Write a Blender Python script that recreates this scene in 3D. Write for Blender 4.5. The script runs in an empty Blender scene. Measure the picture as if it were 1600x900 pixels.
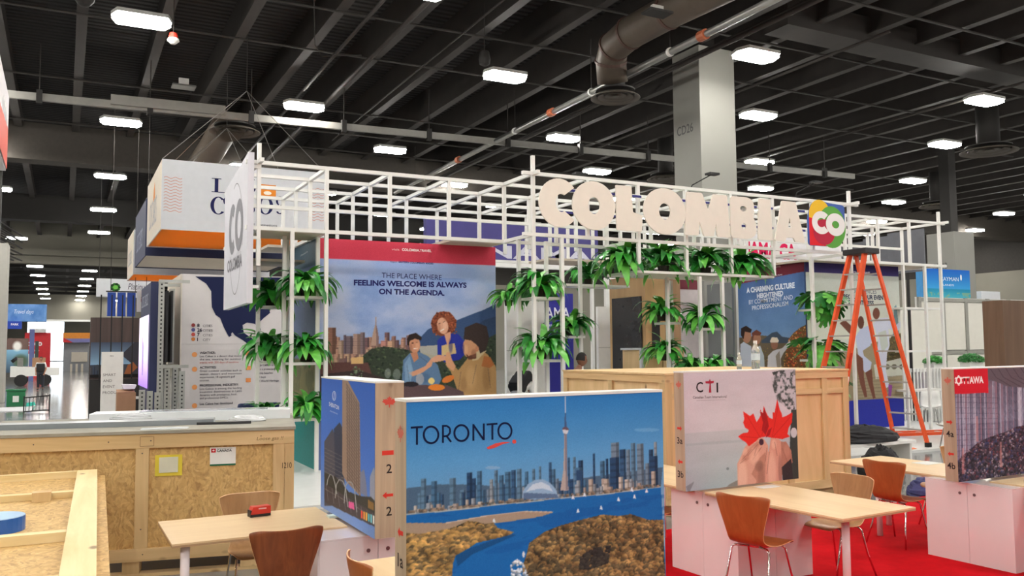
import bpy, bmesh, math, random
import numpy as np
from mathutils import Vector, Matrix

scene = bpy.context.scene
COL = scene.collection
PI = math.pi
R = math.radians

def lin(c):
    """sRGB 0-255 triple -> linear rgba"""
    out = []
    for v in c[:3]:
        v = v / 255.0
        out.append(v / 12.92 if v <= 0.04045 else ((v + 0.055) / 1.055) ** 2.4)
    return (out[0], out[1], out[2], 1.0)

# ------------------------------------------------------------------ camera
# world: X runs along the booth fronts (to the right), Y runs down the aisle, Z up; metres
F_PX = 1348.17
CAM = Vector((0.0, 0.0, 2.0))
RIGHT = Vector((0.8874489188076679, -0.4608322711243518, -0.008248296640717431))
DOWN = Vector((0.024956716676151056, 0.0659146445255914, -0.9975131186755447))
FWD = Vector((0.46022991949660086, 0.8850360882627537, 0.06999674044350553))
cam_data = bpy.data.cameras.new('camera')
cam = bpy.data.objects.new('camera', cam_data)
COL.objects.link(cam)
cam_data.sensor_width = 36.0
cam_data.lens = F_PX * 36.0 / 1600.0
cam_data.clip_start = 0.05
cam_data.clip_end = 600
cam.matrix_world = Matrix(((RIGHT.x, -DOWN.x, -FWD.x, CAM.x), (RIGHT.y, -DOWN.y, -FWD.y, CAM.y),
                           (RIGHT.z, -DOWN.z, -FWD.z, CAM.z), (0, 0, 0, 1)))
scene.camera = cam

# ------------------------------------------------------------------ world, exposure
world = bpy.data.worlds.new('hall_air')
scene.world = world
world.use_nodes = True
world.node_tree.nodes['Background'].inputs[0].default_value = (0.75, 0.85, 1.0, 1)
world.node_tree.nodes['Background'].inputs[1].default_value = 0.02
scene.view_settings.view_transform = 'Standard'
scene.view_settings.look = 'None'
scene.view_settings.gamma = 1.0
scene.view_settings.use_curve_mapping = False
scene.view_settings.exposure = 0.0
LAMP_POWER = 92.0      # radiance of the high-bay diffusers

# ------------------------------------------------------------------ materials
MATS = {}
def _new(name):
    m = bpy.data.materials.new(name)
    m.use_nodes = True
    nt = m.node_tree
    return m, nt, nt.nodes['Principled BSDF']

def paint(name, rgb, rough=0.5, metal=0.0, var=0.06, scale=6.0, coat=0.0, spec=0.5, bump=0.0, trans=0.0):
    """painted or plain material with a little procedural mottling"""
    if name in MATS: return MATS[name]
    m, nt, b = _new(name)
    tc = nt.nodes.new('ShaderNodeTexCoord')
    n = nt.nodes.new('ShaderNodeTexNoise'); n.inputs['Scale'].default_value = scale; n.inputs['Detail'].default_value = 4
    nt.links.new(tc.outputs['Object'], n.inputs['Vector'])
    r = nt.nodes.new('ShaderNodeValToRGB')
    c = lin(rgb)
    r.color_ramp.elements[0].position = 0.3; r.color_ramp.elements[1].position = 0.7
    r.color_ramp.elements[0].color = tuple(x * (1 - var) for x in c[:3]) + (1,)
    r.color_ramp.elements[1].color = tuple(min(1, x * (1 + var)) for x in c[:3]) + (1,)
    nt.links.new(n.outputs['Fac'], r.inputs['Fac'])
    nt.links.new(r.outputs['Color'], b.inputs['Base Color'])
    b.inputs['Roughness'].default_value = rough
    b.inputs['Metallic'].default_value = metal
    b.inputs['Specular IOR Level'].default_value = spec
    b.inputs['Coat Weight'].default_value = coat
    b.inputs['Transmission Weight'].default_value = trans
    if bump:
        bp = nt.nodes.new('ShaderNodeBump'); bp.inputs['Strength'].default_value = bump; bp.inputs['Distance'].default_value = 0.01
        nt.links.new(n.outputs['Fac'], bp.inputs['Height']); nt.links.new(bp.outputs['Normal'], b.inputs['Normal'])
    MATS[name] = m
    return m

def wood(name, a, b_, axis=2, grain=14.0, rough=0.45, stretch=14.0, knots=False, bump=0.06):
    if name in MATS: return MATS[name]
    m, nt, b = _new(name)
    tc = nt.nodes.new('ShaderNodeTexCoord')
    mp = nt.nodes.new('ShaderNodeMapping')
    s = [grain, grain, grain]; s[axis] = grain / stretch
    mp.inputs['Scale'].default_value = s
    nt.links.new(tc.outputs['Object'], mp.inputs['Vector'])
    n = nt.nodes.new('ShaderNodeTexNoise'); n.inputs['Scale'].default_value = 1.0; n.inputs['Detail'].default_value = 7
    n.inputs['Roughness'].default_value = 0.6; n.inputs['Distortion'].default_value = 0.8
    nt.links.new(mp.outputs['Vector'], n.inputs['Vector'])
    r = nt.nodes.new('ShaderNodeValToRGB')
    r.color_ramp.elements[0].position = 0.32; r.color_ramp.elements[1].position = 0.68
    r.color_ramp.elements[0].color = lin(a); r.color_ramp.elements[1].color = lin(b_)
    nt.links.new(n.outputs['Fac'], r.inputs['Fac'])
    col = r.outputs['Color']
    if knots:
        v = nt.nodes.new('ShaderNodeTexVoronoi'); v.inputs['Scale'].default_value = 1.0
        mp2 = nt.nodes.new('ShaderNodeMapping'); s2 = [5.0, 5.0, 5.0]; s2[axis] = 2.6
        mp2.inputs['Scale'].default_value = s2
        nt.links.new(tc.outputs['Object'], mp2.inputs['Vector']); nt.links.new(mp2.outputs['Vector'], v.inputs['Vector'])
        r2 = nt.nodes.new('ShaderNodeValToRGB')
        r2.color_ramp.elements[0].position = 0.07; r2.color_ramp.elements[0].color = (0.25, 0.17, 0.12, 1)
        r2.color_ramp.elements[1].position = 0.15; r2.color_ramp.elements[1].color = (1, 1, 1, 1)
        nt.links.new(v.outputs['Distance'], r2.inputs['Fac'])
        mx = nt.nodes.new('ShaderNodeMix'); mx.data_type = 'RGBA'; mx.blend_type = 'MULTIPLY'; mx.inputs['Factor'].default_value = 0.8
        nt.links.new(col, mx.inputs['A']); nt.links.new(r2.outputs['Color'], mx.inputs['B'])
        col = mx.outputs['Result']
    nt.links.new(col, b.inputs['Base Color'])
    b.inputs['Roughness'].default_value = rough
    bp = nt.nodes.new('ShaderNodeBump'); bp.inputs['Strength'].default_value = bump; bp.inputs['Distance'].default_value = 0.004
    nt.links.new(n.outputs['Fac'], bp.inputs['Height']); nt.links.new(bp.outputs['Normal'], b.inputs['Normal'])
    MATS[name] = m
    return m

def osb(name):
    if name in MATS: return MATS[name]
    m, nt, b = _new(name)
    tc = nt.nodes.new('ShaderNodeTexCoord')
    warp = nt.nodes.new('ShaderNodeTexNoise'); warp.inputs['Scale'].default_value = 5.0; warp.inputs['Detail'].default_value = 3
    nt.links.new(tc.outputs['Object'], warp.inputs['Vector'])
    add = nt.nodes.new('ShaderNodeMix'); add.data_type = 'RGBA'; add.blend_type = 'LINEAR_LIGHT'; add.inputs['Factor'].default_value = 0.10
    nt.links.new(tc.outputs['Object'], add.inputs['A']); nt.links.new(warp.outputs['Color'], add.inputs['B'])
    col = None
    for k, (rot, sc) in enumerate((((0.3, 0.9, 0.5), (16, 16, 52)), ((0.8, -0.5, -0.4), (46, 22, 18)), ((-.6, .4, 1.1), (60, 26, 24)))):
        mp = nt.nodes.new('ShaderNodeMapping'); mp.inputs['Rotation'].default_value = rot; mp.inputs['Scale'].default_value = sc
        nt.links.new(add.outputs['Result'], mp.inputs['Vector'])
        v = nt.nodes.new('ShaderNodeTexVoronoi'); v.inputs['Scale'].default_value = 1.0
        nt.links.new(mp.outputs['Vector'], v.inputs['Vector'])
        sep = nt.nodes.new('ShaderNodeSeparateColor'); nt.links.new(v.outputs['Color'], sep.inputs['Color'])
        r = nt.nodes.new('ShaderNodeValToRGB')
        e = r.color_ramp.elements
        e[0].position = 0.0; e[0].color = lin((150, 112, 66)); e[1].position = 1.0; e[1].color = lin((224, 190, 128))
        e.new(0.12).color = lin((184, 146, 90)); e.new(0.6).color = lin((206, 168, 106))
        nt.links.new(sep.outputs['Red'], r.inputs['Fac'])
        if col is None: col = r.outputs['Color']
        else:
            mx = nt.nodes.new('ShaderNodeMix'); mx.data_type = 'RGBA'; mx.inputs['Factor'].default_value = 0.5
            nt.links.new(col, mx.inputs['A']); nt.links.new(r.outputs['Color'], mx.inputs['B']); col = mx.outputs['Result']
    nt.links.new(col, b.inputs['Base Color']); b.inputs['Roughness'].default_value = 0.65
    bp = nt.nodes.new('ShaderNodeBump'); bp.inputs['Strength'].default_value = 0.15; bp.inputs['Distance'].default_value = 0.004
    nt.links.new(col, bp.inputs['Height']); nt.links.new(bp.outputs['Normal'], b.inputs['Normal'])
    MATS[name] = m
    return m

def fabric(name, rgb, tl=0.5):
    """thin banner cloth that lets some light through"""
    m = paint(name, rgb, 0.7, var=0.03); nt = m.node_tree; b = nt.nodes['Principled BSDF']; out = nt.nodes['Material Output']
    tr = nt.nodes.new('ShaderNodeBsdfTranslucent'); tr.inputs['Color'].default_value = lin(rgb); mx = nt.nodes.new('ShaderNodeMixShader'); mx.inputs[0].default_value = tl
    nt.links.new(b.outputs[0], mx.inputs[1]); nt.links.new(tr.outputs[0], mx.inputs[2]); nt.links.new(mx.outputs[0], out.inputs['Surface'])
    return m

def emit(name, rgb, strength, linear=False):
    if name in MATS: return MATS[name]
    m, nt, b = _new(name)
    b.inputs['Base Color'].default_value = (0.8, 0.8, 0.8, 1)
    b.inputs['Emission Color'].default_value = rgb + (1,) if linear else lin(rgb)
    b.inputs['Emission Strength'].default_value = strength
    MATS[name] = m
    return m

def printed(name, rough=0.55, glow=0.0):
    """flat print: the colours sit in the mesh's colour attribute"""
    if name in MATS: return MATS[name]
    m, nt, b = _new(name)
    a = nt.nodes.new('ShaderNodeAttribute'); a.attribute_name = 'Col'
    nt.links.new(a.outputs['Color'], b.inputs['Base Color'])
    b.inputs['Roughness'].default_value = rough
    b.inputs['Specular IOR Level'].default_value = 0.2
    if glow:
        nt.links.new(a.outputs['Color'], b.inputs['Emission Color']); b.inputs['Emission Strength'].default_value = glow
    MATS[name] = m
    return m

WHITE = paint('white_powder_coat', (232, 232, 228), 0.4, var=0.03)
PRINT = printed('printed_fabric')
CHROME = paint('chrome', (215, 212, 210), 0.12, 1.0, var=0.02)
BLACK = paint('black_ink', (22, 20, 22), 0.6)

# ------------------------------------------------------------------ mesh helpers
class MB:
    def __init__(s): s.v = []; s.f = []
    def add(s, vs, fs):
        o = len(s.v); s.v += [tuple(x) for x in vs]; s.f += [tuple(i + o for i in f) for f in fs]; return s
    def box(s, x0, x1, y0, y1, z0, z1):
        return s.add([(x0, y0, z0), (x1, y0, z0), (x1, y1, z0), (x0, y1, z0), (x0, y0, z1), (x1, y0, z1), (x1, y1, z1), (x0, y1, z1)],
                     [(3, 2, 1, 0), (4, 5, 6, 7), (0, 1, 5, 4), (1, 2, 6, 5), (2, 3, 7, 6), (3, 0, 4, 7)])
    def bar(s, p, q, w, h=None, up=(0, 0, 1)):
        """square bar from p to q"""
        h = h or w
        p = Vector(p); q = Vector(q); d = (q - p).normalized(); u = Vector(up)
        if abs(d.dot(u)) > 0.98: u = Vector((1, 0, 0))
        a = d.cross(u).normalized() * w / 2; b = a.cross(d).normalized() * h / 2
        vs = [p - a - b, p + a - b, p + a + b, p - a + b, q - a - b, q + a - b, q + a + b, q - a + b]
        return s.add(vs, [(3, 2, 1, 0), (4, 5, 6, 7), (0, 1, 5, 4), (1, 2, 6, 5), (2, 3, 7, 6), (3, 0, 4, 7)])
    def tube(s, pts, r, n=8, r2=None):
        pts = [Vector(p) for p in pts]; rings = []; vs = []
        prev = None
        for i, p in enumerate(pts):
            d = (pts[min(i + 1, len(pts) - 1)] - pts[max(i - 1, 0)]).normalized()
            u = prev if prev is not None else (Vector((0, 0, 1)) if abs(d.z) < 0.9 else Vector((1, 0, 0)))
            a = d.cross(u).normalized(); b = a.cross(d).normalized(); prev = b
            rr = r if r2 is None else r + (r2 - r) * i / (len(pts) - 1)
            for k in range(n):
                t = 2 * PI * k / n
                vs.append(p + a * math.cos(t) * rr + b * math.sin(t) * rr)
        fs = []
        for i in range(len(pts) - 1):
            for k in range(n):
                fs.append((i * n + k, i * n + (k + 1) % n, (i + 1) * n + (k + 1) % n, (i + 1) * n + k))
        fs.append(tuple(range(n))[::-1]); fs.append(tuple((len(pts) - 1) * n + k for k in range(n)))
        return s.add(vs, fs)
    def lathe(s, prof, c=(0, 0, 0), n=20):
        vs = []; fs = []
        for r, z in prof:
            for k in range(n):
                t = 2 * PI * k / n; vs.append((c[0] + r * math.cos(t), c[1] + r * math.sin(t), c[2] + z))
        for i in range(len(prof) - 1):
            for k in range(n):
                fs.append((i * n + k, i * n + (k + 1) % n, (i + 1) * n + (k + 1) % n, (i + 1) * n + k))
        fs.append(tuple(range(n))[::-1]); fs.append(tuple((len(prof) - 1) * n + k for k in range(n)))
        return s.add(vs, fs)
    def prism(s, poly, o, u, v, d):
        """polygon (2d list) in the plane o,u,v, thickened along d"""
        o = Vector(o); u = Vector(u); v = Vector(v); d = Vector(d); n = len(poly)
        vs = [o + u * a + v * b for a, b in poly]; vs += [x + d for x in vs]
        fs = [tuple(range(n)), tuple(range(2 * n - 1, n - 1, -1))]
        for i in range(n): fs.append((i, i + n, (i + 1) % n + n, (i + 1) % n))
        return s.add(vs, fs)
    def mesh(s, name, smooth=False):
        me = bpy.data.meshes.new(name); me.from_pydata(s.v, [], s.f)
        bm = bmesh.new(); bm.from_mesh(me); bmesh.ops.recalc_face_normals(bm, faces=bm.faces); bm.to_mesh(me); bm.free()
        if smooth:
            for p in me.polygons: p.use_smooth = True
        return me

def link(name, me, m=None, parent=None, loc=None, rot=None):
    o = bpy.data.objects.new(name, me); COL.objects.link(o)
    if m is not None and me is not None and len(me.materials) == 0: me.materials.append(m)
    if parent is not None: o.parent = parent
    if loc is not None: o.location = loc
    if rot is not None: o.rotation_euler = rot
    return o
def obj(name, mb, m, parent=None, loc=None, rot=None, smooth=False, bevel=0.0):
    o = link(name, mb.mesh(name, smooth), m, parent, loc, rot)
    if bevel:
        b = o.modifiers.new('bevel', 'BEVEL'); b.width = bevel; b.segments = 2; b.limit_method = 'ANGLE'
    return o
def thing(name, label, cat, loc=(0, 0, 0), rotz=0.0, group=None):
    o = bpy.data.objects.new(name, None); COL.objects.link(o); o.empty_display_size = 0.1
    o.location = loc; o.rotation_euler = (0, 0, rotz); o['label'] = label; o['category'] = cat
    if group: o['group'] = group
    return o
def tag(o, label, cat, group=None):
    o['label'] = label; o['category'] = cat
    if group: o['group'] = group
    return o
def struct(o): o['kind'] = 'structure'; return o
def dup(root, loc=None, rotz=None, label=None, group=None):
    r = root.copy(); COL.objects.link(r)
    if loc is not None: r.location = loc
    if rotz is not None: r.rotation_euler = (0, 0, rotz)
    if label: r['label'] = label
    if group: r['group'] = group
    for ch in list(root.children):
        c = ch.copy(); COL.objects.link(c); c.parent = r
        for g in list(ch.children):
            d = g.copy(); COL.objects.link(d); d.parent = c
    return r

# ------------------------------------------------------------------ lettering
FLAT = {}
def flat(rgb, rough=0.55):
    k = tuple(rgb) + (rough,)
    if k not in FLAT: FLAT[k] = paint('ink_%d_%d_%d' % tuple(rgb), rgb, .7, var=0.01, spec=0.15)
    return FLAT[k]
def text(s, o, u, v, height, rgb, parent=None, width=None, bold=0.0, name='lettering', depth=0.0006, center=False, shear=0.0):
    """flat lettering: o = baseline start, u = reading direction, v = up; height of capitals"""
    cu = bpy.data.curves.new('t', 'FONT'); cu.body = s; cu.size = 1.0; cu.offset = bold; cu.extrude = 0.0; cu.shear = shear
    cu.resolution_u = 3
    t = bpy.data.objects.new('t', cu); COL.objects.link(t)
    dg = bpy.context.evaluated_depsgraph_get(); me = bpy.data.meshes.new_from_object(t.evaluated_get(dg))
    bpy.data.objects.remove(t); bpy.data.curves.remove(cu)
    n = len(me.vertices); co = np.empty(n * 3); me.vertices.foreach_get('co', co); co = co.reshape(-1, 3)
    x0, x1 = co[:, 0].min(), co[:, 0].max()
    sc = height / 0.73
    sx = sc if width is None else width / max(1e-6, (x1 - x0))
    o = Vector(o); u = Vector(u).normalized(); v = Vector(v).normalized(); nn = u.cross(v)
    X = (co[:, 0] - x0) * sx; Y = co[:, 1] * sc
    if center: X = X - (x1 - x0) * sx / 2
    w = np.array(o)[None] + X[:, None] * np.array(u)[None] + Y[:, None] * np.array(v)[None] + np.array(nn)[None] * depth
    me.vertices.foreach_set('co', w.ravel()); me.update()
    me.materials.clear()
    return link(name, me, flat(rgb), parent)
def shape(polys, o, u, v, rgb, parent=None, name='emblem', depth=0.0006, sx=1.0, sy=1.0):
    """flat printed shapes; polys are lists of (x, y) in the plane o,u,v"""
    o = Vector(o); u = Vector(u).normalized(); v = Vector(v).normalized(); nn = u.cross(v)
    mb = MB()
    for p in polys: mb.add([o + u * (a * sx) + v * (b * sy) + nn * depth for a, b in p], [tuple(range(len(p)))])
    me = bpy.data.meshes.new(name); me.from_pydata(mb.v, [], mb.f)
    return link(name, me, flat(rgb), parent)
def ellipse(cx, cy, rx, ry, n=28, a0=0.0, a1=2 * PI):
    return [(cx + rx * math.cos(a0 + (a1 - a0) * k / n), cy + ry * math.sin(a0 + (a1 - a0) * k / n)) for k in range(n)]
def ring(cx, cy, rx, ry, w, n=32, a0=0.0, a1=2 * PI):
    out = []
    for k in range(n):
        t0 = a0 + (a1 - a0) * k / n; t1 = a0 + (a1 - a0) * (k + 1) / n
        out.append([(cx + rx * math.cos(t0), cy + ry * math.sin(t0)), (cx + rx * math.cos(t1), cy + ry * math.sin(t1)),
                    (cx + (rx - w) * math.cos(t1), cy + (ry - w) * math.sin(t1)), (cx + (rx - w) * math.cos(t0), cy + (ry - w) * math.sin(t0))])
    return out
MAPLE = [(0, 1), (.13, .72), (.28, .8), (.24, .42), (.45, .62), (.52, .5), (.82, .56), (.74, .34), (.95, .22), (.5, -.14), (.56, -.32), (.08, -.24),
         (.06, -.7), (-.06, -.7), (-.08, -.24), (-.56, -.32), (-.5, -.14), (-.95, .22), (-.74, .34), (-.82, .56), (-.52, .5), (-.45, .62), (-.24, .42), (-.28, .8), (-.13, .72)]
ARROW = [(-.5, 0), (-.12, .42), (-.12, .17), (.5, .17), (.5, -.17), (-.12, -.17), (-.12, -.42)]

# ------------------------------------------------------------------ painted pictures (colour attribute on a fine grid)
def vnoise(h, w, cell, seed, octaves=4, ax=1.0):
    rng = np.random.RandomState(seed); out = np.zeros((h, w)); amp = 1.0; tot = 0
    for o in range(octaves):
        cx = max(1.0, cell * ax / 2 ** o); cy = max(1.0, cell / 2 ** o)
        gh = int(h / cy) + 3; gw = int(w / cx) + 3
        g = rng.rand(gh, gw)
        y = np.arange(h) / cy; x = np.arange(w) / cx
        yi = y.astype(int); xi = x.astype(int); fy = y - yi; fx = x - xi
        fy = (fy * fy * (3 - 2 * fy))[:, None]; fx = (fx * fx * (3 - 2 * fx))[None]
        a = g[yi][:, xi]; b = g[yi][:, xi + 1]; c = g[yi + 1][:, xi]; d = g[yi + 1][:, xi + 1]
        out += amp * ((a * (1 - fx) + b * fx) * (1 - fy) + (c * (1 - fx) + d * fx) * fy); tot += amp; amp *= 0.5
    return out / tot
class Art:
    """a raster in its own coordinates (W x H units, y down), res samples per unit"""
    def __init__(s, W, H, res=1.0, bg=(255, 255, 255)):
        s.W = W; s.H = H; s.w = int(W * res); s.h = int(H * res); s.res = res
        s.a = np.ones((s.h, s.w, 3)) * np.array(bg, float)
        s.Y, s.X = np.mgrid[0:s.h, 0:s.w]; s.X = (s.X + 0.5) / s.w * W; s.Y = (s.Y + 0.5) / s.h * H
    def put(s, mask, col, alpha=1.0):
        col = np.array(col, float)
        m = (mask.astype(float) * alpha)[..., None]
        s.a = s.a * (1 - m) + col * m
    def grad(s, y0, y1, c0, c1, mask=None):
        t = np.clip((s.Y - y0) / (y1 - y0), 0, 1)[..., None]
        c = np.array(c0, float) * (1 - t) + np.array(c1, float) * t
        m = ((s.Y >= y0) & (s.Y <= y1)) if mask is None else mask
        s.put(m, c)
    def pmask(s, pts):
        m = np.zeros(s.X.shape, bool); n = len(pts)
        for i in range(n):
            x0, y0 = pts[i]; x1, y1 = pts[(i + 1) % n]
            if y0 == y1: continue
            c = ((s.Y >= min(y0, y1)) & (s.Y < max(y0, y1))); xx = x0 + (s.Y - y0) / (y1 - y0) * (x1 - x0)
            m ^= c & (s.X < xx)
        return m
    def poly(s, pts, col, alpha=1.0): s.put(s.pmask(pts), col, alpha)
    def emask(s, cx, cy, rx, ry, ang=0.0):
        dx = s.X - cx; dy = s.Y - cy; c, k = math.cos(ang), math.sin(ang)
        return ((dx * c + dy * k) / rx) ** 2 + ((-dx * k + dy * c) / ry) ** 2 <= 1
    def ell(s, cx, cy, rx, ry, col, ang=0.0, alpha=1.0): s.put(s.emask(cx, cy, rx, ry, ang), col, alpha)
    def rect(s, x0, y0, x1, y1, col, alpha=1.0): s.put((s.X >= x0) & (s.X < x1) & (s.Y >= y0) & (s.Y < y1), col, alpha)
    def noise(s, cell, seed, octaves=4, ax=1.0): return vnoise(s.h, s.w, cell * s.res, seed, octaves, ax)
    def soft(s, cx, cy, rx, ry, col, alpha=1.0):
        d = ((s.X - cx) / rx) ** 2 + ((s.Y - cy) / ry) ** 2
        s.put(np.clip(1.4 - 1.4 * d, 0, 1), col, alpha)
    def towers(s, x0, x1, base, hmin, hmax, wmin, wmax, cols, seed, win=0.12):
        rnd = random.Random(seed); x = x0
        while x < x1:
            w = rnd.uniform(wmin, wmax); h = rnd.uniform(hmin, hmax); b = base(x) if callable(base) else base
            c = np.array(rnd.choice(cols), float)
            s.tower(x, b, w, h, c, win); x += w * rnd.uniform(0.7, 1.3)
    def tower(s, x, b, w, h, c, win=0.12, top=0.0):
        c = np.array(c, float)
        s.rect(x, b - h, x + w, b, c)
        s.rect(x + w * 0.62, b - h, x + w, b, c * 0.72)
        if win:
            m = (s.X >= x) & (s.X < x + w) & (s.Y >= b - h + 1) & (s.Y < b) & ((s.Y.astype(int) % 3) == 0)
            s.put(m, c * 0.55, win * 3)
def picture(name, art, o, u, v, W, H, parent, depth=0.0, mat_=None, gain=1.0):
    """grid mesh: o = top-left corner, u = right, v = up"""
    h, w = art.h, art.w
    o = np.array(o, float); u = np.array(Vector(u).normalized()); v = np.array(Vector(v).normalized()); n = np.cross(u, v)
    xs = np.linspace(0, W, w); ys = np.linspace(0, H, h)
    co = (o[None, None] + xs[None, :, None] * u - ys[:, None, None] * v + n * depth).reshape(-1, 3)
    i = np.arange(h * w).reshape(h, w)
    q = np.stack([i[1:, :-1], i[1:, 1:], i[:-1, 1:], i[:-1, :-1]], -1).reshape(-1, 4)
    me = bpy.data.meshes.new(name)
    me.vertices.add(len(co)); me.vertices.foreach_set('co', co.ravel())
    me.loops.add(q.size); me.loops.foreach_set('vertex_index', q.ravel().astype(np.int32))
    me.polygons.add(len(q)); me.polygons.foreach_set('loop_start', (np.arange(len(q)) * 4).astype(np.int32))
    me.update(calc_edges=True)
    c = np.clip(art.a / 255.0, 0, 1).reshape(-1, 3); c = np.where(c <= 0.04045, c / 12.92, ((c + 0.055) / 1.055) ** 2.4) * gain
    at_ = me.color_attributes.new('Col', 'FLOAT_COLOR', 'POINT')
    at_.data.foreach_set('color', np.concatenate([c, np.ones((len(c), 1))], 1).ravel())
    return link(name, me, mat_ or PRINT, parent)
UX, UY, UZ = Vector((1, 0, 0)), Vector((0, 1, 0)), Vector((0, 0, 1))

# ================================================================== THE SETTING
def at(px, py, X=None, Y=None, Z=None):
    """world point on the sight line through photo pixel (px, py) where it meets X=, Y= or Z="""
    d = RIGHT * ((px - 800) / F_PX) + DOWN * ((py - 450) / F_PX) + FWD
    t = X / d.x if X is not None else Y / d.y if Y is not None else (Z - 2.0) / d.z
    return CAM + d * t

def floor_mat():
    m, nt, b = _new('polished_concrete')
    tc = nt.nodes.new('ShaderNodeTexCoord')
    n = nt.nodes.new('ShaderNodeTexNoise'); n.inputs['Scale'].default_value = 0.35; n.inputs['Detail'].default_value = 8
    nt.links.new(tc.outputs['Object'], n.inputs['Vector'])
    r = nt.nodes.new('ShaderNodeValToRGB'); r.color_ramp.elements[0].position = 0.3; r.color_ramp.elements[1].position = 0.7
    r.color_ramp.elements[0].color = lin((112, 112, 112)); r.color_ramp.elements[1].color = lin((140, 139, 137))
    nt.links.new(n.outputs['Fac'], r.inputs['Fac']); nt.links.new(r.outputs['Color'], b.inputs['Base Color'])
    b.inputs['Roughness'].default_value = 0.13; b.inputs['Specular IOR Level'].default_value = 0.8
    n2 = nt.nodes.new('ShaderNodeTexNoise'); n2.inputs['Scale'].default_value = 1.6
    nt.links.new(tc.outputs['Object'], n2.inputs['Vector'])
    bp = nt.nodes.new('ShaderNodeBump'); bp.inputs['Strength'].default_value = 0.05; bp.inputs['Distance'].default_value = 0.02
    nt.links.new(n2.outputs['Fac'], bp.inputs['Height']); nt.links.new(bp.outputs['Normal'], b.inputs['Normal'])
    return m
def deck_mat():
    m, nt, b = _new('black_corrugated_deck')
    tc = nt.nodes.new('ShaderNodeTexCoord')
    w = nt.nodes.new('ShaderNodeTexWave'); w.wave_type = 'BANDS'; w.bands_direction = 'Y'; w.inputs['Scale'].default_value = 1.05
    nt.links.new(tc.outputs['Object'], w.inputs['Vector'])
    r = nt.nodes.new('ShaderNodeValToRGB'); r.color_ramp.elements[0].color = lin((15, 14, 14)); r.color_ramp.elements[1].color = lin((34, 30, 29))
    r.color_ramp.elements[0].position = 0.35; r.color_ramp.elements[1].position = 0.75
    nt.links.new(w.outputs['Fac'], r.inputs['Fac']); nt.links.new(r.outputs['Color'], b.inputs['Base Color'])
    b.inputs['Roughness'].default_value = 0.8
    bp = nt.nodes.new('ShaderNodeBump'); bp.inputs['Strength'].default_value = 0.6; bp.inputs['Distance'].default_value = 0.08
    nt.links.new(w.outputs['Fac'], bp.inputs['Height']); nt.links.new(bp.outputs['Normal'], b.inputs['Normal'])
    return m
X0, X1, YN, YB, YE = -36.0, 64.0, -30.0, 75.0, 215.0
mb = MB().box(X0, X1, YN, YE, -0.2, 0.0)
struct(obj('floor', mb, floor_mat()))
ceil = struct(obj('ceiling', MB().box(X0, X1, YN, YE, 12.2, 12.4), deck_mat()))
STEEL = paint('ceiling_black_paint', (47, 43, 40), 0.7, var=0.15, scale=2)
STEEL2 = paint('ceiling_dark_steel', (38, 36, 34), 0.7, var=0.1, scale=2)
OLIVE = paint('olive_grey_wall_paint', (124, 121, 110), 0.8, var=0.05, scale=0.5)
DARKW = paint('dark_upper_wall', (52, 49, 46), 0.85, var=0.1)
joist = MB().box(-0.14, 0.14, YN, YB, -0.02, 0.02).box(-0.02, 0.02, YN, YB, 0.02, 1.2).mesh('joist')
k = -17
while 0.24 + 2.03 * k < X1:
    if 0.24 + 2.03 * k > X0:
        link('joist', joist, STEEL, ceil, (0.24 + 2.03 * k, 0, 11.0))
    k += 1
farj = MB().box(-0.14, 0.14, YB, YE, 0, 0.5).mesh('joist')
for k in range(-9, 12): link('joist', farj, STEEL2, ceil, (0.24 + 4.06 * k, 0, 11.0))
cross = MB().box(X0, X1, -0.12, 0.12, 0, 0.4).mesh('joist')
for y in range(82, 215, 9): link('joist', cross, STEEL2, ceil, (0, y, 10.6))
obj('girder', MB().box(17.3, X1, 16.85, 17.75, 10.75, 11.5), STEEL, ceil)
obj('girder', MB().box(X0, X1, 39.0, 40.0, 9.7, 11.2), paint('ceiling_girder_paint', (70, 65, 59), 0.7, var=0.1), ceil)
obj('girder', MB().box(X0, X1, 57.0, 58.0, 9.7, 11.2), STEEL2, ceil)
# thin bridging pipes under the joists
for i, y in enumerate((9.0, 12.0, 15.3, 18.6, 21.8, 25.0, 31.2, 34.4, 37.4)):
    obj('bridging_pipe', MB().tube([(X0, y, 10.92), (40, y, 10.92)], 0.035, 6), STEEL, ceil)
# walls
struct(obj('wall_left', MB().box(X0 - .3, X0, YN, YE, 0, 12.4), OLIVE))
struct(obj('wall_near', MB().box(X0, X1, YN - .3, YN, 0, 12.4), OLIVE))
wr = struct(obj('wall_right', MB().box(X1, X1 + .3, YN, YE, 0, 7.6), OLIVE)); obj('upper_wall', MB().box(X1, X1 + .3, YN, YE, 7.6, 12.4), DARKW, wr)
wb = struct(obj('wall_back', MB().box(7.5, X1, YB, YB + .4, 0, 8.2).box(X0, -8.5, YB, YB + .4, 0, 8.2), OLIVE))
obj('upper_wall', MB().box(13, X1, YB, YB + .4, 8.2, 12.3), DARKW, wb)
bk = struct(obj('wall_bulkhead', MB().box(X0, 13, YB, YB + .5, 8.75, 12.2), OLIVE))
obj('bulkhead_rib', MB().box(X0, 13, YB - .5, YB, 9.4, 9.85), OLIVE, bk); obj('bulkhead_rib', MB().box(X0, 13, YB - .3, YB, 8.75, 9.0), OLIVE, bk)
fb = struct(obj('wall_far_bulkhead', MB().box(X0, X1, 150, 150.5, 6.7, 12.2), OLIVE)); obj('bulkhead_edge', MB().box(X0, X1, 149.6, 150, 6.7, 7.0), WHITE, fb)
we = struct(obj('wall_end', MB().box(X0, X1, YE, YE + .3, 0, 12.4), OLIVE))
gw = struct(obj('window_1', MB().box(-7, 0.2, YE - .3, YE - .2, 0.1, 9.0), WHITE))
dl = emit('daylight_glazing', (235, 245, 255), 3.0)
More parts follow.
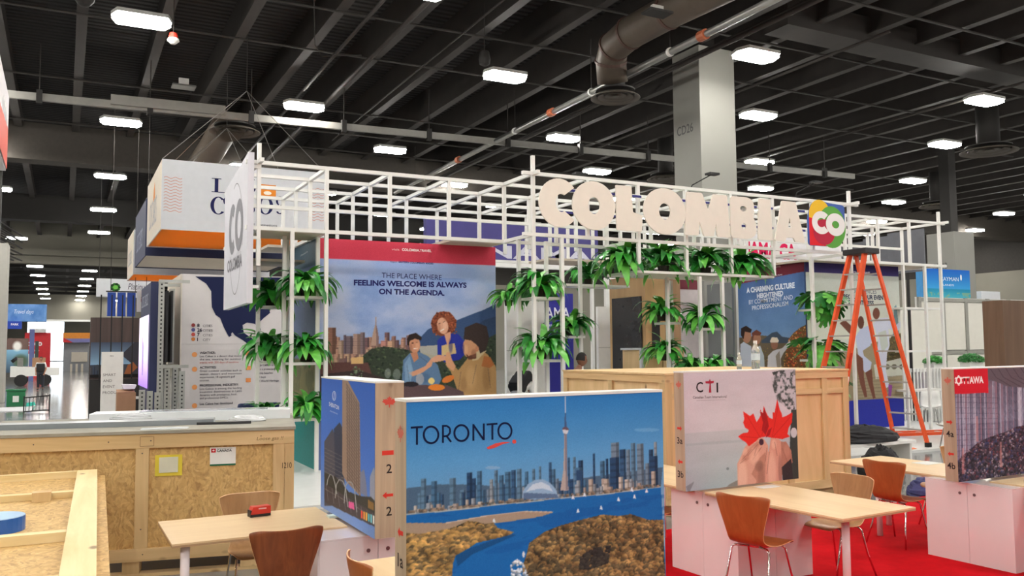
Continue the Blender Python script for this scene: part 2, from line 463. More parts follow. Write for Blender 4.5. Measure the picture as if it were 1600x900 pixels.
for i in range(4): obj('pane', MB().box(-6.9 + i * 1.78, -5.25 + i * 1.78, YE - .36, YE - .31, 0.2, 8.9), dl, gw)

# columns
def column(name, label, x0, x1, y0, y1, ztop, s, m, px, ct):
    t = thing('column', label, 'column', ((x0 + x1) / 2, (y0 + y1) / 2, 0))
    cx, cy = t.location.x, t.location.y
    obj('cladding', MB().box(x0 - cx, x1 - cx, y0 - cy, y1 - cy, 0, ztop), m, t, bevel=0.02)
    obj('steel_stub', MB().box(-.25, .25, -.25, .25, ztop, 12.2), STEEL2, t)
    if s: text(s, (x0 - cx - .004, px, ct), -UY, UZ, 0.28, (90, 90, 90), t, width=0.75, bold=0.01, name='column_number')
    return t
COLM = paint('column_cladding', (134, 133, 127), 0.55, var=0.03, scale=1)
column('c', 'tall pale grey square column marked CD26 rising behind the cream letters', 16.4, 17.75, 19.5, 20.75, 10.9, 'CD26', COLM, .45, 8.38)
column('c', 'grey column marked CD43 standing behind the blue banner on the right', 35.4, 36.8, 25.0, 26.4, 7.1, 'CD43', COLM, .45, 5.45)
column('c', 'pale grey column at the left edge beside the aisle', -3.2, -2.05, 40, 41.2, 6.4, None, paint('pale_column', (172, 170, 162), 0.6, var=0.03), 0, 0)

# high-bay lights: two interleaved grids hung at 10 m
LH = emit('lamp_diffuser', (1.0, 0.965, 0.90), LAMP_POWER, linear=True)
HOUS = paint('lamp_housing', (200, 200, 196), 0.5)
oct_ = [(-.66, 0), (-.54, -.33), (.54, -.33), (.66, 0), (.54, .33), (-.54, .33)]
dm = MB().prism(oct_, (0, 0, -.06), UX, UY, (0, 0, .09)).mesh('diffuser')
hm = MB().prism([(a * 1.04, b * 1.1) for a, b in oct_], (0, 0, .031), UX, UY, (0, 0, .09)).mesh('housing')
dm.materials.append(LH); hm.materials.append(HOUS)
L0 = None
def see(x, y, z):
    d = Vector((x, y, z)) - CAM; f = d.dot(FWD)
    return (800 + F_PX * d.dot(RIGHT) / f, 450 + F_PX * d.dot(DOWN) / f) if f > 1 else (-1e4, 0)
SPOTS = []
for j in range(-4, 6):
    for i in range(-3, 7):
        ya = 22.2 + 10.4 * j; xa = 1.5 + 9.87 * i + .011 * (ya - 22.2)
        if YN < ya < 70 and X0 < xa < X1 and not (xa > 45 and ya < 0): SPOTS.append((round(xa, 2), ya))
        xb = 6.85 + 9.92 * i; yb = 27.9 + 10.35 * j
        if YN < yb < 70 and X0 < xb < X1 and not (xb > 45 and yb < 0): SPOTS.append((round(xb, 2), yb))
for j in range(0, 12):
    for x in (-2.5, 2.15, 7.5): SPOTS.append((x, 80.5 + 10.8 * j + (3.2 if x > 0 else 0)))
ORD = ['nearest', 'second nearest', 'third nearest', 'fourth nearest', 'fifth nearest', 'sixth nearest', 'seventh nearest', 'eighth nearest', 'ninth nearest', 'tenth nearest', 'eleventh nearest', 'twelfth nearest', 'thirteenth nearest', 'fourteenth nearest', 'fifteenth nearest', 'farthest']
ROWN = ['first', 'second', 'third', 'fourth', 'fifth', 'sixth', 'seventh', 'eighth', 'ninth', 'tenth', 'eleventh', 'twelfth', 'thirteenth', 'fourteenth', 'fifteenth', 'sixteenth']
inview = [p for p in SPOTS if -20 < see(p[0], p[1], 10)[0] < 1620 and -20 < see(p[0], p[1], 10)[1] < 900]
rowkey = lambda x: int(round((x - 1.6) / 4.935))
near_rows = sorted({rowkey(p[0]) for p in inview if p[1] < 70})
cnt = {}
for x, y in sorted(SPOTS, key=lambda p: (rowkey(p[0]), p[1])):
    if L0 is None:
        L0 = thing('ceiling_light', 'ceiling light', 'ceiling light', (x, y, 10), 0, 'high-bay ceiling lights'); o = L0
        link('diffuser', dm, None, L0); link('housing', hm, None, L0)
    else: o = dup(L0, (x, y, 10))
    if (x, y) in inview and y < 70:
        k = cnt[rowkey(x)] = cnt.get(rowkey(x), -1) + 1
        o['label'] = 'glowing high-bay light, %s visible in the %s row counted from the left' % (ORD[min(k, 15)], ROWN[min(near_rows.index(rowkey(x)), 15)])
    elif y > 75:
        k = cnt[(x, 1)] = cnt.get((x, 1), -1) + 1
        o['label'] = 'small far light beyond the bulkhead, %s in the %s line' % (ORD[min(k, 15)], {-2.5: 'left', 2.15: 'middle', 7.5: 'right'}[x])
        o['group'] = 'far hall lights'
    else:
        o['label'] = 'high-bay ceiling light outside the picture, behind or beside the camera'; o['group'] = 'ceiling lights outside the picture'

# services under the ceiling
def service(name, label, cat, mb, m, smooth=True, group=None): return tag(obj(name, mb, m, smooth=smooth), label, cat, group)
PIPE = paint('galvanised_pipe', (150, 150, 146), 0.3, 0.7)
t = thing('sprinkler_main', 'galvanised sprinkler main with orange couplings running overhead past the column', 'pipe', (0, 0, 0))
obj('pipe', MB().tube([(13.3, 2, 9.5), (13.6, 20, 9.5), (13.95, 38.9, 9.5)], 0.09, 12), PIPE, t, smooth=True)
CUP = paint('orange_coupling', (176, 96, 62), 0.5)
for y in (15.9, 23.4, 31): obj('coupling', MB().tube([(13.25 + y * .0168, y - .12, 9.5), (13.25 + y * .0168, y + .12, 9.5)], 0.13, 12), CUP, t)
for y in (13, 17.2, 21, 26, 36): obj('hanger', MB().tube([(13.25 + y * .0168, y, 9.45), (13.25 + y * .0168, y, 11.1)], 0.012, 5), STEEL, t); 
for y in (13, 17.2, 21, 26): obj('clamp', MB().tube([(13.25 + y * .0168, y - .04, 9.5), (13.25 + y * .0168, y + .04, 9.5)], 0.115, 12), WHITE, t)
t = thing('cable_tray', 'long grey cable tray crossing overhead from left to right', 'cable tray', (0, 0, 0))
GREYT = paint('grey_tray', (146, 144, 138), 0.45)
obj('rail', MB().bar((-1.75, 28.6, 9.5), (31, 26.6, 9.5), .12, .22), GREYT, t)
obj('box_channel', MB().bar((1.1, 28.35, 9.62), (4.4, 28.15, 9.62), .18, .3), GREYT, t)
for i in range(11): obj('hanger', MB().bar((-.8 + 3 * i, 28.5 - .19 * i, 9.5), (-.8 + 3 * i, 28.5 - .19 * i, 11.1), .03), STEEL, t); 
for i in range(11): obj('strap', MB().bar((-.8 + 3 * i, 28.5 - .19 * i, 9.3), (-.8 + 3 * i, 28.5 - .19 * i, 9.7), .16), STEEL2, t)
for k, (x0, y0, x1, y1, z, r) in enumerate(((6.6, 14, 6.8, 38.8, 10.4, .05), (7.6, 14, 7.8, 38.8, 10.4, .07), (9.3, 14, 9.5, 34, 10.5, .03), (15.3, 12, 15.6, 38.8, 10.0, .07), (15.7, 12, 16.0, 38.8, 10.3, .05), (19, 15, 19.5, 38.8, 10.2, .045), (26.5, 12, 27, 38.8, 10.2, .05))):
    service('conduit', ['brown conduit running along the ceiling left of centre', 'thicker brown conduit beside the thin one left of centre', 'thin cable conduit curving off a ceiling light', 'brown conduit just right of the sprinkler main', 'thin conduit nearer the tall column', 'conduit passing behind the top of the tall column', 'conduit over the right half of the hall'][k], 'pipe',
            MB().tube([(x0, y0, z), ((x0 + x1) / 2, (y0 + y1) / 2, z), (x1, y1, z)], r, 8), STEEL)
service('drop_cable', 'thin drop cable hanging near the upper left of the ceiling', 'cable', MB().tube([at(490, -20, Z=10.9), at(492, 70, Z=9.9), at(503, 88, Z=9.8), at(565, 86, Z=9.8)], .014, 5), STEEL)
DUCT = paint('duct_paint', (92, 82, 71), 0.5, 0.2)
DUCTD = paint('duct_band', (84, 60, 52), 0.6)
t = thing('air_duct', 'fat brown round air duct with elbow above the big letters', 'air duct', (0, 0, 0))
path = [Vector(p) for p in ((13.9, 9.5, 10.35), (13.35, 14.0, 10.3), (13.05, 16.6, 10.25), (12.95, 18.1, 10.2), (13.0, 18.9, 10.1), (13.15, 19.3, 9.85), (13.3, 19.45, 9.3))]
obj('duct_tube', MB().tube(path, 0.42, 24), DUCT, t, smooth=True)
for i in (2, 3, 4, 5):
    a = path[i]; d = (path[i + 1] - path[i - 1]).normalized(); obj('duct_band', MB().tube([a - d * .04, a + d * .04], 0.445, 24), DUCTD, t)
DIFF = paint('diffuser_paint', (84, 77, 68), 0.6)
def diffuser(label, x, y, z, r, up_=1.81):
    t = thing('air_diffuser', label, 'air diffuser', (x, y, z))
    for k, (ra, rb, zz) in enumerate(((1.0, .78, 0), (.72, .5, .03), (.44, .2, .06))):
        m = MB(); n = 32; prof = [(r * ra, zz), (r * rb, zz + .09), (r * rb, zz + .11), (r * ra, zz + .02)]; vs = [(q_ * math.cos(2 * PI * k_ / n), q_ * math.sin(2 * PI * k_ / n), z_) for q_, z_ in prof for k_ in range(n)]
        obj('cone_ring', m.add(vs, [(i_ * n + k_, i_ * n + (k_ + 1) % n, ((i_ + 1) % 4) * n + (k_ + 1) % n, ((i_ + 1) % 4) * n + k_) for i_ in range(4) for k_ in range(n)]), DIFF, t, smooth=True)
    obj('back_plate', MB().lathe([(r * .8, .2), (r * .8, .24)], n=28), STEEL2, t)
    obj('centre_cone', MB().lathe([(r * .16, .05), (r * .05, .1)], n=16), DIFF, t)
    obj('collar', MB().lathe([(r * .4, .241), (r * .4, up_)], n=20), STEEL2, t, smooth=True)
diffuser('round air diffuser right under the fat brown duct', 13.35, 19.4, 8.85, .68, .5)
p = at(367, 207, Z=9.5); diffuser('round air diffuser above the hanging postal style boxes', p.x, p.y, p.z, .85, .3)
p = at(1545, 238, Z=9.2); diffuser('round air diffuser at the upper right edge', p.x, p.y, p.z, 1.0)
p = at(1465, 323, Z=9.2); diffuser('round air diffuser right of the top of the frame', p.x, p.y, p.z, .9)
p = at(1040, 281, Z=9.2); diffuser('round air diffuser behind the letter M', p.x, p.y, p.z, .8)
t = thing('air_duct', 'brown round duct disappearing behind the hanging boxes', 'air duct', (0, 0, 0))
obj('duct_tube', MB().tube([(5.0, 30.6, 9.75), (4.9, 31.6, 9.9), (4.75, 33.5, 9.5), (4.6, 38.4, 9.3)], .5, 20), DUCT, t, smooth=True)
def small(name, label, px, py, Z, mbs):
    p = at(px, py, Z=Z); t = thing(name, label, 'fixture', tuple(p))
    for n, mb, m in mbs: obj(n, mb, m, t)
RED = paint('red_plastic', (208, 52, 40), 0.4)
small('heat_detector', 'small red and white detector hanging on a rod', 271, 52, 10.0, [('body', MB().lathe([(.09, 0), (.12, -.12), (.07, -.14)], n=12), RED), ('dome', MB().lathe([(.13, -.14), (.15, -.2), (.06, -.28)], n=12), WHITE), ('rod', MB().tube([(0, 0, 0), (0, 0, 1.2)], .012, 5), STEEL)])
small('junction_box', 'flat grey access point fixed under the ceiling at left', 287, 137, 10.4, [('plate', MB().box(-.35, .35, -.25, .25, 0, .05), PIPE), ('bracket', MB().box(-.15, .15, -.05, .05, .05, .3), WHITE)])
small('junction_box', 'grey access point clipped to the fat brown duct', 1027, 22, 9.75, [('plate', MB().box(-.32, .32, -.2, .2, 0, .05), STEEL2), ('bracket', MB().box(-.15, .15, -.05, .05, .05, .2), WHITE)])
small('camera_dome', 'dark dome camera at the top left of the ceiling', 132, 1, 9.6, [('dome', MB().lathe([(.1, .2), (.2, .1), (.2, 0), (.12, -.1), (.03, -.13)], n=16), STEEL2)])
small('speaker', 'dark hanging speaker left of the centre light', 757, 92, 9.8, [('body', MB().lathe([(.12, .2), (.16, 0), (.14, -.15), (.05, -.2)], n=14), STEEL2), ('rod', MB().tube([(0, 0, .2), (0, 0, 2.41)], .01, 5), STEEL)])
# stage lights clamped over the letter sign
for i, (px, py) in enumerate(((906, 272), (998, 285), (1113, 272), (1275, 285))):
    p = at(px, py, Y=13.0)
    t = thing('arm_lamp', ['small black arm spotlight over the first letter', 'small black arm spotlight over the letter L', 'small black arm spotlight in front of the tall column', 'small black arm spotlight above the round logo'][i], 'lamp', tuple(p))
    obj('head', MB().box(-.12, .12, -.08, .08, -.02, .02), BLACK, t)
    obj('arm', MB().tube([(0, 0, 0), (-.3, .25, -.2), (-.32, .4, p.z * 0 - (p.z - 4.93))], .012, 6), BLACK, t)

# ================================================================== THE NEIGHBOURING STANDS, FAR TO NEAR
LC = fabric('banner_white_fabric', (222, 224, 228), .2); NAVY = paint('navy_fabric', (38, 45, 82), 0.6, var=0.03)
ORNG = fabric('orange_fabric', (246, 172, 62), .6); CREAM = fabric('cream_fabric', (236, 228, 214), .25)
def hangbox(label, x0, x1, y0, y1, z0, z1, mf, ms, mbt, wires=True):
    t = thing('hanging_banner', label, 'hanging banner', (x0, y0, z0)); W, D, Hh = x1 - x0, y1 - y0, z1 - z0
    obj('front_face', MB().box(0, W, 0, .03, 0, Hh), mf, t); obj('back_face', MB().box(0, W, D - .03, D, 0, Hh), mf, t)
    obj('side_face', MB().box(0, .03, .031, D - .031, 0, Hh), ms, t); obj('side_face', MB().box(W - .03, W, .031, D - .031, 0, Hh), ms, t)
    obj('underside', MB().box(.03, W - .03, .04, D - .04, .03, .06), mbt, t)
    if wires:
        ap = (W * .6, D * .6, 9.4 - z0)
        for k, (a, b) in enumerate(((0, 0), (0, D), (W, 0), (W, D))): obj('suspension_wire', MB().tube([(a, b, Hh), ap], .009, 4), PIPE, t)
        obj('suspension_wire', MB().tube([ap, (W * .6, D * .6, 12.2 - z0)], .012, 4), STEEL, t)
    return t
t = hangbox('big white hanging box banner with navy letters and orange underside', 2.05, 6.1, 22.5, 26.56, 4.98, 6.72, LC, CREAM, ORNG)
NV = (35, 38, 84)
def lcx(px): return at(px, 300, Y=22.5).x - 2.05
def serif(ch, x0, x1, y0, y1, par):
    """high-contrast serif capitals drawn between photo columns x0..x1 and rows y0 (top)..y1 on the box front"""
    X = lambda u_: lcx(x0) + (lcx(x1) - lcx(x0)) * u_; zt = at(x0, y0, Y=22.5).z - 4.98; zb = at(x0, y1, Y=22.5).z - 4.98; Z = lambda v_: zb + (zt - zb) * v_
    P_ = []
    def bx_(a, b, c, d): P_.append([(X(a), Z(c)), (X(b), Z(c)), (X(b), Z(d)), (X(a), Z(d))])
    def bow(cx, cz, rx, rz, irx, irz, a0, a1, n=20):
        for k in range(n):
            t0 = a0 + (a1 - a0) * k / n; t1 = a0 + (a1 - a0) * (k + 1) / n
            P_.append([(X(cx + rx * math.cos(t0)), Z(cz + rz * math.sin(t0))), (X(cx + rx * math.cos(t1)), Z(cz + rz * math.sin(t1))), (X(cx + irx * math.cos(t1)), Z(cz + irz * math.sin(t1))), (X(cx + irx * math.cos(t0)), Z(cz + irz * math.sin(t0)))])
    if ch == 'L': bx_(.2, .42, 0, 1); bx_(.02, .6, .95, 1); bx_(.02, 1, 0, .05); P_.append([(X(.86), Z(.05)), (X(1), Z(.05)), (X(1), Z(.36))])
    if ch == 'O': bow(.5, .5, .5, .52, .27, .47, 0, 2 * PI, 32)
    if ch == 'C': bow(.5, .5, .5, .52, .27, .47, R(45), R(318), 26); P_.append([(X(.84), Z(.62)), (X(.9), Z(.62)), (X(.9), Z(1)), (X(.78), Z(.86))])
    if ch == 'B': bx_(.14, .36, 0, 1); bx_(0, .5, .95, 1); bx_(0, .5, 0, .05); bow(.45, .74, .38, .26, .18, .21, -PI / 2, PI / 2, 12); bow(.45, .27, .48, .27, .25, .22, -PI / 2, PI / 2, 12)
    if ch == 'A': P_.append([(X(.45), Z(1)), (X(.58), Z(1)), (X(.95), Z(0)), (X(.7), Z(0))]); P_.append([(X(.45), Z(1)), (X(.5), Z(1)), (X(.12), Z(0)), (X(.06), Z(0))]); bx_(.2, .75, .28, .34); bx_(0, .25, 0, .05); bx_(.6, 1, 0, .05)
    if ch == 'S': bow(.5, .75, .42, .27, .2, .22, R(30), R(250), 16); bow(.5, .26, .45, .27, .22, .21, R(-150), R(80), 16)
    shape(P_, (0, -.004, 0), UX, UZ, NV, par, 'lettering')
for ch, x0, x1 in (('L', 330, 356), ('O', 359, 384), ('S', 386, 400)): serif(ch, x0, x1, 278, 300, t)
for ch, x0, x1 in (('C', 329, 354), ('A', 357, 378), ('B', 381, 400), ('O', 403, 427), ('S', 430, 445)): serif(ch, x0, x1, 307, 334, t)
text('Visit us at travel destinations', (1.5, -.004, .22), UX, UZ, .06, (60, 60, 70), t, width=1.3)
for side in (0.05, 3.6):
    for k in range(12):
        mbw = MB(); z = 1.28 - k * .075; w = .42
        for q in range(12):
            xa = side + w * q / 12; xb = side + w * (q + 1) / 12; za = z + .02 * math.sin(q * 1.05); zb = z + .02 * math.sin((q + 1) * 1.05)
            mbw.add([(xa, -.004, za), (xb, -.004, zb), (xb, -.004, zb + .014), (xa, -.004, za + .014)], [(0, 1, 2, 3)])
        obj('postal_wave', mbw, flat((214, 142, 122)), t)
obj('stamp', MB().box(lcx(404), lcx(431), -.008, -.002, .95, 1.3), flat((232, 140, 50)), t)
shape([ellipse(lcx(418), 1.08, .1, .05)], (0, -.009, 0), UX, UZ, (250, 240, 225), t)
text('LOS CABOS', (-.004, 3.2, .35), -UY, UZ, .75, (176, 180, 190), t, width=2.0, name='lettering')
shape([[(1.2, 1.0), (1.7, 1.05), (1.6, 1.5), (1.35, 1.3)]], (-.005, 3.4, 0), -UY, UZ, (240, 160, 90), t)
t = hangbox('navy hanging box banner behind the white and orange one', 2.05, 6.4, 27.0, 31.1, 4.78, 6.45, NAVY, NAVY, CREAM)
text('LOS CABOS', (-.004, 3.3, .4), -UY, UZ, .6, (170, 178, 200), t, width=2.2)
t = hangbox('third hanging box banner, cream with orange underside, furthest down the row', 2.05, 6.6, 31.8, 34.9, 4.62, 6.15, LC, CREAM, ORNG)
text('LOS CABOS', (-.004, 2.5, .45), -UY, UZ, .5, (150, 160, 170), t, width=1.7)

# map wall of the neighbouring stand
GREYP = paint('warm_white_panel', (214, 208, 206), 0.55, var=0.02)
t = thing('map_wall', 'warm white info wall with a navy map of the coast and small text', 'display wall', (2.51, 22.0, 0)); MAPW = t
obj('panel', MB().box(0, 3.6, 0.01, .25, 0, 3.86), GREYP, t); obj('return_panel', MB().box(-.03, 0, 0, 3.0, 1.6, 3.86), CREAM, t)
def mp_(px, py):
    p = at(px, py, Y=22.0); return (p.x - 2.51, p.z)
land = [(306, 432), (318, 440), (331, 462), (333, 485), (345, 495), (350, 503), (357, 520), (364, 535), (380, 530), (384, 545), (390, 560), (372, 500), (350, 500)]
coast = [(305, 432), (322, 443), (330, 455), (331, 480), (337, 492), (344, 497), (350, 512), (358, 527), (363, 519), (367, 524), (380, 532), (385, 536), (393, 537), (396, 530),
         (381, 520), (379, 508), (386, 504), (398, 506), (402, 512), (408, 516), (404, 505), (412, 497), (422, 489), (418, 470), (440, 455), (480, 448), (480, 434)]
shape([[mp_(*q) for q in coast]], (0, 0, 0), UX, UZ, (32, 38, 72), t, 'map_print')
shape([[mp_(*q) for q in ((350, 505), (353, 506), (362, 524), (359, 526))]], (0, -.001, 0), UX, UZ, (32, 38, 72), t, 'map_print')
for k, (n, s) in enumerate((('8', 'CITIES'), ('26', 'CITIES'), ('7', 'CITIES'), ('1', 'CITY'))):
    a = mp_(308, 509 + 7.3 * k); text(n, (a[0], 0, a[1] - .03), UX, UZ, .085, (40, 40, 60), t, bold=.02); a2 = mp_(317, 509 + 7.3 * k)
    text(s, (a2[0], 0, a2[1] - .03), UX, UZ, .06, (120, 116, 120), t)
    c = mp_(302, 508 + 7.3 * k); shape([ellipse(c[0], c[1], .045, .045)], (0, 0, 0), UX, UZ, [(150, 70, 70), (90, 90, 140), (200, 90, 80), (210, 130, 70)][k], t)
body = [(312, 553, 'WEATHER:', 'Los Cabos is a desert that meets|the sea, meaning for outdoor|events with 350 days of sunshine'), (312, 576, 'ACTIVITIES:', 'Great outdoor activities such as|water, desert and mountain|experiences, 18 signature golf|courses.'),
        (312, 604, 'PROFESSIONAL INDUSTRY:', 'Los Cabos is among the leading|incentive destinations in Latin|America with prestigious, local,|and professional DMCs.'), (312, 633, 'Los Cabos has developed', '')]
for (a, b, h, s) in body:
    q = mp_(a, b); text(h, (q[0], 0, q[1]), UX, UZ, .055, (50, 48, 60), t, bold=.015)
    for i, ln in enumerate(x for x in s.split('|') if x):
        q = mp_(a, b + 5.2 + 4.9 * i); text(ln, (q[0], 0, q[1]), UX, UZ, .05, (210, 110, 100) if 'sunshine' in ln else (92, 88, 96), t, width=.98 if i < 2 else None)
    q = mp_(304, b + 1); shape([ellipse(q[0], q[1], .06, .06)], (0, 0, 0), UX, UZ, (236, 160, 100), t)
for (b, c) in ((552, (232, 150, 90)), (575, (232, 150, 90)), (594, (232, 150, 90))):
    q = mp_(388, b); shape([[(q[0] - .06, q[1] - .05), (q[0] + .06, q[1] - .05), (q[0] + .06, q[1] + .05), (q[0] - .06, q[1] + .05)]], (0, 0, 0), UX, UZ, c, t)
for i, ln in enumerate(('Baja California Sur', 'has a protected area', '7 top beaches', '48 bays', '22 World Heritage')):
    q = mp_(402, 572 + 6.2 * i); text(ln, (q[0], 0, q[1]), UX, UZ, .05, (60, 58, 70), t, bold=.01)
shape([[(0, .0), (3.6, .0), (3.6, .008), (0, .008)]], (0, -.001, mp_(300, 538)[1]), UX, UZ, (190, 184, 182), t, 'panel_joint')
# navy seat backs in front of the map wall
t = thing('lounge_chair', 'navy upholstered chair back in front of the map wall', 'chair', tuple(at(372, 640, Y=17.0))[:2] + (0,))
NVS = paint('navy_upholstery', (34, 46, 84), 0.7)
obj('backrest', MB().box(0, .78, 0, .12, .45, 1.0), NVS, t, bevel=.05); obj('seat', MB().box(0, .78, -.6, -.01, .3, .48), NVS, t, bevel=.05)
for a in (.04, .7): 
    for b in (-.55, .05): obj('leg', MB().box(a, a + .04, b, b + .04, 0, .3), CHROME, t)

# perforated frame racks beside the map wall
RACK = paint('rack_aluminium', (176, 176, 170), 0.4, 0.5)
HOLE = paint('rack_holes', (38, 38, 40), 0.8)
t = thing('frame_rack', 'open rack of punched aluminium uprights left of the map wall', 'rack', (1.9, 21.0, 0))
def upright(x, y, z0, z1, w=.12, d=.1):
    u = obj('upright', MB().box(x, x + w, y, y + d, z0, z1), RACK, t)
    m = MB(); z = z0 + .08
    while z < z1 - .05: m.box(x + w * .35, x + w * .65, y - .003, y - .001, z, z + .035); z += .09
    obj('slot', m, HOLE, u)['kind'] = 'stuff'
for x, y, z0, z1 in ((0.0, 0, 0, 3.62), (.42, .9, 0, 1.6), (.47, 0, 0, 1.55), (.2, .5, 0, 1.6), (.34, 1.1, 1.7, 3.5)): upright(x, y, z0, z1)
for z in (3.56, 1.62, .0): obj('crossbar', MB().box(0, .66, -.02, -.001, z, z + .07), RACK, t); obj('crossbar', MB().box(0, .66, 1.2, 1.25, z, z + .07), RACK, t)
obj('side_grid', MB().box(.2, .24, .3, 1.2, 1.75, 3.4), HOLE, t); obj('side_grid', MB().box(.3, .34, .3, 1.2, 1.75, 3.4), HOLE, t)
t = thing('frame_rack', 'short stack of punched aluminium uprights at the foot of the lit screen', 'rack', (1.5, 20.8, 0))
for i in range(3): upright(.02 + .16 * i, 0, 0, 1.15 - .03 * i)
t = thing('light_wall', 'glowing lilac and white screen wall seen edge on beside the rack', 'screen', (1.75, 22.0, 0))
obj('cabinet', MB().box(0.02, .2, -.5, 2.2, 0, 3.6), NAVY, t)
a = Art(60, 120, 1, (240, 225, 245)); a.grad(60, 120, (240, 225, 245), (150, 110, 200)); a.poly([(20, 30), (34, 50), (30, 100), (24, 100)], (110, 90, 150), .6); a.soft(40, 25, 18, 26, (255, 250, 250))
picture('screen', a, (0.0, 2.2, 2.85), -UY, UZ, 2.7, 1.7, t, 0.01, printed('lit_screen_print', 0.4, 1.1))
text('LOS CABOS', (.015, 1.9, 3.1), -UY, UZ, .3, (180, 186, 200), t, width=1.8)

# dark wood stand with hanging slats
DKW = wood('dark_brown_laminate', (62, 48, 46), (84, 68, 64), 2, 3)
t = thing('dark_stand', 'dark brown stand wall with a city picture and hanging black slats', 'stand', (.75, 30.0, 0))
obj('wall_panel', MB().box(0, 1.75, 0.02, .3, 0, 3.08), DKW, t)
a = Art(160, 110, 1, (60, 90, 140)); a.grad(0, 70, (74, 84, 104), (140, 176, 206)); n = a.noise(14, 3); a.put(a.Y > 66 + 8 * n, (70, 74, 84)); a.towers(0, 90, 100, 8, 26, 3, 8, [(70, 80, 100), (150, 120, 110), (90, 90, 96)], 5)
a.poly([(90, 40), (130, 0), (160, 0), (160, 110), (120, 110), (130, 74)], (62, 62, 70)); a.poly([(110, 72), (126, 62), (140, 80), (120, 100), (100, 100)], (158, 96, 60)); a.rect(0, 100, 160, 110, (30, 28, 30))
picture('wall_print', a, (0.02, 0, 2.3), UX, UZ, 1.55, 1.1, t, .01)
obj('counter', MB().box(0.0, 1.5, -.35, 0.0, 0, 1.15), paint('black_laminate', (34, 32, 32), 0.4), t)
for i in range(4): obj('slat', MB().box(.24 + .3 * i, .275 + .3 * i, -.8, -.75, 1.17 if i else .9, 3.75), BLACK, t)
t = thing('totem_sign', 'white standing totem sign with grey event text', 'sign', tuple(at(152, 636, Z=0))[:2] + (0,), R(6))
t.location = (1.0, 27.6, 0)
obj('board', MB().box(0, .58, 0, .06, .03, 2.0), WHITE, t); obj('foot', MB().box(-.05, .63, -.15, .2, 0, .029), BLACK, t)
for i, s in enumerate(('SMART', 'AND', 'EVENT', 'PRODUCTION')): text(s, (.05, -.004, 1.3 - .17 * i), UX, UZ, .08, (110, 104, 104), t)
text('PRG', (.22, -.004, 1.86), UX, UZ, .04, (90, 90, 90), t)
t = thing('floor_frame', 'low white metal frame standing on the aisle floor', 'frame', (1.25, 25.0, 0))
obj('top_rail', MB().box(0, 1.1, 0, .05, .75, .82), WHITE, t)
for x in (0, 1.04): obj('leg', MB().box(x, x + .06, .0, .05, 0, .749), WHITE, t)
obj('low_rail', MB().box(.06, 1.04, .01, .05, .15, .2), WHITE, t)
t = thing('carton', 'brown cardboard box beside the punched rack', 'box', tuple(at(220, 640, Z=0.0))[:2] + (0,)); t.location = (1.2, 23.2, 0)
obj('body', MB().box(0, .42, 0, .5, 0, 1.0), paint('cardboard', (168, 128, 96), 0.8), t); obj('flap', MB().bar((0.2, 0, 1.01), (.2, .5, 1.06), .4, .01), paint('cardboard'  , (168, 128, 96)), t)
tag(obj('tray', MB().prism([(-.05, 0), (.2, 0), (.24, .1), (-.1, .12)], (1.4, 23.3, 1.08), UX, UZ, (0, .4, 0)), WHITE), 'white plastic tray on top of the brown cardboard box', 'tray')
# hanging white sign with a green emblem
t = thing('hanging_sign', 'white hanging sign with a green round emblem above the aisle', 'sign', (1.19, 40, 4.32)); 
obj('panel', MB().box(0, 2.1, 0, .5, 0, .76), LC, t)
for k in range(10):
    an = k * .628; shape([ellipse(.72 + .13 * math.cos(an), .4 + .13 * math.sin(an), .07, .06)], (0, -.004, 0), UX, UZ, (60, 140, 60) if k % 2 else (50, 80, 50), t)
shape([ellipse(.72, .4, .1, .09)], (0, -.006, 0), UX, UZ, (110, 190, 80), t)
text('Platinum', (1.2, -.004, .32), UX, UZ, .28, (90, 84, 100), t, width=.85, shear=.3)
text('MEETINGS & EVENTS', (1.3, -.004, .18), UX, UZ, .06, (110, 110, 120), t, width=.7)
for x in (.1, 2.0): obj('suspension_wire', MB().tube([(x, .2, .76), (x, .2, 7.88)], .012, 5), STEEL, t)
t = thing('hanging_sign', 'small white hanging sign with red lettering above the dark stand', 'sign', (2.28, 33, 3.4)); obj('panel', MB().box(0, .6, 0, .2, 0, .75), LC, t); obj('suspension_wire', MB().tube([(.3, .1, .75), (.3, .1, 7.62)], .01, 4), STEEL, t); text('ibz', (.12, -.004, .35), UX, UZ, .2, (150, 60, 70), t)
t = thing('blue_banners', 'three blue hanging banner panels above the dark stand', 'banner', (1.35, 33.5, 3.25))
for i in range(3): obj('banner', MB().box(.32 * i, .32 * i + .27, 0, .03, 0, .85), paint('blue_fabric', (30, 70, 160), 0.6), t)
obj('rail', MB().box(-.05, .98, 0, .03, .86, .9), BLACK, t); obj('suspension_wire', MB().tube([(.1, .015, .9), (.1, .015, 7.77)], .01, 4), STEEL, t); obj('suspension_wire', MB().tube([(.9, .015, .9), (.9, .015, 7.77)], .01, 4), STEEL, t)
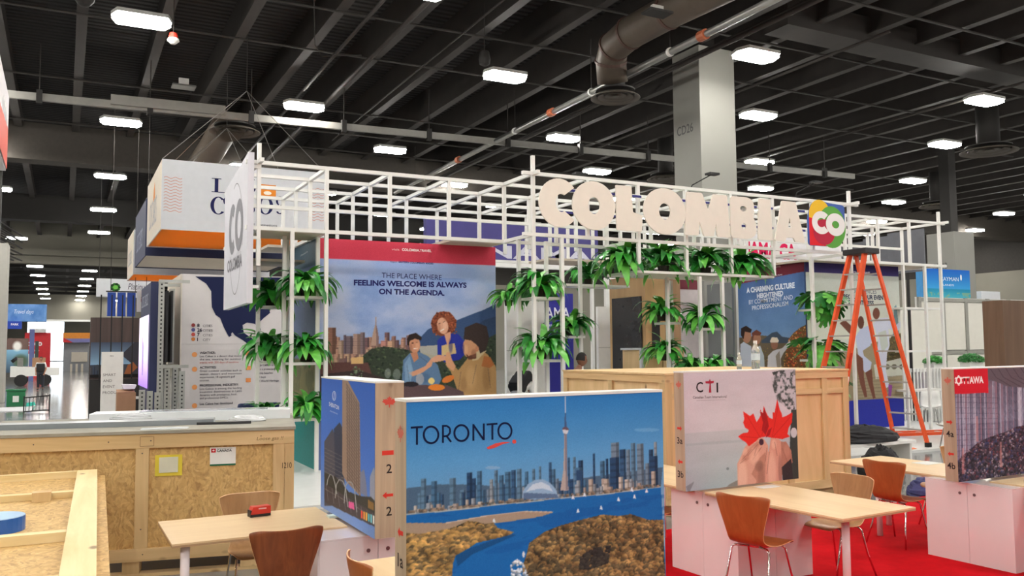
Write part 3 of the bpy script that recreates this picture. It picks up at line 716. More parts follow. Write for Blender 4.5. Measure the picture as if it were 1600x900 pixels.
# far stands on the left of the aisle
t = thing('far_stand', 'far blue stand with a wide sky blue hanging fascia at left', 'stand', (-3.6, 70, 0))
a = Art(120, 50, 1, (90, 140, 200)); n = a.noise(20, 7); a.a = a.a * 0; a.a += np.stack([60 + 70 * n, 110 + 60 * n, 180 + 40 * n], -1)
obj('fascia', MB().box(0, 2.5, .01, 1.2, 4.2, 5.42), paint('far_blue', (90, 140, 205), 0.6), t); picture('fascia_print', a, (0, 0, 5.42), UX, UZ, 2.5, 1.2, t, .005)
text('Travel days', (.5, -.01, 4.75), UX, UZ, .3, (220, 232, 245), t, width=1.2, shear=.3)
obj('low_fascia', MB().box(0, 1.0, -.6, .0, 3.65, 4.18), paint('deep_blue', (22, 62, 170), 0.6), t); text('PARK', (.35, -.62, 3.9), UX, UZ, .14, (240, 240, 250), t, bold=.03)
obj('post', MB().box(0, .1, -.6, -.5, 0, 3.64), LC, t); obj('post', MB().box(1.5, 1.8, -.2, 0, 0, 3.64), paint('slate_blue', (90, 100, 150), .6), t)
a = Art(60, 60, 1, (240, 244, 250)); a.grad(18, 60, (150, 205, 235), (70, 90, 110)); a.soft(40, 40, 24, 14, (90, 110, 90)); a.rect(0, 0, 60, 20, (120, 96, 90)); a.soft(30, 14, 14, 10, (255, 255, 250))
picture('back_print', a, (.05, -.02, 3.0), UX, UZ, 1.4, 2.4, t, .0)
t = thing('far_stand', 'far red stand with white lettering beyond the cart', 'stand', (-2.75, 80, 0))
REDS = paint('stand_red', (214, 34, 44), 0.5)
obj('wall_panel', MB().box(0, 1.85, 0.01, 1.5, 0, 3.6), REDS, t); obj('header', MB().box(.3, 1.5, -.5, 0, 3.6, 3.9), WHITE, t)
text('coco', (.15, -.01, 2.55), UX, UZ, .45, (250, 240, 240), t, bold=.04, width=1.1); text('TURISMO', (.15, -.01, 2.1), UX, UZ, .12, (250, 235, 235), t, width=.9)
obj('counter', MB().box(.3, .9, -.6, -.4, .9, 1.9), WHITE, t); obj('upright_panel', MB().box(.8, 1.05, -2, -1.9, 1.0, 2.9), paint('dark_green_panel', (60, 74, 66), .6), t)
t = thing('far_stand', 'far orange topped stand at the end of the aisle', 'stand', (0.0, 100, 0))
obj('header', MB().box(0, 2.6, 0, 1, 3.3, 4.0), paint('amber', (238, 150, 50), .5), t); obj('header_band', MB().box(0.2, 2.6, -.05, -.01, 3.0, 3.4), paint('lilac_blue', (130, 130, 190), .5), t)
obj('header_tip', MB().prism([(0, 0), (.9, 0), (0, .5)], (0, -.1, 3.0), UX, UZ, (0, .04, 0)), REDS, t)
obj('back_wall', MB().box(.1, 2.5, .5, .6, 0, 3.0), paint('grey_panel', (150, 152, 156), .6), t); obj('pictures', MB().box(.8, 2.3, .4, .49, 1.0, 2.0), CREAM, t)
for i in range(3): obj('stool', MB().box(.7 + .5 * i, .9 + .5 * i, -.8, -.6, 0, .8), CREAM, t)
obj('post', MB().box(2.4, 2.6, -2, -1.8, 0, 2.6), BLACK, t)
# utility cart in the aisle
t = thing('utility_cart', 'small white utility cart with black tyres parked in the aisle', 'cart', (-1.95, 52.0, 0), 0)
t.location = (-1.6, 59.0, 0); t.scale = (1.25, 1.25, 1.25)
obj('bed', MB().prism([(-.9, .45), (1.15, .5), (1.15, .85), (.2, .9), (-.9, .95)], (0, 0, 0), UX, UZ, (0, 1.0, 0)), WHITE, t)
for x in (-.45, .55):
    for y in (-.03, .93): obj('wheel', MB().tube([(x, y - .06, .28), (x, y + .1, .28)], .28, 18), BLACK, t)
obj('post', MB().box(-.62, -.38, .02, .1, .9, 1.35), PIPE, t); obj('load', MB().box(0, .55, .1, .7, .91, 1.35), paint('cardboard', (168, 128, 96)), t)
obj('steering_wheel', MB().tube([(-.7, .5, 1.2), (-.8, .5, 1.32)], .16, 12), BLACK, t)
t = thing('crate_bin', 'green plastic bin with a white label at the left edge', 'bin', tuple(at(15, 612, Z=0))[:2] + (0,)); t.location = (-1.72, 37.5, 0)
obj('body', MB().box(-.1, .5, 0, .5, 0, .55), paint('green_plastic', (20, 110, 66), .5), t); obj('bin_label', MB().box(.1, .3, -.01, -.001, .15, .38), WHITE, t); obj('rim', MB().box(-.13, .53, -.03, .53, .56, .62), paint('green_plastic', (20, 110, 66)), t)
t = thing('hand_truck', 'small black wire hand truck lying in the aisle', 'trolley', (-1.05, 33.0, 0))
for i in range(7): obj('rod', MB().bar((.0 + .1 * i, 0, .05), (.02 + .1 * i, .1, .52), .02), BLACK, t)
obj('frame', MB().bar((-.05, 0, .05), (.7, 0, .08), .04).bar((-.05, .1, .5), (.7, .1, .55), .04).bar((-.05, 0, .0), (-.05, .1, .55), .04).bar((.7, 0, .0), (.7, .1, .6), .04), BLACK, t)
tag(obj('wrap_sheet', MB().box(-2.5, -.9, 34, 36.5, 0, .02), LC), 'white plastic sheet spread on the aisle floor at left', 'sheet')
tag(obj('teal_rag', MB().prism([(0, 0), (.35, .03), (.3, .15), (.05, .12)], (-1.2, 37, 0), UX, UZ, (0, .3, 0)), paint('teal_cloth', (60, 200, 180), .7)), 'teal bag lying beside the green bin', 'bag')
# small cage of ceiling fixtures at the far left is part of the overhead stock
t = thing('pipe_rack', 'bundle of dark pipes hanging from the ceiling at the far left', 'pipe rack', (-4.2, 52, 8.0))
for i in range(5):
    for k in range(3): obj('pipe', MB().tube([(-.3 + .45 * k, -4, -.4 * i + .8), (1.2 + .4 * k, 4, -.35 * i + .6)], .05, 6), STEEL2, t)
# red hanging sign, top left corner
t = thing('hanging_sign', 'white and coral hanging sign cut by the left edge of the picture', 'sign', (-.66, 9.0, 0))
a = Art(60, 60, 1, (226, 224, 228)); a.poly([(0, 34), (60, 26), (60, 60), (0, 60)], (226, 90, 70)); 
obj('core', MB().box(-.6, -.01, 0, 3.0, 4.2, 5.12), LC, t); picture('sign_print', a, (0, 0, 5.1), UY, UZ, 3.0, .88, t, .002); text('dm', (.006, 1.9, 4.72), UY, UZ, .22, (250, 250, 250), t, width=.8, bold=.02)
for y in (.4, 2.6): obj('suspension_wire', MB().tube([(-.3, y, 5.12), (-.3, y, 11.02)], .01, 5), PIPE, t)

# ================================================================== THE WHITE FRAME PAVILION
G = 1.06; GX = [2.62 + G * i for i in range(16)]; GYF = 12.41; GY = [13.47 + 1.03 * i for i in range(4)]
ZT, ZM = 4.9, 3.88; TW = 0.058
plat = tag(obj('stage_platform', MB().box(1.9, 19.6, 10.95, 18.2, 0.0, 0.05), paint('platform_white', (222, 224, 222), 0.35, var=0.03)), 'low white platform under the white frame pavilion', 'platform')
FR = thing('display_frame', 'large white square-tube lattice pavilion carrying the cream letters', 'frame', (2.62, 12.41, 0.05))
FO = Vector((2.62, 12.41, 0.05))
BOXM = {}
def fbar(name, p, q, w=TW):
    p = Vector(p); q = Vector(q); d = q - p; L = d.length; ax = max(range(3), key=lambda i: abs(d[i]))
    key = (ax, round(L, 3), w)
    if key not in BOXM:
        e = [w / 2] * 3; e[ax] = L / 2
        me = MB().box(-e[0], e[0], -e[1], e[1], -e[2], e[2]).mesh(name); me.materials.append(WHITE); BOXM[key] = me
    return link(name, BOXM[key], None, FR, (p + q) / 2 - FO)
def xb(y, z, a, b, ext=0.0): fbar('beam', (a - ext, y, z), (b + ext, y, z))
def yb(x, z, a, b): fbar('beam', (x, a, z), (x, b, z))
def post(x, y, a, b): fbar('post', (x, y, a), (x, y, b))
XL, XR = GX[0], GX[15]; XS0, XS1 = 6.86, 14.28      # sign bay
h = TW / 2
# long beams, front to back, at the two upper levels
for z in (ZT, ZM):
    fbar('beam', (XL - .2, GY[0], z), (XS0 - h * 0 - .03, GY[0], z)); fbar('beam', (XS1 + .03, GY[0], z), (XR + .2, GY[0], z)); 
    fbar('beam', (XS0 - .2, GYF, z), (XS1 + .25, GYF, z))
for j, y in enumerate(GY[1:]):
    for z in (ZT,) if j != 2 else (ZT, ZM): fbar('beam', (XL, y, z + .0), (XR, y, z))
    fbar('beam', (XL, y, (ZT + ZM) / 2), (XR, y, (ZT + ZM) / 2)) if j == 0 else None
fbar('beam', (XS0 + .03, GY[0], ZT), (XS1 - .03, GY[0], ZT)); fbar('beam', (XS0 + .03, GY[0], ZM), (XS1 - .03, GY[0], ZM))
# depth beams and the one-metre posts of the cage
for i, x in enumerate(GX):
    xx = x
    for j in range(3):
        a = GY[j] + h; b = GY[j + 1] - h
        fbar('beam', (xx, a, ZT), (xx, b, ZT))
        if i in (0, 1, 4, 8, 12, 15): fbar('beam', (xx, a, ZM), (xx, b, ZM))
    if XS0 - .2 < x < XS1 + .1:
        fbar('beam', (x, GYF + h, ZT), (x, GY[0] - h, ZT)); 
        if i in (4, 6, 8, 10, 11): fbar('beam', (x, GYF + h, ZM), (x, GY[0] - h, ZM))
        post(x, GYF, ZM + h, ZT - h) if i not in (4, 11) else None
    for j in range(4):
        if (i * 7 + j * 3) % 5 != 4 or j == 0: post(x, GY[j], ZM + h, ZT - h)
fbar('beam', (XL, GY[0] - .25, ZT), (XL, GY[0] - h, ZT)); fbar('beam', (XR, GY[0] - .25, ZT), (XR, GY[0] - h, ZT)); fbar('beam', (XS0, GYF - .2, ZT), (XS0, GYF - h, ZT)); fbar('beam', (XS1, GYF - .25, ZT), (XS1, GYF - h, ZT))
post(XL, GY[0], ZT + h, ZT + .3); post(XS0, GYF, ZT + h, ZT + .3); post(XS1, GYF, ZT + h, ZT + .28); post(XR, GY[0], ZT + h, ZT + .28)
post(XS0, GYF, ZM + h, ZT - h); post(XS1, GYF, ZM + h, ZT - h)
# full height posts
B0 = 0.05
for x, y in ((XL, GY[0]), (3.68, GY[0]), (XS0, GYF), (7.4, GYF), (XS1, GYF), (XR, GY[0]), (3.14, GY[0]), (17.2, GY[0]), (17.2, 14.0), (17.95, 13.47), (7.4, 12.94), (6.86, 12.94), (3.14, 14.0), (3.68, 13.98),
             (10.33, GYF), (10.86, GYF), (10.0, 12.94), (10.5, 13.47), (13.76, 12.96), (14.12, 13.32), (2.83, 14.5), (2.9, 14.53 + .3), (3.3, 14.5), (8.1, 13.6), (8.5, 13.6), (16.36, 14.5)):
    top = ZM - h if x not in (10.33, 10.86) else 3.32 - .03
    if (x, y) in ((10.0, 12.94), (10.5, 13.47)): top = 3.3
    if x == XL: post(x, y, 3.3, top); continue
    post(x, y, B0, top)
# hanging planter frames under the sign
for i in (6, 7, 8, 9): post(8.98 + G * (i - 6), GYF, 3.37, ZM - h)
# ledges
def ledge(x0, x1, y0, y1, z, name='shelf', m=None):
    return obj(name, MB().box(x0 - FO.x, x1 - FO.x, y0 - FO.y, y1 - FO.y, z - FO.z - .022, z - FO.z + .022), m or WHITE, FR)
for z in (2.83, 1.79, .92):
    ledge(3.17, 3.65, 13.5, 13.97, z); ledge(6.89, 7.37, 12.44, 12.91, z)
ledge(2.86, 3.27, 14.5, 14.9, 2.72); ledge(2.86, 3.27, 14.5, 14.9, 1.8)
for z in (2.33, 1.5): ledge(10.36, 10.83, 12.44, 12.92, z); 
ledge(10.03, 10.3, 12.95, 13.4, 2.45); ledge(8.13, 8.47, 13.4, 13.9, 2.2)
for z in (2.86, 1.86, .95): ledge(17.23, 17.92, 13.5, 13.97, z); ledge(17.98, 18.5, 13.5, 13.9, z)
for z in (2.75, 1.7, .9): ledge(13.79, 14.28, 12.99, 13.4, z)
ledge(8.95, 12.2, GYF + .03, GY[0] - .03, 3.34, 'planter_shelf'); ledge(8.0, 9.9, 14.0, 14.5, 3.2, 'planter_shelf')
SOF = paint('shaded_soffit_board', (200, 188, 170), 0.6, var=.03)  # tan base colour carries the brownish shadow seen on the panel undersides
for x0, x1, y0, y1 in ((2.66, 3.64, 13.52, 14.46), (5.84, 6.83, 13.52, 14.46), (14.34, 15.3, 13.52, 15.4), (15.34, 18.4, 13.52, 14.46), (3.2, 4.6, 15.6, 16.5), (9, 12, 15.6, 16.5)): ledge(x0, x1, y0, y1, ZM - .01, 'soffit_panel', SOF)
ledge(2.66, 3.6, 14.52, 15.4, 3.5, 'soffit_panel', SOF)

# ---- cream letters, each on blue straps
def curve_letter(name, splines, o, sx, sz, depth, m, label):
    cu = bpy.data.curves.new(name, 'CURVE'); cu.dimensions = '2D'; cu.fill_mode = 'BOTH'; cu.extrude = depth / 2; cu.bevel_depth = 0.003
    for sp in splines:
        s = cu.splines.new('POLY'); s.points.add(len(sp) - 1); s.use_cyclic_u = True
        for i, (a, b) in enumerate(sp): s.points[i].co = (a * sx, b * sz, 0, 1)
    t = bpy.data.objects.new('t', cu); COL.objects.link(t); dg = bpy.context.evaluated_depsgraph_get(); me = bpy.data.meshes.new_from_object(t.evaluated_get(dg))
    bpy.data.objects.remove(t); bpy.data.curves.remove(cu); me.materials.clear(); me.name = name
    th = thing('sign_letter', label, 'letter', tuple(o))
    ob = link('letter_body', me, m, th, (0, 0, 0), (PI / 2, 0, 0))
    return th
def rnd_poly(pts, r=.04, n=4):
    out = []; N = len(pts)
    for i in range(N):
        p = Vector(pts[i]); a = Vector(pts[i - 1]) - p; b = Vector(pts[(i + 1) % N]) - p
        rr = min(r, a.length * .45, b.length * .45); A = p + a.normalized() * rr; Bq = p + b.normalized() * rr
        for k in range(n + 1):
            t_ = k / n; q = A * (1 - t_) ** 2 + p * 2 * t_ * (1 - t_) + Bq * t_ ** 2; out.append((q.x, q.y))
    return out
LETC = paint('cream_letter_foam', (234, 226, 214), .7, var=.02)
Cc = [(.56 + .56 * math.cos(t), .5 + .52 * math.sin(t)) for t in [R(42 + 276 * k / 30) for k in range(31)]] + [(.62 + .17 * math.cos(t), .5 + .2 * math.sin(t)) for t in [R(300 - 240 * k / 20) for k in range(21)]]
Oo = [ellipse(.5, .5, .53, .53, 40), ellipse(.5, .5, .15, .19, 30)]
Ll = [rnd_poly([(0, 0), (1.05, 0), (1.1, .36), (.68, .42), (.64, 1), (-.02, 1)])]
Mm = [rnd_poly([(-.03, 0), (.03, 1), (.38, 1), (.52, .6), (.64, 1), (.97, 1), (1.03, 0), (.72, 0), (.70, .34), (.63, 0), (.40, 0), (.31, .34), (.28, 0)], .03)]
Bb = [rnd_poly([(0, 0), (.72, 0), (.98, .1), (1.0, .38), (.86, .54), (.93, .66), (.9, .92), (.7, 1), (0, 1)], .12, 5), ellipse(.5, .72, .13, .07, 16), ellipse(.5, .3, .1, .075, 16)]
Ii = [rnd_poly([(0, 0), (1, 0), (.9, 1), (.1, 1)], .05)]
Aa = [rnd_poly([(0, 0), (.26, 1), (.72, 1), (1, 0), (.66, 0), (.62, .1), (.38, .1), (.33, 0)], .04), [(.44, .34), (.57, .34), (.505, .62)]]
YL = GYF - .17
wz0 = 4.02; hz = .78
rows = [('C', [Cc], 842, 898, 'first cream foam letter C at the left of the raised sign'), ('O', Oo, 896, 959, 'cream foam letter O between the C and the L'), ('L', Ll, 963, 1000, 'cream foam letter L of the raised sign'),
        ('O', Oo, 1007, 1069, 'cream foam letter O between the L and the M'), ('M', Mm, 1071, 1138, 'wide cream foam letter M of the raised sign'), ('B', Bb, 1141, 1181, 'cream foam letter B of the raised sign'),
        ('I', Ii, 1183, 1206, 'narrow cream foam letter I of the raised sign'), ('A', Aa, 1209, 1256, 'cream foam letter A at the right end of the raised sign')]
STRAP = paint('blue_strap', (40, 40, 120), 0.6)
for ch, sp, pa, pb, lab in rows:
    xa = at(pa, 330, Y=YL).x; xb_ = at(pb, 340, Y=YL).x
    th = curve_letter('letter_' + ch, sp, (xa, YL, wz0), xb_ - xa, hz, .022, LETC, lab)
    for z in (.22, .6):
        obj('strap', MB().box((xb_ - xa) * .45, (xb_ - xa) + .05, .016, .028, z, z + .04), STRAP, th)
# colourful CO emblem
xa = at(1264, 345, Y=YL).x; xc = at(1320, 345, Y=YL).x; Wc = xc - xa
t = thing('logo_sign', 'round-cornered yellow, blue, red and green sign with white CO', 'sign', (xa, YL, 3.98))
obj('board', MB().prism(rnd_poly([(0, 0), (.55, -.0), (.9, .12), (1.0, .45), (1.0, .92), (.5, .95), (.3, 1.0), (.1, .9), (0, .6)], .08), (0, 0, 0), UX * Wc, UZ * .92, (0, .05, 0)), paint('logo_blue', (44, 84, 168), .5), t)
Sx, Sz = Wc, .92
shape([ellipse(.3, .66, .3, .34)], (0, 0, 0), UX, UZ, (240, 194, 58), t, 'yellow_disc', .002, Sx, Sz)
shape([[(0, 0), (.62, 0), (.7, .2), (.5, .5), (.0, .6)]], (0, 0, 0), UX, UZ, (226, 48, 56), t, 'red_field', .004, Sx, Sz)
shape([ellipse(.62, .42, .39, .46)], (0, 0, 0), UX, UZ, (98, 168, 76), t, 'green_disc', .006, Sx, Sz)
shape([ellipse(.4, .3, .3, .28)], (0, 0, 0), UX, UZ, (186, 48, 72), t, 'crimson_disc', .008, Sx, Sz)
shape(ring(.33, .5, .26, .25, .15, 32, R(45), R(315)), (0, 0, 0), UX, UZ, (240, 238, 236), t, 'letter_c', .010, Sx, Sz)
shape(ring(.72, .48, .27, .25, .17, 36), (0, 0, 0), UX, UZ, (240, 238, 236), t, 'letter_o', .012, Sx, Sz); 
# white banner slab with the grey emblem
t = thing('hanging_banner', 'white banner slab with grey round CO emblem at the left corner of the frame', 'banner', (2.44, 13.38, 2.7))
obj('slab', MB().add([(0, 0, 0.02), (.09, 0, .02), (.09, 2.1, 0), (0, 2.1, 0), (0, 0, 2.33), (.09, 0, 2.33), (.09, 2.1, 2.08), (0, 2.1, 2.08)], [(3, 2, 1, 0), (4, 5, 6, 7), (0, 1, 5, 4), (1, 2, 6, 5), (2, 3, 7, 6), (3, 0, 4, 7)]), paint('banner_slab', (214, 214, 222), .5, var=.02), t)
GB = (150, 150, 156)
shape(ring(.8, 1.3, .34, .42, .2, 30, R(50), R(310)), (0, 2.1, 0), -UY, UZ, GB, t, 'emblem_c', .002); shape(ring(1.4, 1.3, .36, .42, .2, 30), (0, 2.1, 0), -UY, UZ, GB, t, 'emblem_o', .003)
shape(ring(1.1, 1.1, .62, .92, .02, 30, R(-10), R(110)), (0, 2.1, 0), -UY, UZ, GB, t, 'emblem_line', .002); shape(ring(1.1, 1.0, .5, .8, .02, 30, R(190), R(350)), (0, 2.1, 0), -UY, UZ, GB, t, 'emblem_line', .002)
text('COLOMBIA', (-.002, 1.75, .62), -UY, UZ, .2, (130, 130, 136), t, width=1.35, bold=.03)
for z in (.25, 1.0, 2.1): obj('bracket', MB().box(.05, .19 + .0, .05, .1, z, z + .05), WHITE, t)

# ---- printed walls of the pavilion
PB = paint('poster_back_blue', (92, 112, 160), 0.6)
PW = thing('poster_wall', 'tall poster wall with red header, mountain city and three people at a table', 'poster wall', (3.7, 14.05, .05)); PWX, PWZ = 3.27, 3.8
obj('panel', MB().box(0, PWX, .01, 2.5, 0, PWZ), PB, PW)
PC = thing('poster_wall', 'blue poster wall facing the aisle with people in white shirts by flowers', 'poster wall', (14.45, 13.83, .05)); PCW, PCZ = 2.12, 3.8
obj('panel', MB().box(.01, .3, .02, PCW, 0, PCZ), PB, PC)
PD = thing('poster_wall', 'poster wall with navy header and dancers behind the orange ladder', 'poster wall', (14.46, 13.80, .05)); PDW = 3.0; PDZ = 3.8
obj('panel', MB().box(.0, PDW, .012, .02, 0, PDZ), PB, PD)
GLS = paint('grey_side_panel', (120, 126, 128), .25, var=.1, scale=1.2)
t = thing('partition_wall', 'plain grey panel left of the blue people poster', 'panel', (14.3, 16.0, .05)); obj('sheet', MB().box(0, .06, 0, .9, .0, 3.5), GLS, t)
obj('lower_band', MB().box(-.004, .0, 0, .9, 0, 1.7), paint('dark_slate_band', (50, 56, 62), .4), t)
t = thing('poster_wall', 'white poster wall with maroon header behind the hanging ferns', 'poster wall', (12.4, 17.2, .05)); 
obj('panel', MB().box(0, 1.9, .01, .1, 0, 3.75), paint('white_poster', (216, 208, 210), .6), t); obj('header', MB().box(0, 1.9, -.0, .01, 3.4, 3.75), paint('maroon', (120, 44, 60), .6), t)
text('Region CARIBBEAN', (.5, -.001, 3.2), UX, UZ, .05, (80, 76, 90), t)
for i in range(2): obj('stained_band', MB().box(0, 1.9, -.005, 0, .8, 1.6), paint('print_arches', (110, 92, 84), .6, var=.3, scale=9), t) if i == 0 else None

# MDF tower with dark screen
MDF = wood('mdf_board', (176, 142, 98), (196, 162, 116), 2, 3); SCR = paint('dark_screen', (42, 42, 46), .25)
t = thing('screen_tower', 'tan board tower with a tall dark screen under the plant shelf', 'tower', (11.0, 15.0, .05))
obj('body', MB().box(0, .5, 0, 1.35, 0, 3.5), MDF, t)
obj('screen', MB().box(-.03, -.002, .12, 1.22, .35, 3.05), SCR, t)
obj('side_recess', MB().box(.16, .36, -.02, -.001, .3, 2.85), BLACK, t)
tag(obj('board_wall', MB().box(11.62, 12.1, 15.2, 15.6, .05, 3.5), wood('mdf_board2', (156, 124, 92), (176, 144, 110), 2, 3)), 'brown board wall right of the tower with the dark screen', 'wall panel')

# ---- ferns
LEAFM = [paint('leaf_green', (54, 150, 50), .35, var=.35, scale=9), paint('leaf_green_light', (104, 188, 76), .35, var=.3, scale=9), paint('leaf_green_dark', (34, 116, 42), .4, var=.3, scale=9)]
def leaf_mesh(L, W, rise, droop, seed, lobed=False):
    rnd_ = random.Random(seed); n = 7; vs = []; fs = []; a = rise; x = z = 0.0; tw = rnd_.uniform(-.3, .3)
    for i in range(n + 1):
        t_ = i / n; w = W * (math.sin(PI * min(1, t_ * .93 + .07)) ** .7) * (.55 if t_ < .12 else 1)
        if i == n: w = .004
        cz = -.25 * w
        s_ = math.sin(tw * t_) * w
        vs += [(x, -w, z + s_), (x, 0, z + cz), (x, w, z - s_)]
        x += L / n * math.cos(a); z += L / n * math.sin(a); a -= (rise + droop) / n
    for i in range(n):
        for k in range(2):
            fs.append((i * 3 + k, i * 3 + k + 1, i * 3 + k + 4, i * 3 + k + 3))
    me = bpy.data.meshes.new('leaf'); me.from_pydata(vs, [], fs)
    for p in me.polygons: p.use_smooth = True
    me.materials.append(LEAFM[seed % 3])
    return me
LONG = [leaf_mesh(L, W * 1.22, a, d, i) for i, (L, W, a, d) in enumerate(((.50, .038, 1.0, 1.5), (.46, .045, .7, 1.6), (.54, .036, 1.15, 1.4), (.42, .05, .5, 1.6), (.5, .042, .3, 1.6), (.36, .04, 1.2, .9), (.45, .052, .85, 1.65), (.42, .036, 1.3, .4), (.52, .044, .6, 1.65)))]
POT = paint('plant_pot', (54, 44, 38), .8)
potm = MB().lathe([(.07, 0), (.1, .0), (.12, .16), (.1, .16)], n=12).mesh('pot'); potm.materials.append(POT)
def fern(label, x, y, z, scale=1.0, n=38, seed=0, up=0.0, group=None):
    rn = random.Random(seed); t = thing('potted_fern', label, 'plant', (x, y, z), 0, group)
    link('pot', potm, None, t, (0, 0, 0)).scale = (scale * .8,) * 3
    n = int(n * 1.6); scale *= 1.3
    for i in range(n):
        me = LONG[rn.randrange(9)] if rn.random() > up else LONG[rn.choice((2, 5, 7))]
        l = link('leaf', me, None, t, (rn.uniform(-.03, .03), rn.uniform(-.03, .03), .1 * scale + rn.uniform(-.02, .08)), (rn.uniform(-.25, .25), rn.uniform(-.3, .25), i * 2.4 + rn.uniform(-.3, .3)))
        s_ = scale * rn.uniform(.8, 1.12); l.scale = (s_, s_, s_)
    return t
fern('arching fern on the top shelf of the left tower', 3.42, 13.72, 2.86, 1.0, 42, 1)
fern('arching fern on the middle shelf of the left tower', 3.42, 13.72, 1.82, 1.0, 42, 2)
fern('fern on the lowest shelf of the left tower by the osb crate', 3.44, 13.7, .95, .85, 34, 3)
fern('darker fern set back behind the top left tower shelf', 3.08, 14.7, 2.75, 1.05, 40, 4)
fern('fern set back beside the grey map wall, middle height', 3.05, 14.7, 1.83, 1.05, 40, 5)
fern('low fern peeping over the left end of the crate lid', 3.0, 14.6, .75, .9, 30, 6)
fern('fern on the upper shelf under the sign corner', 7.13, 12.68, 2.86, 1.05, 44, 7)
fern('big fern on the middle shelf under the sign corner', 7.13, 12.68, 1.82, 1.1, 44, 8)
fern('small fern left of the sign corner shelf, half hidden', 6.95, 13.5, 2.75, .8, 26, 9)
fern('upright fern on the shelf right of the sign corner', 9.1, 14.25, 3.22, .95, 34, 10, .5)
fern('fern set back left of the tan screen tower', 8.3, 13.65, 2.23, .95, 34, 11)
for i, (x, lab) in enumerate(((8.95, 'fern at the left end of the long planter shelf under the sign'), (9.85, 'second fern from the left on the long planter shelf'), (10.85, 'third fern from the left on the long planter shelf'), (11.75, 'fern at the right end of the long planter shelf'))):
    fern(lab, x, 12.85, 3.36, 1.15, 46, 20 + i, .35)
fern('fern on the upper shelf of the tower right of the tan screen tower', 10.62, 12.68, 2.34, 1.0, 42, 30)
fern('fern set back left on the tower right of the tan screen tower', 10.05, 13.2, 2.5, .9, 36, 31)
fern('fern behind the small wrapped crate', 10.1, 13.2, 1.75, .95, 30, 32)
fern('low fern just above the central crate near the small bottle', 10.9, 12.7, 1.5, .8, 26, 33)
fern('low fern just above the central crate by the small wrapped crate', 10.3, 12.7, 1.5, .8, 26, 34)
# monstera plants
def monstera_mesh(seed):
    r_ = .17; pts = []; c = (.16, 0)
    for k in range(36):
        a = PI + 2 * PI * k / 36; rr = r_ * (1.0 + .12 * math.cos(a)) * (1 - (.42 if k % 4 == 2 and 5 < k < 31 else 0))
        pts.append((c[0] + rr * 1.15 * math.cos(a), c[1] + rr * math.sin(a)))
    vs = [(c[0], 0, .0)] + [(a, b, -.9 * (a * a + .6 * b * b)) for a, b in pts]; fs = [(0, i + 1, (i + 1) % 36 + 1) for i in range(36)]
    me = bpy.data.meshes.new('leaf'); me.from_pydata(vs, [], fs); me.materials.append(LEAFM[seed % 3]); return me
MON = [monstera_mesh(i) for i in range(3)]
def monstera(label, x, y, z, seed, n=22):
    rn = random.Random(seed); t = thing('potted_monstera', label, 'plant', (x, y, z)); link('pot', potm, None, t)
    for i in range(n):
        a = rn.uniform(0, 2 * PI); e = rn.uniform(-.9, .5); rr = rn.uniform(.05, .24)
        l = link('leaf', MON[rn.randrange(3)], None, t, (rr * math.cos(a), rr * math.sin(a), .3 + .25 * e), (rn.uniform(-.4, .4), -e + .5, a)); l.scale = (1.25,) * 3
    for i in range(8):
        a = i * .8; obj('stem', MB().tube([(0, 0, .14), (.1 * math.cos(a), .1 * math.sin(a), .35)], .006, 5), LEAFM[2], t)
    return t
monstera('split-leaf plant on the upper shelf left of the ladder', 14.12, 13.1, 2.78, 1); monstera('split-leaf plant on the middle shelf left of the ladder', 14.1, 13.1, 1.73, 2)
monstera('split-leaf plant low behind the right end of the central crate', 14.1, 13.15, .93, 3, 16)

# ---- orange step ladder
t = thing('step_ladder', 'tall orange fibreglass step ladder with silver steps', 'ladder', (13.95, 11.85, .05)); LO = Vector((13.95, 11.85, .05))
ORL = paint('orange_fibreglass', (232, 88, 40), .45, var=.05); ALU = paint('ladder_aluminium', (190, 190, 188), .35, .6)
ft = {'a': Vector((13.15, 12.7, .07)), 'b': Vector((13.05, 11.83, .07)), 'c': Vector((14.7, 11.85, .07)), 'd': Vector((14.74, 11.14, .07))}
tp = {'a': Vector((13.85, 12.05, 3.8)), 'b': Vector((13.83, 11.68, 3.8)), 'c': Vector((14.02, 12.05, 3.8)), 'd': Vector((14.06, 11.66, 3.8))}
for k in 'abcd':
    d = tp[k] - ft[k]; obj('side_rail', MB().bar(ft[k] + d * .015 - LO, tp[k] - LO, .05 if k in 'cd' else .055, .10 if k in 'ab' else .07, up=(1, 0, 0)), ORL, t)
    f_ = ft[k] - LO; obj('foot', MB().box(f_.x - .05, f_.x + .05, f_.y - .04, f_.y + .04, f_.z - .015, f_.z + .07), BLACK, t)
for i in range(1, 12):
    s_ = i / 12.3
    p = ft['a'].lerp(tp['a'], s_) - LO; q = ft['b'].lerp(tp['b'], s_) - LO; obj('step', MB().bar(p, q, .1, .025), ALU, t)
    if i % 1 == 0: p = ft['c'].lerp(tp['c'], s_) - LO; q = ft['d'].lerp(tp['d'], s_) - LO; obj('rear_brace', MB().bar(p, q, .035, .03), ALU, t)
c = Vector((13.94, 11.86, 3.84)) - LO
obj('top_cap', MB().box(c.x - .2, c.x + .2, c.y - .28, c.y + .28, c.z - .05, c.z + .06), paint('black_plastic', (40, 40, 44), .5), t, bevel=.015)
p = ft['b'].lerp(tp['b'], .32) - LO
for k, (s0, s1, cc) in enumerate(((.27, .36, (245, 240, 235)), (.16, .2, (240, 240, 240)), (.40, .48, (200, 60, 40)))):
    a = ft['b'].lerp(tp['b'], s0) - LO; b_ = ft['b'].lerp(tp['b'], s1) - LO; n_ = Vector((-.3, -.9, 0)).normalized() * .055; obj('sticker', MB().bar(a + n_, b_ + n_, .004, .05, up=(1, 0, 0)), flat(cc), t)
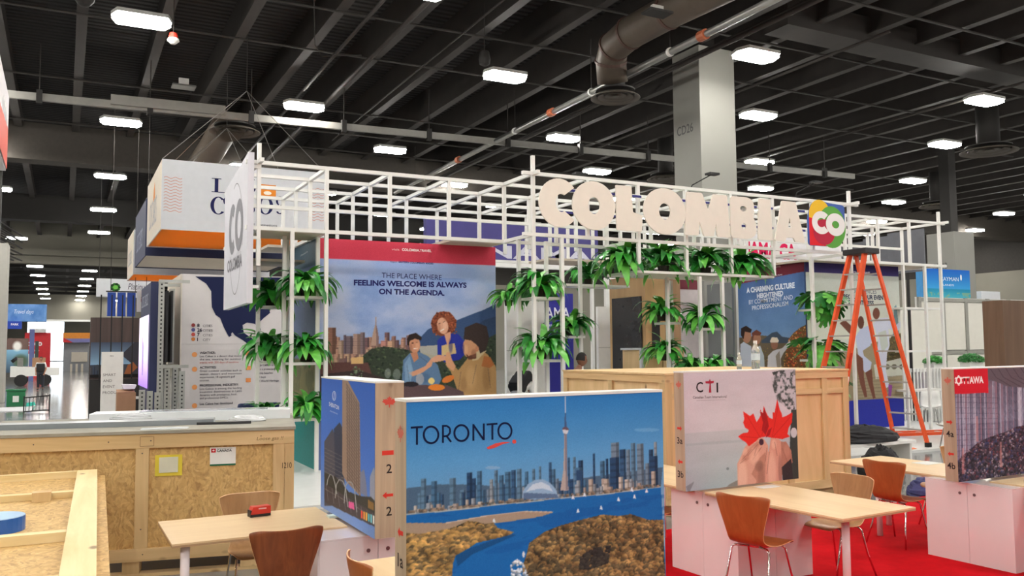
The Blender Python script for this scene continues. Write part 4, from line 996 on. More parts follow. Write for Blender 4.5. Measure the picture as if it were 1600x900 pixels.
t = thing('step_ladder', 'second orange ladder folded flat on the white platform', 'ladder', (13.9, 12.6, .05))
obj('side_rail', MB().bar((0.6, .0, .1), (3.4, -.7, .1), .1, .06), ORL, t); obj('side_rail', MB().bar((.7, .35, .1), (3.5, -.35, .1), .1, .06), ORL, t); obj('top_cap', MB().box(-.1, .62, -.06, .42, .03, .24), paint('black_plastic', (40, 40, 44)), t, bevel=.02)
for i in range(6): obj('step', MB().bar((.9 + .45 * i, 0 - .1 * i, .1), (.97 + .45 * i, .3 - .1 * i, .1), .08, .03), ALU, t)
PLAS = paint('clear_wrap', (226, 228, 230), .2, var=.1, trans=.3)
def crumple(name, label, cat, x, y, z, rx, ry, rz_, m, seed):
    rn = np.random.RandomState(seed); n = 14; vs = []; fs = []
    for i in range(n + 1):
        for k in range(n):
            r_ = math.sin(PI / 2 * min(1, (i + .001) / n)); hh = math.cos(PI / 2 * i / n) * (.78 + .22 * rn.rand()); a = 2 * PI * k / n
            jj = 1 + .12 * (rn.rand() - .5); vs.append((rx * r_ * math.cos(a) * jj, ry * r_ * math.sin(a) * jj, rz_ * hh if i < n else 0.0))
    for i in range(n):
        for k in range(n): fs.append((i * n + k, i * n + (k + 1) % n, (i + 1) * n + (k + 1) % n, (i + 1) * n + k))
    fs.append(tuple(range(n)))
    o = obj(name, MB().add(vs, fs), m, None, (x, y, z)); return tag(o, label, cat)
crumple('plastic_wrap', 'crumpled clear plastic wrap by the ladder feet', 'plastic wrap', 14.2, 11.75, .055, .55, .3, .14, PLAS, 3)
crumple('orange_rag', 'flat orange rag on the white platform', 'rag', 14.0, 11.15, .052, .4, .12, .03, paint('orange_rag', (232, 130, 90), .8), 5)
crumple('jacket', 'black jacket lying on a bench behind the far chairs', 'jacket', 11.9, 10.2, .42, .75, .35, .28, paint('black_cloth', (28, 28, 32), .8), 7)
t = thing('bench', 'low white bench carrying the black jacket', 'bench', (11.1, 9.9, 0)); obj('top', MB().box(0, 1.7, 0, .6, .36, .41), WHITE, t)
for a in (.05, 1.6): obj('leg', MB().box(a, a + .05, .05, .55, 0, .36), WHITE, t)
crumple('bag', 'black bag standing on the floor behind the far chairs', 'bag', 11.2, 9.3, 0, .4, .3, .5, paint('black_cloth', (28, 28, 32)), 9)
crumple('blue_bag', 'dark blue and purple cloth bundle on the floor near the far table', 'cloth', 10.5, 7.9, 0, .45, .25, .25, paint('blue_cloth', (60, 62, 110), .8), 11)

# ---- stands behind the pavilion
PUR = paint('indigo_fabric', (62, 56, 122), .6, var=.04)
t = thing('behind_stand', 'indigo overhead fascia with pale letters behind the frame', 'stand', (8.0, 20.0, 0))
obj('fascia', MB().box(0, 5.1, 0, .2, 4.3, 5.3), PUR, t); text('PANAMA', (.3, -.004, 4.36), UX, UZ, .34, (196, 196, 210), t, width=4.6, bold=.02)
obj('fascia_base', MB().box(-.5, 5.3, -.2, 0.0, 4.1, 4.28), WHITE, t)
for x in (.05, 5.0): obj('stand_post', MB().box(x, x + .08, .21, .3, 0, 5.2), WHITE, t)
t = thing('blue_wall', 'deep blue graphic wall with white lettering behind the sign corner ferns', 'stand', (10.1, 19.0, 0))
obj('wall_panel', MB().box(0, 1.55, 0, .2, 0, 3.4), paint('royal_blue', (32, 32, 140), .5), t); text('PANAMA', (.1, -.004, 2.75), UX, UZ, .3, (230, 230, 245), t, width=1.35, bold=.01); text('LIVE FOR MORE', (.35, -.004, 2.55), UX, UZ, .06, (230, 230, 245), t)
t = thing('white_wall', 'white panelled wall right of the tall red header poster', 'wall panel', (9.0, 17.6, 0)); obj('panel', MB().box(0, 1.0, 0, .1, 0, 3.25), WHITE, t); obj('joint', MB().box(0, 1.0, -.004, 0, 1.95, 1.96), PIPE, t)
t = thing('white_wall', 'white wall strip between the blue wall and the tan tower', 'wall panel', (11.5, 17.6, 0)); obj('panel', MB().box(0, .9, 0, .1, 0, 3.0), WHITE, t); obj('joint', MB().box(0, .9, -.004, 0, 2.0, 2.01), PIPE, t)
t = thing('screen_stand', 'blue screen over a flower market picture left of the tan tower', 'stand', (14.1, 20.5, 0))
obj('back_panel', MB().box(-.4, 2.8, .05, .15, 0, 4.0), WHITE, t); obj('blue_screen', MB().box(0, 2.0, 0, .04, 2.75, 3.3), paint('screen_blue', (20, 98, 180), .4), t)
a = Art(120, 90, 1, (150, 160, 120)); n = a.noise(7, 5); a.a = np.stack([80 + 120 * n, 110 + 90 * n, 70 + 50 * n], -1); n2 = a.noise(4, 9); a.put((n2 > .55) & (a.Y > 40), (214, 160, 70)); a.put((n2 < .4) & (a.Y > 55), (150, 90, 110)); a.rect(0, 62, 120, 90, (96, 92, 90)); a.towers(0, 118, 88, 8, 22, 3, 7, [(230, 230, 230), (60, 60, 70)], 4, 0)
picture('flower_print', a, (0, .03, 2.6), UX, UZ, 1.9, 1.6, t, .0); obj('lattice_rail', MB().box(-.1, 2.1, -.12, -.08, 2.5, 2.62).box(-.1, 2.1, -.12, -.08, 1.55, 1.62), BLACK, t)
for i in range(2): obj('x_sign', MB().bar((.45 + .6 * i, -.12, 1.15), (.45 + .6 * i, -.12, 1.6), .1).bar((.25 + .6 * i, -.12, 1.35), (.65 + .6 * i, -.12, 1.35), .1), WHITE, t)
t = thing('step_ladder', 'small red ladder far behind, left of the tan screen tower', 'ladder', (14.9, 19.0, 0)); obj('side_rail', MB().bar((0, 0, 0), (.35, 0, 2.3), .08), RED, t); obj('side_rail', MB().bar((.8, 0, 0), (.45, 0, 2.3), .08), RED, t)
for i in range(5): obj('step', MB().bar((.06 + .06 * i, 0, .35 + .4 * i), (.74 - .06 * i, 0, .35 + .4 * i), .05), ALU, t)
t = thing('behind_stand', 'white fascia with crimson lettering behind the letter A', 'stand', (17.3, 19.0, 0))
obj('fascia', MB().box(0, 4.2, 0, .2, 4.5, 5.5), paint('white_fascia', (232, 230, 232), .5), t); obj('stand_post', MB().box(3.9, 4.0, .21, .3, 0, 5.4), WHITE, t); obj('stand_post', MB().box(.1, .2, .21, .3, 0, 5.4), WHITE, t); text("JAMAICA", (.25, -.004, 4.62), UX, UZ, .44, (214, 30, 84), t, width=2.0, bold=.05)
t = thing('hanging_screens', 'row of three dark grey screens behind the right end of the frame', 'screen', (19.6, 14.7, 3.9))
for i in range(3): obj('screen', MB().box(.42 * i, .42 * i + .05, 1.15 * i, 1.15 * i + 1.1, 0, 1.1), paint('grey_mesh', (96, 98, 104), .6), t); obj('screen_post', MB().box(.42 * i, .42 * i + .05, 1.15 * i + .5, 1.15 * i + .56, -3.9, -.001), STEEL2, t)
# right-hand background
t = thing('dark_stand', 'dark stand with white lettering over a hedge band, right of the ladder', 'stand', (18.6, 15.6, 0))
obj('tall_panel', MB().box(0, 1.3, .3, .5, 0, 3.7), paint('charcoal_panel', (60, 62, 74), .6), t); text('IGA', (.0, .29, 2.35), UX, UZ, .3, (240, 240, 240), t, width=.75, bold=.05)
obj('hedge_band', MB().box(0, 1.3, .2, .28, 1.95, 2.28), paint('hedge', (34, 56, 34), .9, var=.6, scale=30), t)
a = Art(60, 60, 1, (90, 60, 150)); a.grad(0, 60, (110, 80, 180), (60, 50, 80)); a.poly([(0, 0), (14, 0), (44, 60), (30, 60)], (180, 90, 255)); a.rect(46, 0, 60, 60, (170, 30, 100)); picture('lit_print', a, (0, .2, 1.94), UX, UZ, 1.35, 1.2, t, .005)
obj('floor_box', MB().box(0, 1.2, -.2, .19, 0, .7), paint('charcoal_panel', (60, 62, 74)), t)
t = thing('hanging_banner', 'blue sea banner with white lettering at the right', 'banner', (29.2, 22.0, 0))
a = Art(120, 60, 1, (30, 120, 200)); a.grad(0, 34, (20, 100, 200), (60, 160, 220)); a.grad(34, 60, (30, 140, 180), (110, 200, 200)); n = a.noise(8, 3); a.put((a.Y > 40) & (n > .6), (120, 170, 150)); 
obj('core', MB().box(0, 2.8, .01, .3, 3.6, 4.95), paint('banner_core', (60, 140, 200), .6), t); picture('sea_print', a, (0, 0, 4.95), UX, UZ, 2.8, 1.35, t, .005); text('CAYMAN', (1.0, -.01, 4.5), UX, UZ, .16, (235, 245, 250), t, width=1.1); text('ISLANDS', (1.0, -.01, 4.3), UX, UZ, .08, (235, 245, 250), t, width=.8)
shape([ellipse(2.25, 4.65, .05, .12)], (0, -.01, 0), UX, UZ, (240, 248, 250), t)
obj('stand_post', MB().box(.3, .38, .31, .38, 0, 4.8), WHITE, t); obj('stand_post', MB().box(2.4, 2.48, .31, .38, 0, 4.8), WHITE, t); obj('lower_banner', MB().box(.05, 1.6, -.2, -.1, 2.9, 3.6), paint('aqua_print', (80, 180, 190), .6, var=.3), t)
t = thing('hanging_sign', 'small white sign with a red and blue emblem at the right', 'sign', (31.2, 21.0, 3.2)); obj('sign_post', MB().box(.5, .6, .21, .28, -3.2, .8), WHITE, t); obj('panel', MB().box(0, 1.15, 0, .2, 0, .85), LC, t); shape([[(.3, .55), (.7, .5), (.55, .2), (.5, .4)]], (0, -.003, 0), UX, UZ, (220, 90, 80), t); shape([[(.6, .45), (.8, .25), (.7, .2)]], (0, -.003, 0), UX, UZ, (60, 90, 160), t)
t = thing('white_panel_wall', 'large white modular wall with silver frame at the right', 'wall panel', (22.3, 17.0, 0))
obj('backing', MB().box(0, 6.5, .05, .1, 0, 3.42), WHITE, t)
OFFW = paint('off_white_panel', (228, 226, 216), .5, var=.02); SIL = paint('silver_profile', (168, 168, 160), .4, .3)
for i in range(6):
    for z0, z1 in ((.1, 1.7), (1.85, 2.62 + .65)): obj('wall_tile', MB().box(.15 + 1.06 * i, 1.05 + 1.06 * i, .0, .049, z0, z1), OFFW, t)
for i in range(7): obj('profile', MB().box(1.06 * i, .12 + 1.06 * i, -.03, .04, 0, 3.42), SIL, t)
for z in (1.72, 3.3): obj('cross_profile', MB().box(0, 6.5, -.02, -.0, z, z + .1), SIL, t)
obj('vent_strip', MB().box(-.6, -.4, -.2, -.15, .6, 2.4), HOLE, t)
tag(obj('side_wall', MB().box(21.0, 22.28, 16.6, 16.7, 0, 3.05), OFFW), 'off-white wall with a narrow door left of the modular white wall', 'wall panel')
t = thing('brown_pillar', 'brown wood-look pillar panel at the right edge', 'panel', (15.46, 10.0, 0)); obj('board', MB().box(0, 1.6, 0, .4, 0, 2.82), wood('walnut_laminate', (98, 76, 60), (118, 94, 76), 2, 6), t)
t = thing('picket_fence', 'white picket rail in front of the dark stand', 'fence', (19.2, 15.2, 0)); obj('rail', MB().box(0, 2.6, 0, .04, 1.3, 1.4).box(0, 2.6, 0, .04, .3, .36), WHITE, t)
for i in range(20): obj('picket', MB().box(.04 + .13 * i, .09 + .13 * i, -.021, -.001, .0, 1.38), WHITE, t)
def bush(label, x, y, z, r, seed):
    rn = random.Random(seed); t = thing('shrub', label, 'shrub', (x, y, z)); m = MB()
    for i in range(900):
        a = rn.uniform(0, 2 * PI); e = rn.uniform(0, 1); rr = r * (rn.random() ** .3); c = Vector((rr * math.cos(a) * math.sqrt(1 - e * e) * 1.35, rr * math.sin(a) * math.sqrt(1 - e * e), rr * e * .75))
        d = Vector((rn.uniform(-1, 1), rn.uniform(-1, 1), rn.uniform(-.3, 1))).normalized() * .045; s_ = d.orthogonal().normalized() * .018; m.add([c - d, c + s_, c + d, c - s_], [(0, 1, 2, 3)])
    me = bpy.data.meshes.new('foliage'); me.from_pydata(m.v, [], m.f); o = link('foliage', me, LEAFM[2] if seed % 2 else LEAFM[0], t, (0, 0, .22)); o['kind'] = 'stuff'
    obj('planter', MB().box(-r * .9, r * .9, -.15, .15, 0, .24), WHITE, t)
bush('dark green shrub in a white trough before the modular wall', 22.6, 15.6, 1.3, .32, 1); bush('green shrub behind the picket rail near the frame', 20.9, 15.5, 1.3, .26, 2)
tag(obj('counter', MB().box(20.4, 24.6, 15.3, 15.95, 0, 1.3), WHITE), 'long low white counter carrying the shrubs', 'counter')
def shell_chair(label, x, y, rz):
    t = thing('shell_chair', label, 'chair', (x, y, 0), rz); m = MB(); vs = []; fs = []
    prof = [(.22, .46), (.1, .43), (-.08, .43), (-.18, .5), (-.24, .7), (-.28, .88)]
    for j, (b, z) in enumerate(prof):
        for k in range(7): s_ = (k - 3) / 3; vs.append((s_ * (.24 if j < 4 else .22 - .02 * (j - 4)), b + .06 * s_ * s_ * (1 if j > 3 else 0), z + .05 * s_ * s_ * (j < 4)))
    for j in range(5):
        for k in range(6): fs.append((j * 7 + k, j * 7 + k + 1, j * 7 + k + 8, j * 7 + k + 7))
    o = obj('shell', MB().add(vs, fs), WHITE, t, smooth=True); s_ = o.modifiers.new('solid', 'SOLIDIFY'); s_.thickness = .015
    for a in (-.18, .18):
        for b in (-.15, .18): obj('leg', MB().tube([(a * .6, b * .6, .42), (a, b, 0)], .012, 6), PIPE, t)
shell_chair('white shell chair seen in profile by the brown pillar', 14.9 + .2, 10.9, 0.4); shell_chair('white shell chair behind the ladder and picket rail', 19.2, 14.4, 2.2)

# ================================================================== THE RED-CARPET STAND IN FRONT
CA = R(1.93)
def carpet_mat():
    m, nt, b = _new('red_carpet'); tc = nt.nodes.new('ShaderNodeTexCoord')
    n = nt.nodes.new('ShaderNodeTexNoise'); n.inputs['Scale'].default_value = 2.2; n.inputs['Detail'].default_value = 10; n.inputs['Roughness'].default_value = .75
    nt.links.new(tc.outputs['Object'], n.inputs['Vector'])
    r = nt.nodes.new('ShaderNodeValToRGB'); r.color_ramp.elements[0].position = .3; r.color_ramp.elements[1].position = .7
    r.color_ramp.elements[0].color = lin((168, 2, 14)); r.color_ramp.elements[1].color = lin((204, 6, 22))
    nt.links.new(n.outputs['Fac'], r.inputs['Fac']); nt.links.new(r.outputs['Color'], b.inputs['Base Color']); b.inputs['Roughness'].default_value = .95; b.inputs['Specular IOR Level'].default_value = .1
    bp = nt.nodes.new('ShaderNodeBump'); bp.inputs['Strength'].default_value = .4; n2 = nt.nodes.new('ShaderNodeTexNoise'); n2.inputs['Scale'].default_value = 90
    nt.links.new(tc.outputs['Object'], n2.inputs['Vector']); nt.links.new(n2.outputs['Fac'], bp.inputs['Height']); nt.links.new(bp.outputs['Normal'], b.inputs['Normal']); return m
tag(obj('carpet', MB().box(2.6, 14.0, -1.0, 7.75, 0, .012), carpet_mat()), 'bright red carpet under the desks', 'carpet')
LAC = paint('white_lacquer', (234, 222, 224), .12, var=.01, coat=.5)
BIRCH = wood('birch_top', (222, 190, 146), (234, 206, 164), 1, 9, .35, 10); BIRCHX = wood('birch_top_x', (222, 190, 146), (234, 206, 164), 0, 9, .35, 10)
EDGEW = wood('birch_edge', (176, 140, 104), (196, 160, 122), 0, 20, .5)
KNOT = wood('knotty_print', (160, 138, 116), (192, 172, 148), 2, 9, .5, 14, knots=True)
SCREW = paint('screw_cap', (120, 96, 100), .3, .5)
H0, H1 = .765, 1.79
def panel(label, x, y, rz, W=1.37, T=.125):
    t = thing('divider_panel', label, 'divider panel', (x, y, H0), rz)
    obj('core', MB().box(0.0, W, .001, T, 0, H1 - H0 - .012), KNOT, t); obj('top_edge', MB().box(-.002, W + .002, -.003, T + .002, H1 - H0 - .012, H1 - H0), WHITE, t)
    return t
def pedestal(label, x, y, rz, w=.87, d=.84, h=.725):
    t = thing('pedestal', label, 'desk base', (x, y, .012), rz)
    obj('carcass', MB().box(.012, w - .012, .012, d - .012, 0, h - .012), LAC, t)
    obj('side_panel', MB().box(0, .011, 0, d / 2 - .002, 0, h - .012), LAC, t); obj('side_panel', MB().box(0, .011, d / 2 + .002, d, 0, h - .012), LAC, t)
    obj('front_panel', MB().box(.012, w / 2 - .002, 0, .011, 0, h - .012), LAC, t); obj('front_panel', MB().box(w / 2 + .002, w, 0, .011, 0, h - .012), LAC, t)
    obj('side_panel', MB().box(w - .011, w, .012, d, 0, h - .012), LAC, t); obj('top_panel', MB().box(0, w, 0, d, h - .011, h), LAC, t)
    for q in (-.07, .07):
        obj('screw_cap', MB().tube([(-.004, d / 2 + q, h - .1), (0, d / 2 + q, h - .1)], .014, 12), SCREW, t); obj('screw_cap', MB().tube([(w / 2 + q, -.004, h - .1), (w / 2 + q, 0, h - .1)], .014, 12), SCREW, t)
    return t
def table(label, x, y, rz, w, d, legs, m=None):
    """w along x, d along y; top 0.75"""
    t = thing('table', label, 'table', (x, y, .012), rz)
    obj('table_top', MB().box(0, w, 0, d, .726, .738), m or BIRCH, t); obj('edge_band', MB().box(.0005, w - .0005, .0005, d - .0005, .712, .7255), EDGEW, t)
    for a, b in legs:
        obj('leg', MB().tube([(a, b, 0), (a, b, .711)], .03, 20), LAC, t, smooth=True)
    return t
# unit 1 (foreground panel)
T1 = panel('large blue city skyline divider panel reading TORONTO in the foreground', 1.29, 3.455, CA, 1.37)
pedestal('glossy white pedestal under the foreground skyline panel', 1.58, 3.13, CA)
table('birch table top behind the foreground skyline panel at its left end', 1.57, 3.63, CA, .84, 1.42, ((.1, 1.3),))
# unit 2 (left, seen at a slant)
T2 = panel('blue hotel tower divider panel standing at a slant left of the skyline panel', 1.845, 6.865, R(-90) + R(-.3), 1.36, .2)
pedestal('glossy white pedestal under the hotel tower panel', 1.53, 5.76, CA * .5, .84, .87)
table('long birch table left of the hotel tower panel, carrying a red box', .66, 6.08, CA * .2, 1.17, .86, ((.09, .07),), BIRCHX)
# unit 3 (maple leaf picture)
T3 = panel('pale divider panel with red maple leaf held by two hands', 4.765, 5.968, R(2.6), 1.38)
pedestal('glossy white pedestal under the maple leaf panel', 5.0, 5.6, CA)
table('birch table in front of the maple leaf panel', 5.04, 4.53, R(3.5), .85, 1.42, ((.3, .22),))
table('birch table behind the maple leaf panel', 4.94, 6.12, CA, .84, 1.4, ((.1, 1.3), (.74, 1.3)))
# unit 4 (right)
T4 = panel('divider panel with red OTTAWA sign and glass hall crowd picture at the right edge', 7.19, 5.14, CA, 1.38)
pedestal('glossy white pedestal under the glass hall panel', 7.4, 4.78, CA)
table('birch table in front of the glass hall panel at the right edge', 7.62, 3.6, CA, .84, 1.5, ((.3, .15),))
table('birch table behind the glass hall panel', 7.5, 5.3, CA, .84, 1.55, ((.2, 1.1), (.74, 1.4)))
# markings on the wood-look panel ends
MR = (214, 62, 52); MK = (52, 44, 44)
def marks(t, end_x, T, items, flip=False):
    o = (0, T, 0) if not flip else (end_x, 0, 0); u = -UY if not flip else UX; H = H1 - H0
    if not flip: o = (-.0005, T, 0)
    for kind, f, s in items:
        z = H * (1 - f)
        if kind == 'leaf':
            q = [[(T / 2 + a * .04, z + b * .045) for a, b in MAPLE]]; shape(q, o, u, UZ, (206, 84, 74), t, 'leaf_mark')
            shape([[(T / 2 - .03 + .012 * k, z - .03), (T / 2 - .028 + .012 * k, z - .03), (T / 2 - .026 + .012 * k, z + .035), (T / 2 - .03 + .012 * k, z + .035)] for k in range(6)], o, u, UZ, (196, 160, 138), t, 'leaf_grain', .0012)
        elif kind == 'arrow': shape([[(T / 2 + s * a * .06, z + b * .055) for a, b in ARROW]], o, u, UZ, MR, t, 'arrow_mark')
        elif kind == 'bar': shape([[(T / 2 - .03, z - .012), (T / 2 + .03, z - .012), (T / 2 + .03, z + .012), (T / 2 - .03, z + .012)]], o, u, UZ, MR, t, 'arrow_mark')
        else: text(s, Vector(o) + u * (T / 2) + UZ * (z - .03), u, UZ, .058, MK, t, bold=.015, center=True, name='number_mark')
def at_marks():
    marks(T1, 0, .125, [('leaf', .15, 0), ('arrow', .55, 1), ('n', .66, '1a')])
    marks(T3, 0, .125, [('leaf', .12, 0), ('arrow', .48, -1), ('n', .58, '3a'), ('arrow', .76, 1), ('n', .86, '3b')])
    marks(T4, 0, .125, [('leaf', .12, 0), ('arrow', .48, -1), ('n', .58, '4a'), ('arrow', .76, 1), ('n', .86, '4b')])
at_marks()
# panel 2: visible end is local x = W, facing +x local
def marks2():
    t = T2; H = H1 - H0; o = (1.3605, 0, 0); u = UY; T = .2
    for kind, f, s in (('leaf', .14, 0), ('bar', .46, 0), ('n', .56, '2'), ('arrow', .73, 1), ('n', .83, '2')):
        z = H * (1 - f); c = .078
        if kind == 'leaf': shape([[(c + .02 + a * .055, z + b * .045) for a, b in MAPLE]], o, u, UZ, (206, 84, 74), t, 'leaf_mark')
        elif kind == 'bar': shape([[(c - .03, z - .015), (c + .05, z - .015), (c + .05, z + .015), (c - .03, z + .015)]], o, u, UZ, MR, t, 'arrow_mark')
        elif kind == 'arrow': shape([[(c + .01 + a * .075, z + b * .055) for a, b in ARROW]], o, u, UZ, MR, t, 'arrow_mark')
        else: text(s, Vector(o) + u * (c - .0) + UZ * (z - .03), u, UZ, .06, MK, t, bold=.015, name='number_mark')
marks2()

# ---- moulded plywood chairs
def ply(name, a, b): return wood(name, a, b, 2, 16, .35, 22, bump=.02)
PLY_D = ply('ply_walnut', (112, 56, 28), (150, 84, 46)); PLY_M = ply('ply_cherry', (156, 86, 42), (178, 104, 56)); PLY_L = ply('ply_oak', (166, 124, 82), (190, 148, 102))
EDG = paint('ply_edge', (226, 184, 138), .5)
def chair_shell():
    # profile: (y, z, half width); the sitter faces +y
    P_ = [(.245, .425, .15), (.235, .438, .18), (.19, .452, .205), (.1, .45, .215), (0.0, .44, .21), (-.08, .437, .195), (-.14, .447, .172), (-.185, .475, .158), (-.212, .52, .16), (-.23, .58, .176), (-.246, .65, .198), (-.262, .72, .22), (-.276, .79, .24), (-.284, .83, .246), (-.288, .85, .232)]
    n = 14; vs = []; fs = []
    for j, (y, z, w) in enumerate(P_):
        t_ = max(0, (j - 7) / 7)
        for k in range(n + 1):
            s_ = -1 + 2 * k / n; a = abs(s_)
            yy = y + t_ * .075 * a ** 2 + (.0 if j > 5 else -.012 * a ** 3 * (j < 2))
            zz = z + (1 - t_) * .010 * a ** 2 * (j > 1) 
            if j >= 13: zz += -.006 * (1 - a) - (.02 * max(0, a - .8) / .2 if j == 14 else 0)
            vs.append((s_ * w, yy, zz))
    N = n + 1
    for j in range(len(P_) - 1):
        for k in range(n): fs.append((j * N + k, j * N + k + 1, (j + 1) * N + k + 1, (j + 1) * N + k))
    me = bpy.data.meshes.new('seat_shell'); me.from_pydata(vs, [], fs)
    for p in me.polygons: p.use_smooth = True
    return me
SHELL = {}
def make_chair(label, x, y, face, m, key, group=None):
    """face = heading the sitter looks to, radians from +y, counter-clockwise"""
    t = thing('plywood_chair', label, 'chair', (x, y, .012), face, group)
    if key not in SHELL:
        me = chair_shell(); me.materials.append(m); me.materials.append(EDG); SHELL[key] = me
    s_ = link('seat_shell', SHELL[key], None, t); mo = s_.modifiers.new('ply', 'SOLIDIFY'); mo.thickness = .011; mo.offset = 0; mo.material_offset_rim = 1
    ss = s_.modifiers.new('sub', 'SUBSURF'); ss.levels = 1; ss.render_levels = 1
    for sx in (-1, 1):
        for yy, yf, xf in ((.1, .235, .205), (-.12, -.24, .215)):
            obj('leg', MB().tube([(sx * .05, yy * .6, .42), (sx * .14, yy, .424), (sx * .165, yy + .01 * (1 if yy > 0 else -1), .405), (sx * .18, (yy + yf) / 2, .2), (sx * xf, yf, .006)], .0085, 10), CHROME, t, smooth=True)
    obj('mount', MB().lathe([(.09, .415), (.09, .43), (.02, .432)], n=16), CHROME, t)
    return t
make_chair('dark walnut plywood chair seen from behind at the long left table', 1.31, 5.93, R(1), PLY_D, 'd')
make_chair('oak plywood chair tucked in at the far side of the long left table', 1.37, 7.0, R(181), PLY_L, 'l')
make_chair('plywood chair cut by the bottom edge beside the skyline panel end', 1.72, 4.72, R(-92), PLY_M, 'm')
make_chair('cherry plywood chair with its back to us in front of the maple leaf panel', 4.93, 5.28, R(-74), PLY_M, 'm')
make_chair('light oak plywood chair across the birch table in front of the maple leaf panel', 6.02, 5.5, R(90), PLY_L, 'l')
make_chair('cherry plywood chair left of the table behind the glass hall panel', 7.52, 6.05, R(-84), PLY_M, 'm')
make_chair('cherry plywood chair cut by the right edge of the picture', 7.6, 4.42, R(-88), PLY_M, 'm')
make_chair('plywood chair half seen between the skyline and maple leaf panels', 5.0, 6.75, R(-88), PLY_M, 'm')
make_chair('oak plywood chair on the far side of the table behind the glass hall panel', 8.7, 6.35, R(90), PLY_L, 'l')

# ---- small things on the tables
t = thing('tool_box', 'small red and black tool box on the long left table', 'box', (1.28, 6.74, .751), R(8))
obj('body', MB().box(0, .155, 0, .07, 0, .05), paint('black_box', (38, 34, 36), .5), t); obj('lid', MB().prism([(0, .02), (.155, .02), (.155, .075), (.02, .075)], (0, -.002, 0), UX, UZ, (0, .074, 0)), RED, t)
shape([[(.06, .055), (.12, .055), (.12, .064), (.06, .064)]], (0, -.0035, 0), UX, UZ, (240, 200, 200), t, 'pale_stripe')
tag(obj('notepad', MB().box(1.79, 1.9, 6.42, 6.5, .751, .765), paint('pale_green_pad', (214, 226, 214), .5)), 'pale notepad near the right end of the long left table', 'notepad')
tag(obj('paper_card', MB().box(5.5, 5.72, 5.82, 5.94, .7505, .753), WHITE), 'white card on the birch table below the hands picture', 'card')
tag(obj('paper_sheet', MB().box(8.05, 8.3, 6.1, 6.3, .7505, .753), WHITE), 'white paper on the table behind the glass hall panel', 'paper')

# ================================================================== CRATES
PINE = wood('pine_board', (198, 168, 120), (224, 194, 146), 0, 7, .6, 12, knots=True); PINEV = wood('pine_board_v', (194, 162, 114), (220, 190, 140), 2, 7, .6, 12, knots=True)
PINEP = wood('pine_pale', (222, 196, 140), (240, 218, 170), 1, 7, .6, 12, knots=True); PINEPX = wood('pine_pale_x', (222, 196, 140), (240, 218, 170), 0, 7, .6, 12, knots=True)
PLYW = wood('crate_plywood', (212, 178, 126), (230, 198, 150), 2, 4, .6, 6, knots=True); OSB = osb('osb_board')
# long osb crate on the left, turned 12 degrees
t = thing('shipping_crate', 'long OSB shipping crate with pine rails behind the left table', 'crate', (1.946, 8.19, 0), R(-12)); C1 = t; L = 2.9; D = 1.75
obj('osb_panel', MB().box(-L, -.02, .03, .045, .2, 1.2), OSB, t); obj('osb_panel', MB().box(-.045, -.03, .05, D, .2, 1.2), OSB, t); obj('osb_panel', MB().box(-L, -.05, D - .02, D, .2, 1.2), OSB, t)
obj('top_rail', MB().box(-L, -.0, 0, .028, 1.135, 1.26), PINE, t); obj('bottom_rail', MB().box(-L, 0, 0, .028, .14, .25), PINE, t)
obj('side_rail', MB().box(-.028, 0, .03, D, 1.135, 1.26), wood('pine_board_y', (200, 164, 112), (222, 188, 138), 1, 7, .6, 12, knots=True), t); obj('side_rail', MB().box(-.028, 0, .03, D, .14, .25), MATS['pine_board_y'], t)
for x0, x1 in ((-.085, -.0), (-.19, -.088), (-1.375, -1.265), (-2.65, -2.54)): obj('batten', MB().box(x0, x1, .004, .0285, .251, 1.134), PINEV, t)
for y0, y1 in ((.03, .12), (1.6, 1.75)): obj('batten', MB().box(-.0285, -.004, y0, y1, .251, 1.134), PINEV, t)
obj('lid', MB().box(-L, .012, -.012, D + .01, 1.262, 1.29), paint('grey_fibreboard', (150, 146, 134), .8, var=.12, scale=5), t)
for x in (-.4, -1.4, -2.4): obj('skid_block', MB().box(x - .07, x + .07, .02, .2, .03, .139), PINEV, t); obj('skid_block', MB().box(x - .07, x + .07, D - .2, D, .03, .139), PINEV, t)
obj('deckboard', MB().box(-L, 0, .02, .14, 0, .029), PINE, t); obj('deckboard', MB().box(-L, 0, D - .2, D - .05, 0, .029), PINE, t)
cth, sth = math.cos(R(-12)), math.sin(R(-12)); CU = Vector((cth, sth, 0)); CN = Vector((sth, -cth, 0))
def on_c1(px, py):
    d = RIGHT * ((px - 800) / F_PX) + DOWN * ((py - 450) / F_PX) + FWD; p0 = Vector((1.946, 8.19, 0)); tt = (p0 - CAM).dot(CN) / d.dot(CN); w = CAM + d * tt - p0; return w.dot(CU), w.z
def pq(px0, py0, px1, py1): a = on_c1(px0, py0); b = on_c1(px1, py1); return a[0], b[0], b[1], a[1]
a0, a1, b0, b1 = pq(242, 712, 284, 743); obj('yellow_tape', MB().box(a0, a1, .022, .029, b0, b1), paint('yellow_tape', (226, 206, 66), .5), t); obj('note_paper', MB().box(a0 + .035, a1 - .035, .016, .021, b0 + .03, b1 - .02), paint('paper', (214, 212, 190), .7), t)
a0, a1, b0, b1 = pq(328, 700, 368, 727); LB = obj('shipping_label', MB().box(a0, a1, .022, .029, b0, b1), WHITE, t)
shape([[(a0, b0), (a1, b0), (a1, b0 + .015), (a0, b0 + .015)]], (0, .0215, 0), UX, UZ, (40, 110, 80), t, 'label_band'); shape([[(a0 + .01, b1 - .045), (a0 + .05, b1 - .045), (a0 + .05, b1 - .008), (a0 + .01, b1 - .008)]], (0, .0215, 0), UX, UZ, (206, 40, 50), t, 'label_emblem')
